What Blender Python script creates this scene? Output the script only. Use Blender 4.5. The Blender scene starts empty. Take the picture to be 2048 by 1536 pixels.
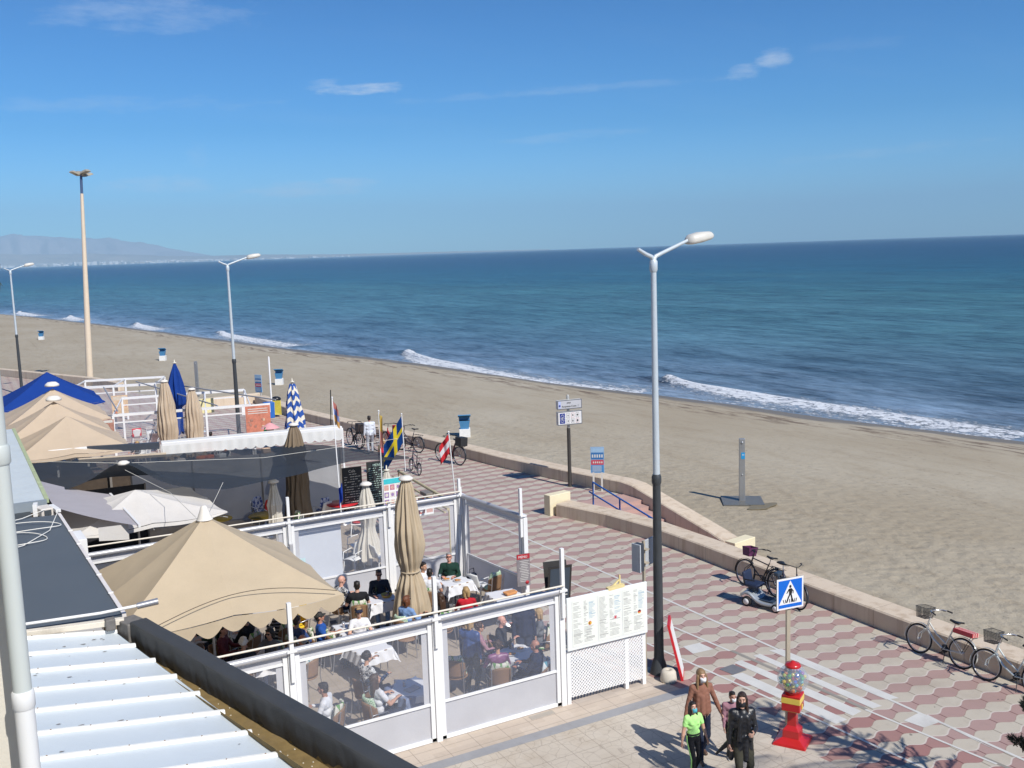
import bpy, bmesh, math, random
import numpy as np
from mathutils import Vector, Matrix, noise as mnoise
random.seed(7); RNG = np.random.default_rng(7)
SC = bpy.context.scene; COL = SC.collection
R = math.radians; PI = math.pi

# ------------------------------------------------------------------ camera
# world: x towards the sea, y along the promenade away from the camera, z up, promenade at 0
F, H, YAW = 2000.0, 9.3, R(28.6)
ROLL = math.atan(68/2048); PITCH = math.atan(267*math.cos(ROLL)/F)
def ray(x, y):
    u, v = x-1024, 768-y
    c, s = math.cos(-ROLL), math.sin(-ROLL)
    u, v = c*u-s*v, s*u+c*v
    X, Y, Z = u, F*math.cos(PITCH)+v*math.sin(PITCH), -F*math.sin(PITCH)+v*math.cos(PITCH)
    c, s = math.cos(-YAW), math.sin(-YAW)
    return Vector((c*X-s*Y, s*X+c*Y, Z))
def at(x, y, z=0.0):
    """world point on the level z that the survey sighting (x, y) meets"""
    r = ray(x, y); t = (z-H)/r.z
    return Vector((r.x*t, r.y*t, z))
def aty(x, y, wy):
    r = ray(x, y); t = wy/r.y
    return Vector((r.x*t, wy, H+r.z*t))
cam = bpy.data.cameras.new('camera'); camo = bpy.data.objects.new('camera', cam); COL.objects.link(camo)
fw = ray(1024, 768).normalized(); rt = (ray(1025, 768)-ray(1024, 768)).normalized(); up = rt.cross(fw)
camo.matrix_world = Matrix(((rt.x, up.x, -fw.x, 0), (rt.y, up.y, -fw.y, 0), (rt.z, up.z, -fw.z, H), (0, 0, 0, 1)))
cam.sensor_width = 36; cam.lens = F/2048*36; cam.clip_end = 60000; cam.clip_start = 0.1
SC.camera = camo

# ------------------------------------------------------------------ light
SUN_EL, SUN_AZ = R(45), R(101.5-180)          # direction towards the sun
sdir = Vector((math.cos(SUN_AZ)*math.cos(SUN_EL), math.sin(SUN_AZ)*math.cos(SUN_EL), math.sin(SUN_EL)))
sun = bpy.data.lights.new('sun', 'SUN'); sun.energy = 4.9; sun.angle = R(0.53); sun.color = (1, .955, .88)
suno = bpy.data.objects.new('sun', sun); COL.objects.link(suno)
suno.rotation_euler = sdir.to_track_quat('Z', 'Y').to_euler(); suno.location = (0, -30, 60)
W = bpy.data.worlds.new('World'); SC.world = W; W.use_nodes = True
SC.view_settings.view_transform = 'Standard'; SC.view_settings.look = 'None'
SC.view_settings.exposure = 0.15; SC.view_settings.gamma = 1.0
SC.view_settings.use_curve_mapping = False

# ------------------------------------------------------------------ node helpers
class NT:
    def __init__(s, tree): s.t = tree; s.n = tree.nodes; s.l = tree.links
    def N(s, typ, **kw):
        nd = s.n.new(typ)
        for k, v in kw.items():
            if k.startswith('i_'):
                key = k[2:]; key = int(key) if key.isdigit() else key.replace('_', ' ')
                s.put(nd.inputs[key], v)
            else: setattr(nd, k, v)
        return nd
    def put(s, sock, v):
        if isinstance(v, bpy.types.NodeSocket): s.l.new(v, sock)
        elif isinstance(v, bpy.types.Node): s.l.new(v.outputs[0], sock)
        else: sock.default_value = v
    def M(s, op, a, b=0.0, c=None, clamp=False):
        nd = s.n.new('ShaderNodeMath'); nd.operation = op; nd.use_clamp = clamp
        s.put(nd.inputs[0], a); s.put(nd.inputs[1], b)
        if c is not None: s.put(nd.inputs[2], c)
        return nd.outputs[0]
    def mix(s, f, a, b, blend='MIX'):
        nd = s.n.new('ShaderNodeMix'); nd.data_type = 'RGBA'; nd.blend_type = blend
        s.put(nd.inputs[0], f); s.put(nd.inputs[6], a); s.put(nd.inputs[7], b)
        return nd.outputs[2]
    def ramp(s, f, stops, interp='LINEAR'):
        nd = s.n.new('ShaderNodeValToRGB'); e = nd.color_ramp.elements; nd.color_ramp.interpolation = interp
        while len(e) < len(stops): e.new(0.5)
        for el, (p, c) in zip(e, stops):
            el.position = p; el.color = c if len(c) == 4 else (*c, 1)
        s.put(nd.inputs[0], f); return nd.outputs[0]
    def noise(s, vec, scale, detail=3, rough=.55, out=0):
        nd = s.n.new('ShaderNodeTexNoise'); nd.inputs['Scale'].default_value = scale
        nd.inputs['Detail'].default_value = detail; nd.inputs['Roughness'].default_value = rough
        if vec is not None: s.l.new(vec, nd.inputs['Vector'])
        return nd.outputs[out]
    def mapping(s, vec, scale=(1, 1, 1), rot=(0, 0, 0), loc=(0, 0, 0)):
        nd = s.n.new('ShaderNodeMapping'); s.l.new(vec, nd.inputs['Vector'])
        nd.inputs['Scale'].default_value = scale; nd.inputs['Rotation'].default_value = rot
        nd.inputs['Location'].default_value = loc
        return nd.outputs[0]
def col4(c): return (c[0], c[1], c[2], 1.0)
def newmat(name):
    m = bpy.data.materials.new(name); m.use_nodes = True; t = NT(m.node_tree)
    b = m.node_tree.nodes['Principled BSDF']
    return m, t, b
_mats = {}
def mat(name, c, rough=.6, metal=0.0, var=.12, vscale=6.0, bump=0.0, bscale=30.0, dirt=0.0, spec=.5, trans=0.0, coat=0.0):
    """a painted, woven or cast surface: base colour broken up by soft mottling, optional grain and grime"""
    if name in _mats: return _mats[name]
    m, t, b = newmat(name)
    tc = t.N('ShaderNodeTexCoord').outputs['Object']
    n1 = t.noise(tc, vscale, 4, .6)
    f = t.M('MULTIPLY_ADD', n1, 2*var, 1-var)
    cc = t.N('ShaderNodeVectorMath', operation='SCALE'); cc.inputs[0].default_value = c[:3]; t.put(cc.inputs[3], f)
    o = cc.outputs[0]
    if dirt:
        n2 = t.noise(tc, vscale*.35, 6, .65)
        dm = t.M('MULTIPLY', t.M('SMOOTHSTEP' if False else 'MULTIPLY', t.M('SUBTRACT', n2, .55, clamp=True), 4, clamp=True), dirt)
        o = t.mix(dm, o, (.16, .12, .08, 1))
    t.put(b.inputs['Base Color'], o)
    rr = t.M('MULTIPLY_ADD', n1, .2, rough-.1, clamp=True); t.put(b.inputs['Roughness'], rr)
    b.inputs['Metallic'].default_value = metal
    b.inputs['Specular IOR Level'].default_value = spec
    if coat: b.inputs['Coat Weight'].default_value = coat; b.inputs['Coat Roughness'].default_value = .08
    if trans: b.inputs['Transmission Weight'].default_value = trans
    if bump:
        bn = t.N('ShaderNodeBump', i_Strength=bump, i_Distance=.01); t.put(bn.inputs['Height'], t.noise(tc, bscale, 4, .6))
        t.put(b.inputs['Normal'], bn)
    _mats[name] = m; return m
def fabric(name, c, translucent=.25, fold=.3):
    """canvas: woven, lets some light through"""
    if name in _mats: return _mats[name]
    m, t, b = newmat(name)
    tc = t.N('ShaderNodeTexCoord').outputs['Object']
    n1 = t.noise(tc, 1.7, 5, .6); n3 = t.noise(tc, 30, 2, .6)
    f = t.M('ADD', t.M('MULTIPLY_ADD', n1, .22, .89), t.M('MULTIPLY_ADD', n3, .08, -.04))
    cc = t.N('ShaderNodeVectorMath', operation='SCALE'); cc.inputs[0].default_value = c[:3]; t.put(cc.inputs[3], f)
    t.put(b.inputs['Base Color'], cc.outputs[0]); b.inputs['Roughness'].default_value = .88
    b.inputs['Specular IOR Level'].default_value = .2
    bn = t.N('ShaderNodeBump', i_Strength=fold, i_Distance=.02); t.put(bn.inputs['Height'], t.noise(tc, 5, 5, .6)); t.put(b.inputs['Normal'], bn)
    tr = t.N('ShaderNodeBsdfTranslucent'); t.put(tr.inputs[0], cc.outputs[0])
    mx = t.N('ShaderNodeMixShader'); mx.inputs[0].default_value = translucent
    t.put(mx.inputs[1], b.outputs[0]); t.put(mx.inputs[2], tr.outputs[0])
    t.put(m.node_tree.nodes['Material Output'].inputs[0], mx.outputs[0])
    _mats[name] = m; return m
def film(name, c, opacity, rough=.15, gloss=.08):
    """see-through sheeting or glass: part clear, part milky, with a faint reflection"""
    if name in _mats: return _mats[name]
    m, t, b = newmat(name)
    tc = t.N('ShaderNodeTexCoord').outputs['Object']
    b.inputs['Base Color'].default_value = col4(c); b.inputs['Roughness'].default_value = .7
    tr = t.N('ShaderNodeBsdfTransparent'); gl = t.N('ShaderNodeBsdfGlossy', i_Roughness=rough)
    n = t.noise(tc, 1.3, 5, .65)
    op = t.M('MULTIPLY', t.M('MULTIPLY_ADD', n, 1.1, .45), opacity, clamp=True)
    m1 = t.N('ShaderNodeMixShader'); t.put(m1.inputs[0], op); t.put(m1.inputs[1], tr.outputs[0]); t.put(m1.inputs[2], b.outputs[0])
    bn = t.N('ShaderNodeBump', i_Strength=.4, i_Distance=.02); t.put(bn.inputs['Height'], t.noise(tc, 2.2, 3, .6)); t.put(gl.inputs['Normal'], bn)
    m2 = t.N('ShaderNodeMixShader'); m2.inputs[0].default_value = gloss; t.put(m2.inputs[1], m1.outputs[0]); t.put(m2.inputs[2], gl.outputs[0])
    t.put(m.node_tree.nodes['Material Output'].inputs[0], m2.outputs[0])
    _mats[name] = m; return m

# ------------------------------------------------------------------ sky (world)
def build_world():
    t = NT(W.node_tree); bg = W.node_tree.nodes['Background']
    sky = t.N('ShaderNodeTexSky', sky_type='NISHITA', sun_disc=False, sun_elevation=SUN_EL, sun_rotation=PI/2-SUN_AZ,
              air_density=1.0, dust_density=.35, ozone_density=2.0, altitude=10)
    tc = t.N('ShaderNodeTexCoord').outputs['Generated']
    sep = t.N('ShaderNodeSeparateXYZ'); t.put(sep.inputs[0], tc)
    # thin high cloud on a plane overhead: project the view direction on it
    zz = t.M('MAXIMUM', sep.outputs[2], .02)
    cx = t.M('DIVIDE', sep.outputs[0], t.M('ADD', zz, .12)); cy = t.M('DIVIDE', sep.outputs[1], t.M('ADD', zz, .12))
    cb = t.N('ShaderNodeCombineXYZ'); t.put(cb.inputs[0], cx); t.put(cb.inputs[1], cy)
    p = t.mapping(cb.outputs[0], (.42, 1.3, 1), (0, 0, R(-61.4+8)))
    base = t.noise(p, 1.1, 7, .6); fine = t.noise(t.mapping(cb.outputs[0], (.6, 4.5, 1), (0, 0, R(-58))), 1.6, 8, .7)
    c = t.M('MULTIPLY', t.M('SUBTRACT', base, .52, clamp=True), t.M('SUBTRACT', fine, .36, clamp=True))
    c = t.M('MULTIPLY', c, 1.8, clamp=True)
    # the few small wisps that stand out, each an elongated patch round a bearing
    tot = c
    for (px, py, w, h, k) in ((720, 178, .050, .0065, 1.0), (655, 168, .022, .0055, .8), (620, 378, .085, .009, .9), (680, 366, .030, .006, 1.0), (320, 368, .060, .009, .7),
                              (1548, 116, .020, .011, .8), (1490, 145, .020, .008, .7), (300, 25, .10, .022, .45), (1800, 300, .12, .006, .35), (1150, 272, .10, .006, .3),
                              (250, 210, .16, .008, .3), (1120, 180, .18, .005, .3), (1700, 90, .06, .008, .15), (395, 310, .012, .014, .25)):
        d = ray(px, py).normalized(); rgt = Vector((d.y, -d.x, 0)).normalized(); upv = rgt.cross(d)
        rgt2 = (rgt+upv*.03).normalized(); up2 = rgt2.cross(d)
        da = t.N('ShaderNodeVectorMath', operation='DOT_PRODUCT'); t.put(da.inputs[0], tc); da.inputs[1].default_value = rgt2
        db = t.N('ShaderNodeVectorMath', operation='DOT_PRODUCT'); t.put(db.inputs[0], tc); db.inputs[1].default_value = up2
        qa = t.M('DIVIDE', da.outputs['Value'], w); qb = t.M('DIVIDE', db.outputs['Value'], h)
        q = t.M('ADD', t.M('MULTIPLY', qa, qa), t.M('MULTIPLY', qb, qb))
        wn = t.noise(t.mapping(tc, (26, 26, 120)), 1.0, 8, .7)
        e = t.M('MULTIPLY', t.M('SUBTRACT', 2.25, t.M('ADD', t.M('MULTIPLY', q, .75), t.M('MULTIPLY', wn, 3.3)), clamp=True), k, clamp=True)
        front = t.N('ShaderNodeVectorMath', operation='DOT_PRODUCT'); t.put(front.inputs[0], tc); front.inputs[1].default_value = d
        e = t.M('MULTIPLY', e, t.M('GREATER_THAN', front.outputs['Value'], 0))
        tot = t.M('MAXIMUM', tot, e)
    hs = t.N('ShaderNodeHueSaturation'); hs.inputs['Saturation'].default_value = SKY_SAT; t.put(hs.inputs['Color'], sky.outputs[0])
    el = t.M('MULTIPLY', t.M('MAXIMUM', sep.outputs[2], 0), 1.0)
    tint = t.ramp(el, [(0, SKY_T[0]), (.03, SKY_T[1]), (.12, SKY_T[2]), (.30, SKY_T[3])])
    tn = t.mix(1.0, hs.outputs[0], tint, 'MULTIPLY')
    o = t.mix(t.M('MULTIPLY', tot, .55), tn, (6.8, 7.4, 8.3, 1))
    t.put(bg.inputs[0], o); bg.inputs[1].default_value = SKY_STR
SKY_STR, SKY_SAT = .105, 1.1
SKY_T = [(.66, 1.24, 1.86), (.47, 1.04, 1.68), (.14, .64, 1.15), (.07, .42, .83)]      # the clean deep blue of the air opposite the sun
build_world()

# ------------------------------------------------------------------ mesh helpers
def tag(o, label=None, cat=None, group=None, kind=None):
    if label: o['label'] = label
    if cat: o['category'] = cat
    if group: o['group'] = group
    if kind: o['kind'] = kind
    return o
def thing(name, label, cat, loc=(0, 0, 0), rz=0.0, group=None, rot=None):
    o = bpy.data.objects.new(name, None); COL.objects.link(o); o.empty_display_size = .1
    o.location = loc; o.rotation_euler = rot if rot else (0, 0, rz)
    return tag(o, label, cat, group)
def copy_tree(o, parent=None):
    c = o.copy(); COL.objects.link(c); c.parent = parent
    for ch in o.children: copy_tree(ch, c)
    return c
class MB:
    def __init__(s): s.v = []; s.f = []; s.m = []; s.cur = 0; s.sm = []; s.smooth = False
    def mi(s, i): s.cur = i; return s
    def add(s, vs, fs, smooth=None):
        b = len(s.v); s.v += [tuple(v) for v in vs]
        for f in fs: s.f.append(tuple(b+i for i in f)); s.m.append(s.cur); s.sm.append(s.smooth if smooth is None else smooth)
        return s
    def box(s, c, d, rz=0.0, mtx=None, taper=1.0):
        hx, hy, hz = d[0]/2, d[1]/2, d[2]/2
        vs = [Vector((x*hx*(taper if z > 0 else 1), y*hy*(taper if z > 0 else 1), z*hz)) for z in (-1, 1) for y in (-1, 1) for x in (-1, 1)]
        m = mtx if mtx is not None else Matrix.Rotation(rz, 3, 'Z')
        vs = [m @ v + Vector(c) for v in vs]
        return s.add(vs, [(0, 2, 3, 1), (4, 5, 7, 6), (0, 1, 5, 4), (2, 6, 7, 3), (0, 4, 6, 2), (1, 3, 7, 5)], False)
    def beam(s, p0, p1, w, h):
        """rectangular bar from p0 to p1, w across, h tall"""
        p0, p1 = Vector(p0), Vector(p1); d = (p1-p0)
        x = d.normalized(); u = Vector((0, 0, 1)) if abs(x.z) < .95 else Vector((0, 1, 0))
        y = u.cross(x).normalized(); z = x.cross(y)
        vs = [p+y*a*w/2+z*b*h/2 for p in (p0, p1) for a, b in ((-1, -1), (1, -1), (1, 1), (-1, 1))]
        return s.add(vs, [(0, 3, 2, 1), (4, 5, 6, 7), (0, 1, 5, 4), (1, 2, 6, 5), (2, 3, 7, 6), (3, 0, 4, 7)], False)
    def tube(s, pts, r, n=8, caps=True):
        pts = [Vector(p) for p in pts]; rs = r if isinstance(r, (list, tuple)) else [r]*len(pts)
        u = None; rings = []
        for i, p in enumerate(pts):
            d = (pts[min(i+1, len(pts)-1)]-pts[max(i-1, 0)]).normalized()
            if u is None:
                u = d.orthogonal().normalized()
            u = (u-d*u.dot(d)).normalized(); w = d.cross(u)
            rings.append([p+(u*math.cos(2*PI*k/n)+w*math.sin(2*PI*k/n))*rs[i] for k in range(n)])
        vs = [q for rg in rings for q in rg]; fs = []
        for i in range(len(pts)-1):
            for k in range(n): a = i*n+k; b = i*n+(k+1) % n; fs.append((a, b, b+n, a+n))
        s.add(vs, fs, True)
        if caps:
            s.add(rings[0], [tuple(range(n))[::-1]], False); s.add(rings[-1], [tuple(range(n))], False)
        return s
    def lathe(s, prof, c=(0, 0, 0), n=24, smooth=True, rot=None):
        c = Vector(c); vs = []; fs = []
        for r_, z in prof:
            for k in range(n):
                p = Vector((r_*math.cos(2*PI*k/n), r_*math.sin(2*PI*k/n), z))
                vs.append((rot @ p if rot else p)+c)
        for i in range(len(prof)-1):
            for k in range(n): a = i*n+k; b = i*n+(k+1) % n; fs.append((a, b, b+n, a+n))
        s.add(vs, fs, smooth)
        if prof[0][0] > 0: s.add(vs[:n], [tuple(range(n))[::-1]], False)
        if prof[-1][0] > 0: s.add(vs[-n:], [tuple(range(n))], False)
        return s
    def ball(s, c, r, n=10, m=7, rot=None):
        r = r if isinstance(r, (list, tuple, Vector)) else (r, r, r)
        vs = []; fs = []
        for i in range(m+1):
            th = PI*i/m
            for k in range(n):
                p = Vector((r[0]*math.sin(th)*math.cos(2*PI*k/n), r[1]*math.sin(th)*math.sin(2*PI*k/n), r[2]*math.cos(th)))
                vs.append((rot @ p if rot else p)+Vector(c))
        for i in range(m):
            for k in range(n): a = i*n+k; b = i*n+(k+1) % n; fs.append((a, a+n, b+n, b))
        return s.add(vs, fs, True)
    def sheet(s, pts, th=.003):
        """flat polygon in space given a thickness along its normal"""
        pts = [Vector(p) for p in pts]; n = (pts[1]-pts[0]).cross(pts[2]-pts[0]).normalized()*th; k = len(pts)
        return s.add(pts+[p-n for p in pts], [tuple(range(k)), tuple(range(k, 2*k))[::-1]]+[(i, i+k, (i+1) % k+k, (i+1) % k) for i in range(k)], False)
    def prism(s, poly, z0, z1, c=(0, 0, 0)):
        k = len(poly); c = Vector(c)
        return s.add([Vector((x, y, z))+c for z in (z0, z1) for x, y in poly], [tuple(range(k))[::-1], tuple(range(k, 2*k))]+[(i, (i+1) % k, (i+1) % k+k, i+k) for i in range(k)], False)
    def grid(s, fn, nu, nv, smooth=True, closed=False):
        vs = [fn(i/nu, j/nv) for j in range(nv+1) for i in range(nu+1)]
        return s.add(vs, [(j*(nu+1)+i, j*(nu+1)+i+1, (j+1)*(nu+1)+i+1, (j+1)*(nu+1)+i) for j in range(nv) for i in range(nu)], smooth)
    def build(s, name, mats, parent=None, bevel=0.0, solid=0.0, loc=None):
        me = bpy.data.meshes.new(name); me.from_pydata(s.v, [], s.f)
        for m in (mats if isinstance(mats, (list, tuple)) else [mats]): me.materials.append(m)
        me.polygons.foreach_set('material_index', s.m); me.polygons.foreach_set('use_smooth', s.sm)
        me.update(); o = bpy.data.objects.new(name, me); COL.objects.link(o)
        if parent: o.parent = parent
        if loc is not None: o.location = loc
        if bevel: bv = o.modifiers.new('b', 'BEVEL'); bv.width = bevel; bv.segments = 2; bv.limit_method = 'ANGLE'; bv.angle_limit = R(40)
        if solid: sd = o.modifiers.new('s', 'SOLIDIFY'); sd.thickness = solid; sd.offset = 0
        return o
def structure(o): o['kind'] = 'structure'; return o
def lettering(txt, size, mats, parent, M, name='lettering', align='LEFT', extrude=.001, bold=0.0, sx=1.0):
    cu = bpy.data.curves.new('t', 'FONT'); cu.body = txt; cu.size = size; cu.align_x = align; cu.extrude = extrude; cu.offset = bold
    o = bpy.data.objects.new('t', cu); me = bpy.data.meshes.new_from_object(o)
    me.transform(Matrix.Diagonal((sx, 1, 1, 1))); me.transform(M)
    bpy.data.objects.remove(o); bpy.data.curves.remove(cu)
    me.materials.clear(); me.materials.append(mats)
    q = bpy.data.objects.new(name, me); COL.objects.link(q); q.parent = parent
    return q
def face_matrix(loc, right, upv):
    r = Vector(right).normalized(); u = Vector(upv).normalized(); n = r.cross(u)
    return Matrix(((r.x, u.x, n.x, loc[0]), (r.y, u.y, n.y, loc[1]), (r.z, u.z, n.z, loc[2]), (0, 0, 0, 1)))
# ================================================================== SETTING
def mesh_np(name, V, Fq, mats, attrs=None, smooth=True):
    me = bpy.data.meshes.new(name)
    me.vertices.add(len(V)); me.vertices.foreach_set('co', np.asarray(V, dtype=np.float32).ravel())
    me.loops.add(Fq.size); me.polygons.add(len(Fq))
    me.loops.foreach_set('vertex_index', Fq.ravel().astype(np.int32))
    me.polygons.foreach_set('loop_start', np.arange(0, Fq.size, Fq.shape[1], dtype=np.int32))
    me.polygons.foreach_set('use_smooth', np.full(len(Fq), smooth))
    me.update(calc_edges=True)
    for k, a in (attrs or {}).items():
        at_ = me.attributes.new(k, 'FLOAT', 'POINT'); at_.data.foreach_set('value', np.asarray(a, dtype=np.float32).ravel())
    me.materials.append(mats)
    o = bpy.data.objects.new(name, me); COL.objects.link(o); return o
def quads(nu, nv):
    i, j = np.meshgrid(np.arange(nu-1), np.arange(nv-1), indexing='ij')
    a = i*nv+j
    return np.stack([a, a+nv, a+nv+1, a+1], -1).reshape(-1, 4)
def fbm(x, y, seed=0, octs=4):
    """cheap smooth noise on arrays: sums of rotated sines"""
    r = np.random.default_rng(seed); v = np.zeros_like(x); a = 1.0; f = 1.0
    for o in range(octs):
        for k in range(3):
            th = r.uniform(0, PI*2); ph = r.uniform(0, PI*2)
            v = v+a*np.sin((x*np.cos(th)+y*np.sin(th))*f+ph+1.7*np.sin((x*np.sin(th)-y*np.cos(th))*f*.6+ph*2))
        a *= .55; f *= 1.93
    return v/4.5
# shoreline, surveyed
SH = [(60, -160), (58, -60), (54, 0), (52.2, 20), (50.7, 34.1), (48.5, 44.2), (46.7, 57), (44.9, 67.5), (43.1, 81.3), (40.3, 99), (36.9, 116), (33.2, 139), (27.3, 177.5), (19.7, 219.5), (8, 276), (-25, 370), (-90, 510), (-220, 720)]
SH = np.array(SH, float)
tl = np.concatenate([[0], np.cumsum(np.hypot(*np.diff(SH, axis=0).T))])
def catmull(t):
    out = np.zeros((len(t), 2)); idx = np.clip(np.searchsorted(tl, t, side='right')-1, 0, len(tl)-2)
    u = (t-tl[idx])/(tl[idx+1]-tl[idx])
    tg = np.gradient(SH, tl, axis=0); L = (tl[idx+1]-tl[idx])[:, None]; u = u[:, None]
    p0, p1, m0, m1 = SH[idx], SH[idx+1], tg[idx]*L, tg[idx+1]*L
    return (2*u**3-3*u**2+1)*p0+(u**3-2*u**2+u)*m0+(-2*u**3+3*u**2)*p1+(u**3-u**2)*m1
tN = tl[-1]; s0 = tl[4]
ts = np.concatenate([np.arange(0, s0-10, 8.0), np.arange(s0-10, s0+120, .22), np.arange(s0+120, s0+280, .6), np.arange(s0+280, tN, 8.0), [tN]])
SHP = catmull(ts)
fr = np.clip((ts-tl[2])/(tl[-2]-tl[2]), 0, 1)
ang = np.radians(-22*(1-fr)+88*fr**1.25)              # bearing of the seaward rays fans from -22 deg to +88 deg
ang = np.radians(np.interp(ts, [0, tl[2], tl[4], tl[8], tl[11], tl[14], tN], [-30, -8, 6, 14, 24, 55, 88.6]))
DIR = np.stack([np.cos(ang), np.sin(ang)], 1)
WATER = -2.0
# breakers: (polyline in world, width, height)
def bl(pts): return np.array([tuple(at(*p, WATER).xy) for p in pts])
BREAK = [(bl([(818, 709), (860, 722), (910, 732), (960, 742), (1030, 755), (1100, 766), (1200, 778), (1290, 786)]), 2.3, .4),
         (bl([(1340, 765), (1400, 776), (1480, 788), (1550, 797), (1640, 810), (1700, 818), (1780, 830), (1850, 842), (1950, 857), (2060, 874)]), 1.7, .45),
         (bl([(444, 667), (480, 674), (520, 681), (560, 687), (600, 692)]), 2.0, .22),
         (bl([(276, 649), (296, 654), (322, 660)]), 2.0, .15), (bl([(142, 634), (155, 638), (170, 641)]), 2.2, .12), (bl([(40, 625), (60, 629), (85, 632)]), 2.2, .12)]
def polydist(P, L):
    best = np.full(len(P), 1e9); par = np.zeros(len(P)); acc = 0; side = np.zeros(len(P))
    for a, b in zip(L[:-1], L[1:]):
        d = b-a; l = np.hypot(*d); q = ((P-a)@d)/l**2; qc = np.clip(q, 0, 1)
        dd = P-(a+qc[:, None]*d); ds = np.hypot(dd[:, 0], dd[:, 1]); k = ds < best
        best[k] = ds[k]; par[k] = acc+qc[k]*l; side[k] = np.sign(dd[k, 0])
        acc += l
    return best, par/acc, side
ns = np.concatenate([np.arange(-1.5, 14, .22), 14*np.geomspace(1, 30, 60)[1:], 420*np.geomspace(1, 45, 22)[1:]])
SP = SHP[:, None, :]+DIR[:, None, :]*ns[None, :, None]
P2 = SP.reshape(-1, 2); nn = np.broadcast_to(ns, (len(ts), len(ns))).reshape(-1)
tt = np.repeat(ts, len(ns))
foam = np.zeros(len(P2)); zz = np.full(len(P2), WATER); dark = np.zeros(len(P2))
near = (nn < 22)
Pn = P2[near]; fz = np.zeros(len(Pn)); ff = np.zeros(len(Pn)); dk = np.zeros(len(Pn))
for L, w, h in BREAK:
    d, q, sd = polydist(Pn, L); wv = w*(.75+.5*(fbm(Pn[:, 0], Pn[:, 1], 3)+1)/2)*np.clip(.30+3*q, 0, 1.25)*np.where(sd > 0, .5, 1.25)
    seaw = np.clip(sd, -1, 1)
    k = np.exp(-(d/wv)**2)
    ff = np.maximum(ff, np.clip(1.15*k, 0, .98)*(q < .999)*(1-.22*q))
    # lacy trail behind the breaker and the thrown-up crest
    ff = np.maximum(ff, .62*np.exp(-(d/(wv*(1.7+1.6*q)))**2)*(q < .999))
    fz += h*np.exp(-(d/.9)**2)*np.exp(-1.7*q)
    # the unbroken dark wave face just beyond the far tip
    e = L[0]-(L[1]-L[0])/np.hypot(*(L[1]-L[0]))*-0
    dd = Pn-(L[0]+(L[0]-L[1])/np.hypot(*(L[0]-L[1]))*1.6)
    tdir = (L[1]-L[0])/np.hypot(*(L[1]-L[0])); al = dd@tdir; ac = dd@np.array([-tdir[1], tdir[0]])
    g = np.exp(-(al/2.6)**2-(ac/.8)**2); dk = np.maximum(dk, g); fz += .34*g
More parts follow.
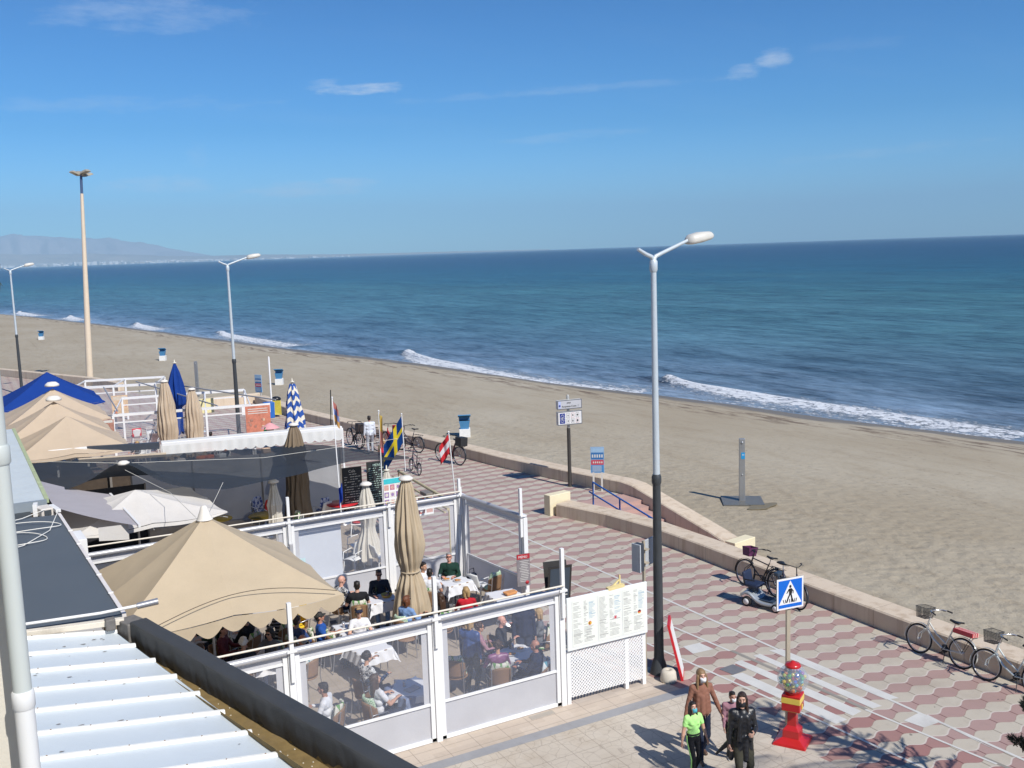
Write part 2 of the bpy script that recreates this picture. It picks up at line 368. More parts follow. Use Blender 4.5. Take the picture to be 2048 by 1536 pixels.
# swash line at the very edge
sw = .62+.35*fbm(tt[near]*.25, nn[near]*.2, 5)
ff = np.maximum(ff, np.where(sw > .45, .62, .3)*np.exp(-((nn[near]-.25-.35*fbm(tt[near]*.35, 0*tt[near], 9))/.28)**2))
fz += .05*np.sin(nn[near]*.9+fbm(Pn[:, 0]*.2, Pn[:, 1]*.2, 2)*2)*np.clip(nn[near]/4, 0, 1)
foam[near] = ff; zz[near] += fz; dark[near] = dk
def sea_material():
    m, t, b = newmat('sea_water')
    geo = t.N('ShaderNodeNewGeometry').outputs['Position']
    sh = t.N('ShaderNodeAttribute', attribute_name='shore').outputs['Fac']
    fo = t.N('ShaderNodeAttribute', attribute_name='foam').outputs['Fac']; dkn = t.N('ShaderNodeAttribute', attribute_name='dark').outputs['Fac']
    big = t.noise(t.mapping(geo, (.012, .004, 0), (0, 0, R(8))), 1.0, 4, .6)
    med = t.noise(t.mapping(geo, (.10, .035, 0), (0, 0, R(12))), 1.0, 5, .6)
    lg = t.M('LOGARITHM', t.M('MAXIMUM', t.M('ADD', sh, 6), 1), 10)          # 0.78 .. 4.3
    f = t.M('ADD', t.M('DIVIDE', lg, 4.0), t.M('MULTIPLY', t.M('SUBTRACT', big, .5), .16))
    f = t.M('ADD', f, t.M('MULTIPLY', t.M('SUBTRACT', med, .5), .05))
    c = t.ramp(f, [(.20, (.21, .27, .34)), (.262, (.15, .205, .27)), (.34, (.075, .125, .165)), (.44, (.056, .130, .150)), (.53, (.034, .108, .112)), (.62, (.009, .068, .098)), (.72, (.004, .034, .074)), (.85, (.002, .018, .055)), (1.0, (.002, .014, .048))])  # palest stops put the sky's reflection on the wash into the water colour
    # wavelets: narrow troughs and crests, stretched along the crests
    w1 = t.noise(t.mapping(geo, (1.5, .42, 1), (0, 0, R(10))), 1.0, 6, .68)
    w2 = t.noise(t.mapping(geo, (.34, .10, 1), (0, 0, R(6))), 1.0, 6, .66)
    w3 = t.noise(t.mapping(geo, (.06, .018, 1), (0, 0, R(9))), 1.0, 6, .68)
    hgt = t.M('ADD', t.M('ADD', t.M('MULTIPLY', w1, .25), t.M('MULTIPLY', w2, .9)), t.M('MULTIPLY', w3, 3.0))
    streak = t.M('ADD', t.M('MULTIPLY', t.M('SUBTRACT', w1, .5), 2.6), t.M('ADD', t.M('MULTIPLY', t.M('SUBTRACT', w2, .5), 3.0), t.M('MULTIPLY', t.M('SUBTRACT', w3, .5), 2.0)))
    sc = t.N('ShaderNodeVectorMath', operation='SCALE'); t.put(sc.inputs[0], c); t.put(sc.inputs[3], t.M('MAXIMUM', t.M('ADD', 1.0, streak), .3))
    c2 = t.mix(t.M('MULTIPLY', dkn, .75), sc.outputs[0], (.035, .038, .04, 1))
    # foam
    n1 = t.noise(t.mapping(geo, (2.4, 1.3, 1), (0, 0, R(8))), 1.0, 7, .75); n2 = t.noise(t.mapping(geo, (7, 4, 3)), 1.0, 4, .7)
    thr = t.M('ADD', .50, t.M('ADD', t.M('MULTIPLY', t.M('SUBTRACT', n1, .5), 2.6), t.M('MULTIPLY', t.M('SUBTRACT', n2, .5), 1.1)))
    fm = t.M('MULTIPLY', t.M('MULTIPLY', t.M('SUBTRACT', fo, thr), 4.0, clamp=True), t.M('MULTIPLY', fo, 4, clamp=True))
    # whitecaps far out
    wc = t.noise(t.mapping(geo, (.09, .05, 1), (0, 0, R(20))), 1.0, 5, .72)
    wcm = t.M('MULTIPLY', t.M('SUBTRACT', wc, .745), 26, clamp=True)
    wcm = t.M('MULTIPLY', wcm, t.M('GREATER_THAN', sh, 120))
    fm = t.M('MAXIMUM', fm, t.M('MULTIPLY', wcm, .75))
    t.put(b.inputs['Base Color'], t.mix(fm, c2, (.66, .69, .72, 1)))
    t.put(b.inputs['Roughness'], t.M('MULTIPLY_ADD', fm, .5, .30, clamp=True)); b.inputs['IOR'].default_value = 1.33
    t.put(b.inputs['Specular IOR Level'], t.M('MULTIPLY_ADD', fm, -.3, .42))
    bp = t.N('ShaderNodeBump', i_Strength=1.0, i_Distance=.55); t.put(bp.inputs['Height'], t.M('ADD', hgt, t.M('MULTIPLY', fm, .12))); t.put(b.inputs['Normal'], bp)
    return m
sea = structure(mesh_np('sea', np.column_stack([P2, zz]), quads(len(ts), len(ns)), sea_material(), dict(shore=nn, foam=foam, dark=dark)))

# ------------------------------------------------------------------ beach
def sand_z(n):      # n = metres inland of the waterline
    return np.interp(n, [-14, -2, 0, 1.5, 4, 12, 26, 200], [-4.0, -2.22, -2.02, -1.88, -1.66, -1.32, -1.0, -.95])
nb = np.concatenate([np.arange(-14, -2, 2.0), np.arange(-2, 8, .35), np.arange(8, 48, .6), np.arange(48, 200, 8.0)])
sel = (ts > tl[0]-1)
SB = SHP[:, None, :]-DIR[:, None, :]*nb[None, :, None]
PB = SB.reshape(-1, 2); nbb = np.broadcast_to(nb, (len(ts), len(nb))).reshape(-1); tb = np.repeat(ts, len(nb))
wob = fbm(tb*.12, nbb*.15, 11)
zb = sand_z(nbb+.5*np.where(np.abs(nbb) < 6, wob, 0))+.025*fbm(PB[:, 0]*.7, PB[:, 1]*.5, 12)*(nbb > 4)
def sand_material():
    m, t, b = newmat('beach_sand')
    geo = t.N('ShaderNodeNewGeometry').outputs['Position']
    sh = t.N('ShaderNodeAttribute', attribute_name='shore').outputs['Fac']
    n1 = t.noise(t.mapping(geo, (.10, .05, 1), (0, 0, R(6))), 1, 5, .6); n2 = t.noise(t.mapping(geo, (1.1, .35, 1), (0, 0, R(8))), 1, 5, .65)
    c = t.mix(t.M('MULTIPLY', t.M('SUBTRACT', n1, .35, clamp=True), 2.6, clamp=True), (.36, .305, .22, 1), (.44, .39, .30, 1))
    c = t.mix(t.M('MULTIPLY', t.M('SUBTRACT', n2, .5, clamp=True), 1.8, clamp=True), c, (.26, .20, .13, 1))
    # raked tracks running along the beach
    rk = t.noise(t.mapping(geo, (2.2, .02, 0), (0, 0, R(11))), 1, 4, .7)
    c = t.mix(t.M('MULTIPLY', t.M('SUBTRACT', rk, .60, clamp=True), 3.4, clamp=True), c, (.24, .19, .13, 1))
    # dark flecks of weed and pebbles
    fl = t.noise(t.mapping(geo, (6.5, 3.4, 1), (0, 0, R(24))), 1, 3, .75); patch = t.noise(t.mapping(geo, (.16, .10, 1)), 1, 3, .6)
    flm = t.M('MULTIPLY', t.M('SUBTRACT', fl, t.M('MULTIPLY_ADD', patch, -.22, .735)), 9, clamp=True)
    c = t.mix(t.M('MULTIPLY', flm, .75), c, (.13, .11, .085, 1))
    # damp strip and line of wrack by the water
    wob_ = t.noise(t.mapping(geo, (.5, .16, 1)), 1, 4, .6)
    s2 = t.M('ADD', sh, t.M('MULTIPLY', t.M('SUBTRACT', wob_, .5), 3.2))
    damp = t.ramp(t.M('DIVIDE', s2, 6), [(0, (1, 1, 1)), (.32, (1, 1, 1)), (.46, (0, 0, 0)), (1, (0, 0, 0))])
    c = t.mix(t.M('MULTIPLY', damp, .78), c, (.125, .105, .082, 1))
    wr = t.noise(t.mapping(geo, (1.6, .30, 1), (0, 0, R(9))), 1, 5, .72)
    band = t.ramp(t.M('DIVIDE', s2, 10), [(0, (0, 0, 0)), (.25, (0, 0, 0)), (.34, (1, 1, 1)), (.50, (1, 1, 1)), (.68, (0, 0, 0))])
    wm = t.M('MULTIPLY', t.M('MULTIPLY', t.M('SUBTRACT', wr, .49, clamp=True), 9, clamp=True), band)
    c = t.mix(t.M('MULTIPLY', wm, .85), c, (.13, .09, .062, 1))
    ls = t.noise(t.mapping(geo, (1.8, .14, 1), (0, 0, R(8))), 1, 4, .7)
    lsm = t.M('MULTIPLY', t.M('MULTIPLY', t.M('SUBTRACT', ls, .58, clamp=True), 8, clamp=True), band)
    c = t.mix(t.M('MULTIPLY', lsm, .5), c, (.62, .57, .48, 1))
    t.put(b.inputs['Base Color'], c); t.put(b.inputs['Roughness'], t.M('MULTIPLY_ADD', damp, -.45, .92)); b.inputs['Specular IOR Level'].default_value = .3
    # trampled surface: footprints fade towards the water
    fp = t.noise(t.mapping(geo, (2.8, 2.0, 1), (0, 0, R(15))), 1, 4, .62); fg = t.noise(geo, 22, 3, .7)
    v = t.N('ShaderNodeTexVoronoi', feature='SMOOTH_F1'); v.inputs['Scale'].default_value = 2.6; t.put(v.inputs['Vector'], t.mapping(geo, (1, 1, 0)))
    k = t.ramp(t.M('DIVIDE', sh, 34), [(0, (.03, .03, .03)), (.30, (.14, .14, .14)), (.55, (.5, .5, .5)), (.72, (1, 1, 1))])
    hgt = t.M('MULTIPLY', t.M('ADD', t.M('MULTIPLY', fp, 1.0), t.M('MULTIPLY', v.outputs['Distance'], .8)), k)
    hgt = t.M('ADD', hgt, t.M('ADD', t.M('MULTIPLY', fg, .20), t.M('MULTIPLY', rk, .3)))
    bp = t.N('ShaderNodeBump', i_Strength=1.0, i_Distance=.09); t.put(bp.inputs['Height'], hgt); t.put(b.inputs['Normal'], bp)
    return m
beach = structure(mesh_np('beach_sand', np.column_stack([PB, zb]), quads(len(ts), len(nb))[:, ::-1], sand_material(), dict(shore=nbb)))
gm = mat('earth', (.30, .25, .18), .95)
MB().add([(-20000, -20000, -4.2), (20000, -20000, -4.2), (20000, 20000, -4.2), (-20000, 20000, -4.2)], [(0, 1, 2, 3)]).build('seabed_and_ground', gm)['kind'] = 'structure'

# ------------------------------------------------------------------ far coast and hills
def hill_sheet(name, prof, dist, m, depth, base=-2.0, seed=1):
    """ridge whose skyline was sighted as (x, y) bearings; built as a range with depth behind its front foot"""
    xs = np.linspace(prof[0][0], prof[-1][0], 260); ys = np.interp(xs, *np.array(prof).T)
    rows = 16; V = []
    for j in range(rows+1):
        q = j/rows; k = math.sin(q*PI*.5)**1.25
        for i, (x, y) in enumerate(zip(xs, ys)):
            r = ray(x, y); rh = math.hypot(r.x, r.y); top = H+r.z/rh*(dist+depth)
            dd = dist+depth*q
            hgt = base+(top-base)*k*(1+.0*q)
            rough = (top-base)*.30*math.sin(q*PI)*float(fbm(np.array([x*.06+q*3]), np.array([q*7+seed]), seed)[0])
            V.append((r.x/rh*dd, r.y/rh*dd, max(base-1, hgt+rough)))
    V = np.array(V); n = len(xs); i, j = np.meshgrid(np.arange(n-1), np.arange(rows), indexing='ij'); a = (j*n+i)
    Fq = np.stack([a, a+1, a+n+1, a+n], -1).reshape(-1, 4)
    return structure(mesh_np(name, V, Fq, m))
hillm = mat('hazed_hillside', (.36, .33, .35), .95, var=.25, vscale=.0016)  # pale lilac puts part of the air's haze into the hill colour
hill_sheet('hills', [(-260, 476), (-120, 470), (-40, 474), (20, 472), (70, 471), (120, 475), (160, 479), (215, 476), (250, 483), (285, 488), (330, 495), (370, 503), (430, 512), (520, 515), (640, 512)], 16000, hillm, 3200, seed=2)
hill_sheet('low_coast', [(-260, 512), (60, 509), (150, 508), (260, 509), (330, 512), (420, 512), (520, 509), (640, 509), (760, 506.5), (900, 503), (1010, 500.5), (1100, 498.5)], 15300, mat('coastal_plain', (.30, .25, .21), .95, var=.3, vscale=.003), 700, seed=5)
def far_town():
    mb = MB(); rs = random.Random(4)
    for k in range(900):
        px = rs.uniform(-120, 470) if rs.random() < .95 else rs.uniform(470, 700); 
        r = ray(px, 520); rh = math.hypot(r.x, r.y); d = rs.uniform(14700, 15250)
        dens = math.exp(-((px-200)/230)**2)
        w = rs.uniform(18, 75); hgt = rs.uniform(10, 28)*(1+1.0*dens*rs.random())
        mb.mi(rs.choice([0, 0, 0, 1, 2])).box((r.x/rh*d, r.y/rh*d, -2+hgt/2), (w, w*.6, hgt), rs.random()*3)
    o = mb.build('far_town', [mat('white_town_wall', (.80, .77, .75), .9, vscale=.02), mat('cream_town_wall', (.48, .42, .38), .9, vscale=.02), mat('grey_town_wall', (.40, .38, .37), .9, vscale=.02)])
    tag(o, 'pale town strung along the far shore below the hazy hills', 'town', kind='stuff')
far_town()
# ================================================================== PROMENADE
def tile_material():
    m, t, b = newmat('wave_tiles')
    geo = t.N('ShaderNodeNewGeometry').outputs['Position']; sp = t.N('ShaderNodeSeparateXYZ'); t.put(sp.inputs[0], geo)
    x, y = sp.outputs[0], sp.outputs[1]
    Lx, Hy = .615, .326
    xs = t.M('DIVIDE', t.M('SUBTRACT', x, 17.61), Lx); yr = t.M('DIVIDE', t.M('SUBTRACT', y, 13.63), Hy)
    w = t.M('MULTIPLY', t.M('COSINE', t.M('MULTIPLY', xs, 2*PI)), .19)
    # the row index i such that the wavy boundary i+.5 + (-1)^i w lies above y
    fl = t.M('FLOOR', yr); par = t.M('SUBTRACT', 1.0, t.M('MULTIPLY', t.M('FLOORED_MODULO' if False else 'PINGPONG', fl, 1.0), 2.0))   # +1 on even floors, -1 on odd
    bnd = t.M('ADD', t.M('ADD', fl, .5), t.M('MULTIPLY', w, par))
    above = t.M('GREATER_THAN', yr, bnd); row = t.M('ADD', fl, above)
    odd = t.M('PINGPONG', row, 1.0)                                                     # 0 red row, 1 cream row
    db = t.M('ABSOLUTE', t.M('SUBTRACT', yr, bnd))
    jx = t.M('ADD', t.M('ADD', xs, .5), t.M('MULTIPLY', odd, .5)); dj = t.M('MULTIPLY', t.M('PINGPONG', jx, .5), Lx/Hy)
    g1 = t.M('MULTIPLY', t.M('LESS_THAN', db, .05), t.M('MAXIMUM', par, .0)); g3 = t.M('MULTIPLY', t.M('LESS_THAN', db, .025), t.M('MAXIMUM', t.M('MULTIPLY', par, -1.0), .0)); g2 = t.M('LESS_THAN', dj, .040)
    cell = t.N('ShaderNodeCombineXYZ'); t.put(cell.inputs[0], t.M('FLOOR', jx)); t.put(cell.inputs[1], row)
    wn = t.N('ShaderNodeTexWhiteNoise', noise_dimensions='3D'); t.put(wn.inputs['Vector'], cell)
    # the older paving nearer the buildings is a stronger red
    line = t.M('SUBTRACT', t.M('ADD', 14.58, t.M('MULTIPLY', t.M('SUBTRACT', 19.07, y), .0836)), x)
    old = t.M('MULTIPLY', t.M('GREATER_THAN', line, 0), t.M('MULTIPLY', t.M('SUBTRACT', 20.5, y), .25, clamp=True))
    red = t.mix(t.M('MULTIPLY', old, .8), (.375, .25, .225, 1), (.31, .145, .13, 1))
    red = t.mix(t.M('MULTIPLY', wn.outputs['Value'], .25), red, (.42, .30, .27, 1)); cre = t.mix(t.M('MULTIPLY', wn.outputs['Value'], .4), (.50, .45, .37, 1), (.43, .385, .31, 1))
    c = t.mix(odd, red, cre)
    dirt = t.noise(geo, .55, 6, .65); d2 = t.noise(geo, 5, 4, .6)
    c = t.mix(t.M('MULTIPLY', t.M('SUBTRACT', dirt, .48, clamp=True), 1.5, clamp=True), c, (.27, .20, .155, 1))
    c = t.mix(t.M('MULTIPLY', t.M('SUBTRACT', d2, .55, clamp=True), 1.0, clamp=True), c, (.22, .17, .14, 1))
    sp_ = t.noise(geo, 3.1, 2, .5); c = t.mix(t.M('MULTIPLY', t.M('GREATER_THAN', sp_, .735), .6), c, (.09, .075, .065, 1))
    c = t.mix(t.M('MULTIPLY', g2, .8), c, t.mix(odd, (.13, .055, .05, 1), (.22, .185, .145, 1))); c = t.mix(t.M('MULTIPLY', g3, .55), c, (.27, .17, .14, 1))
    c = t.mix(t.M('MULTIPLY', g1, .85), c, (.58, .52, .46, 1))
    t.put(b.inputs['Base Color'], c); b.inputs['Roughness'].default_value = .72; b.inputs['Specular IOR Level'].default_value = .35
    bp = t.N('ShaderNodeBump', i_Strength=.5, i_Distance=.004); t.put(bp.inputs['Height'], t.M('SUBTRACT', t.M('MULTIPLY', d2, .4), t.M('ADD', g1, g2))); t.put(b.inputs['Normal'], bp)
    return m
def slab_material(name, size, c1, c2, crazy=False, off=(0, 0)):
    m, t, b = newmat(name)
    geo = t.N('ShaderNodeNewGeometry').outputs['Position']
    pm = t.mapping(geo, (1, 1, 0), loc=(off[0], off[1], 0))
    sp = t.N('ShaderNodeSeparateXYZ'); t.put(sp.inputs[0], pm)
    gx = t.M('PINGPONG', t.M('DIVIDE', sp.outputs[0], size[0]), .5); gy = t.M('PINGPONG', t.M('DIVIDE', sp.outputs[1], size[1]), .5)
    g = t.M('MAXIMUM', t.M('LESS_THAN', gx, .006/size[0]), t.M('LESS_THAN', gy, .006/size[1]))
    cell = t.N('ShaderNodeCombineXYZ'); t.put(cell.inputs[0], t.M('ROUND', t.M('DIVIDE', sp.outputs[0], size[0]))); t.put(cell.inputs[1], t.M('ROUND', t.M('DIVIDE', sp.outputs[1], size[1])))
    wn = t.N('ShaderNodeTexWhiteNoise'); t.put(wn.inputs['Vector'], cell)
    c = t.mix(wn.outputs['Value'], col4(c1), col4(c2))
    if crazy:
        v = t.N('ShaderNodeTexVoronoi', feature='DISTANCE_TO_EDGE'); v.inputs['Scale'].default_value = 4.4; t.put(v.inputs['Vector'], pm)
        g = t.M('MAXIMUM', g, t.M('MULTIPLY', t.M('LESS_THAN', v.outputs['Distance'], .022), .5))
    dirt = t.noise(geo, .8, 6, .65); d2 = t.noise(geo, 7, 4, .65)
    c = t.mix(t.M('MULTIPLY', t.M('SUBTRACT', dirt, .5, clamp=True), 1.6, clamp=True), c, (.33, .24, .15, 1))
    c = t.mix(t.M('MULTIPLY', t.M('SUBTRACT', d2, .56, clamp=True), 1.3, clamp=True), c, (.25, .20, .16, 1))
    c = t.mix(t.M('MULTIPLY', g, .6), c, (.20, .16, .13, 1))
    t.put(b.inputs['Base Color'], c); b.inputs['Roughness'].default_value = .75; b.inputs['Specular IOR Level'].default_value = .35
    bp = t.N('ShaderNodeBump', i_Strength=.5, i_Distance=.004); t.put(bp.inputs['Height'], t.M('SUBTRACT', t.M('MULTIPLY', d2, .5), g)); t.put(b.inputs['Normal'], bp)
    return m
# seaward edge of the promenade deck, surveyed along the foot of the wall
EDGE = [(18.6, -30), (18.6, 25.0), (18.3, 27.2), (17.55, 29.6), (21.25, 30.6), (20.6, 33.6), (19.75, 37.6), (18.95, 43.3), (17.4, 50.8), (16.2, 58), (16.0, 64.9), (13.0, 66.2), (12.2, 70), (8.2, 83), (2.3, 96.8), (-6, 116), (-18, 140), (-40, 180), (-70, 226), (-120, 300)]
deck = [(-120, -30)]+EDGE+[(-160, 300)]
mb = MB(); mb.prism(deck, -1.6, 0.0); structure(mb.build('promenade', tile_material()))
plaza_m = slab_material('plaza_slabs', (.58, .58), (.56, .50, .42), (.49, .43, .355), True, (.1, .16))
tiles_m = slab_material('square_paving', (.62, .33), (.56, .475, .39), (.49, .41, .335), False, (.2, .02))
terr_m = slab_material('terrace_floor', (.40, .40), (.37, .315, .26), (.33, .28, .225))
structure(MB().prism([(-20, -12), (14.25, -12), (12.95, 11.9), (12.75, 13.4), (13.35, 13.9), (13.1, 15.75), (-20, 15.75)], -.02, .004).build('plaza_paving', plaza_m))
structure(MB().prism([(-20, 16.03), (12.55, 16.03), (12.3, 17.4), (10.3, 17.4), (10.3, 16.72), (-20, 16.72)], -.02, .004).build('paved_strip', tiles_m))
structure(MB().prism([(-20, 15.755), (12.95, 15.755), (12.9, 16.025), (-20, 16.025)], -.02, .006).build('grey_paving_band', mat('grey_granite', (.30, .30, .31), .7, var=.2, vscale=3, dirt=.3)))
structure(MB().prism([(-20, 16.725), (10.06, 16.725), (11.95, 22.6), (11.83, 25.3), (11.6, 38), (-20, 38)], -.02, .005).build('terrace_floor', terr_m))
# strips and patches of replaced paving
mkm = mat('white_paving_strip', (.60, .59, .555), .7, var=.14, vscale=2.5, dirt=.35)
def strips():
    mb = MB()
    def ln(p, q, w): 
        p, q = Vector((*p, 0)), Vector((*q, 0)); n = (q-p).normalized().cross(Vector((0, 0, 1)))*w/2
        mb.add([p-n+Vector((0, 0, .006)), p+n+Vector((0, 0, .006)), q+n+Vector((0, 0, .006)), q-n+Vector((0, 0, .006))], [(0, 1, 2, 3)], False)
    ln((15.25, 31), (15.62, 20.7), .07); ln((15.62, 20.7), (15.88, 8), .07)
    ln((14.05, 26.5), (14.56, 19.1), .06); ln((14.56, 19.1), (14.74, 17.0), .06); ln((15.02, 13.3), (15.3, 10.6), .055)
    ln((13.1, 22.5), (13.44, 18.3), .06); ln((13.44, 18.3), (14.35, 9), .06)
    for q in ([(14.38, 16.44), (14.61, 16.46), (14.91, 13.29), (14.61, 13.24)], [(15.0, 16.5), (15.2, 16.5), (15.42, 13.23), (15.18, 13.25)], [(15.51, 16.55), (15.8, 16.42), (15.98, 13.29), (15.72, 13.38)],
              [(13.86, 15.97), (14.18, 15.94), (14.4, 13.19), (14.08, 13.17)], [(15.28, 12.58), (15.80, 12.65), (15.83, 12.17), (15.36, 12.18)], [(14.01, 17.79), (14.47, 17.75), (14.51, 17.28), (13.94, 17.33)],
              [(15.78, 12.5), (15.86, 12.5), (15.72, 10.84)]):
        mb.add([(*p, .005) for p in q][::-1], [tuple(range(len(q)))], False)
    structure(mb.build('pavement_strips', mkm))
    mb = MB()
    mb.cur = 0
    p = [(14.74, 17.0), (14.84, 17.0), (15.10, 13.3), (15.0, 13.3)]; mb.add([(*a, .0045) for a in p][::-1], [(0, 1, 2, 3)], False)
    p = [(15.28, 10.9), (15.36, 10.9), (15.55, 8), (15.47, 8)]; mb.add([(*a, .0045) for a in p][::-1], [(0, 1, 2, 3)], False)
    structure(mb.build('cement_seam', mat('cement_seam', (.27, .25, .22), .8, var=.25)))
strips()
mb = MB(); mb.prism([(13.88, 16.36), (14.30, 16.39), (14.36, 16.0), (13.94, 15.97)][::-1], 0, .008)
tag(mb.build('manhole_cover', mat('grey_iron_cover', (.20, .20, .205), .55, .2, dirt=.4)), 'square grey manhole cover between white paving strips, behind the walking woman', 'manhole cover')
mb = MB(); mb.prism([(9.2, 16.50), (9.75, 16.50), (9.75, 16.66), (9.2, 16.66)], 0, .009)
tag(mb.build('drain_cover', mat('drain_grey', (.38, .34, .29), .7, dirt=.5)), 'small flat drain cover at the foot of the clear windbreak', 'drain cover')

# ------------------------------------------------------------------ low beach wall
def wall_material():
    m, t, b = newmat('beach_wall')
    geo = t.N('ShaderNodeNewGeometry'); pos = geo.outputs['Position']
    nz = t.N('ShaderNodeSeparateXYZ'); t.put(nz.inputs[0], geo.outputs['Normal'])
    n1 = t.noise(pos, 1.1, 5, .65); n2 = t.noise(t.mapping(pos, (3.0, 3.0, .35)), 1, 5, .65)
    c = t.mix(n1, (.56, .45, .33, 1), (.66, .56, .44, 1))
    c = t.mix(t.M('MULTIPLY', t.M('SUBTRACT', n2, .50, clamp=True), 3.0, clamp=True), c, (.36, .255, .16, 1))
    sp = t.N('ShaderNodeSeparateXYZ'); t.put(sp.inputs[0], pos)
    j = t.M('LESS_THAN', t.M('PINGPONG', t.M('DIVIDE', sp.outputs[1], 1.25), .5), .008); c = t.mix(t.M('MULTIPLY', j, .5), c, (.25, .19, .14, 1))
    t.put(b.inputs['Base Color'], c); b.inputs['Roughness'].default_value = .85
    bp = t.N('ShaderNodeBump', i_Strength=.5, i_Distance=.01); t.put(bp.inputs['Height'], t.noise(pos, 18, 4, .6)); t.put(b.inputs['Normal'], bp)
    return m
wall_m = wall_material()
def wall_run(name, pts, w, label, top=None, bottom=-1.5, cat='wall'):
    """thick low wall following its inner foot line pts (x, y[, top height]); seaward side at +w"""
    P = [Vector((p[0], p[1], 0)) for p in pts]; T = [(p[2] if len(p) > 2 else .45) for p in pts]
    offs = []
    for i, p in enumerate(P):
        d = (P[min(i+1, len(P)-1)]-P[max(i-1, 0)]).normalized(); n = Vector((d.y, -d.x, 0)); offs.append(p+n*w)
    mb = MB(); prof = []
    for p, q, t_ in zip(P, offs, T):
        e = (q-p).normalized()*.035
        prof.append([p+Vector((0, 0, bottom)), p+Vector((0, 0, t_-.035)), p+e+Vector((0, 0, t_)), q-e+Vector((0, 0, t_)), q+Vector((0, 0, t_-.035)), q+Vector((0, 0, bottom))])
    vs = [v for pr in prof for v in pr]; fs = []
    for i in range(len(P)-1):
        for k in range(5): a = i*6+k; fs.append((a, a+6, a+7, a+1))
    fs.append(tuple(range(6))); fs.append(tuple((len(P)-1)*6+k for k in range(6))[::-1])
    mb.add(vs, fs, False)
    return tag(mb.build(name, wall_m), label, cat)
def dens(pts, step=1.0):
    out = []
    for a, b in zip(pts[:-1], pts[1:]):
        n = max(1, int(math.hypot(b[0]-a[0], b[1]-a[1])/step))
        for k in range(n): out.append(tuple(a[i]+(b[i]-a[i])*k/n for i in range(len(a))))
    out.append(pts[-1]); return out
wall_run('low_wall', [(18.6, -25), (18.6, 5), (18.6, 12), (18.58, 18), (18.6, 23), (18.55, 25.2), (18.25, 27.2), (17.9, 28.4), (17.6, 29.35)], .72, 'long low stone wall with parked bicycles leaning on it, ending at the beach steps')
wall_run('low_wall', [(21.35, 24.9, -.48), (21.4, 25.6, -.36), (21.38, 30.15, .42), (21.3, 30.7, .47), (20.66, 33.4, .47), (19.8, 37.6, .47), (19.02, 43.3, .47), (17.45, 50.8, .47), (16.4, 57, .47), (16.1, 64.5, .47)],
         .72, 'curved low stone wall sloping down beside the beach steps, below the man in the white jacket')
wall_run('low_wall', [(12.3, 64.6, .6), (16.55, 64.8, .6)], -.4, 'short low wall turning towards the beach by the yellow bin')
wall_run('low_wall', [(9.5, 78, .6), (8.3, 82.9, .6), (2.4, 96.7, .6), (-6, 116, .6), (-18, 140, .6), (-40, 180, .6), (-70, 226, .6), (-110, 290, .6)], .46, 'farthest low wall passing behind the blue canopy and the tall pole')
cream_m = mat('cream_painted_wall', (.74, .66, .46), .8, dirt=.25, vscale=2)
def wall_block(c, d, rz, label):
    return tag(MB().box(c, d, rz).build('wall_pillar', cream_m, bevel=.02), label, 'pillar')
wall_block((17.88, 29.72, .36), (.95, .34, .74), R(8), 'cream painted block ending the low wall at the top of the beach steps')
wall_block((21.82, 24.62, -.70), (1.05, .42, .62), R(10), 'cream painted block at the foot of the beach steps on the sand')
# steps down to the sand
mb = MB(); step_m = mat('pink_step_tile', (.46, .30, .26), .8, dirt=.3, vscale=2)
for k in range(7):
    z = -.14*(k+1); y1 = 29.45-.46*k
    mb.box((19.95, y1-.23-(1.2 if k == 6 else 0), z-.7), (2.85, .464+(2.4 if k == 6 else 0), 1.4))
structure(mb.build('beach_steps', step_m)); structure(MB().box((19.9, 30.0, -.75), (3.4, 1.1, 1.505)).build('steps_landing', step_m))
blue_m = mat('blue_painted_rail', (.010, .10, .38), .35, var=.2)
hr = thing('handrail', 'blue metal handrail running down beside the beach steps', 'handrail', (19.3, 29.6, 0))
A = Vector((.05, .05, 0)); Bv = Vector((.1, -4.95, -.84))
mb = MB()
for h, s in ((.92, 0), (.52, -.25)):
    mb.tube([A+Vector((0, .25 if s else .0, h)), A+Bv+Vector((0, 0, h))], .03, 8)
mb.build('rail', blue_m, hr)
for q in (.0, .33, .66, 1.0):
    p = A+(Bv-A)*q; MB().tube([p+Vector((0, 0, -.1)), p+Vector((0, 0, .92))], .03, 8).build('rail_post', blue_m, hr)

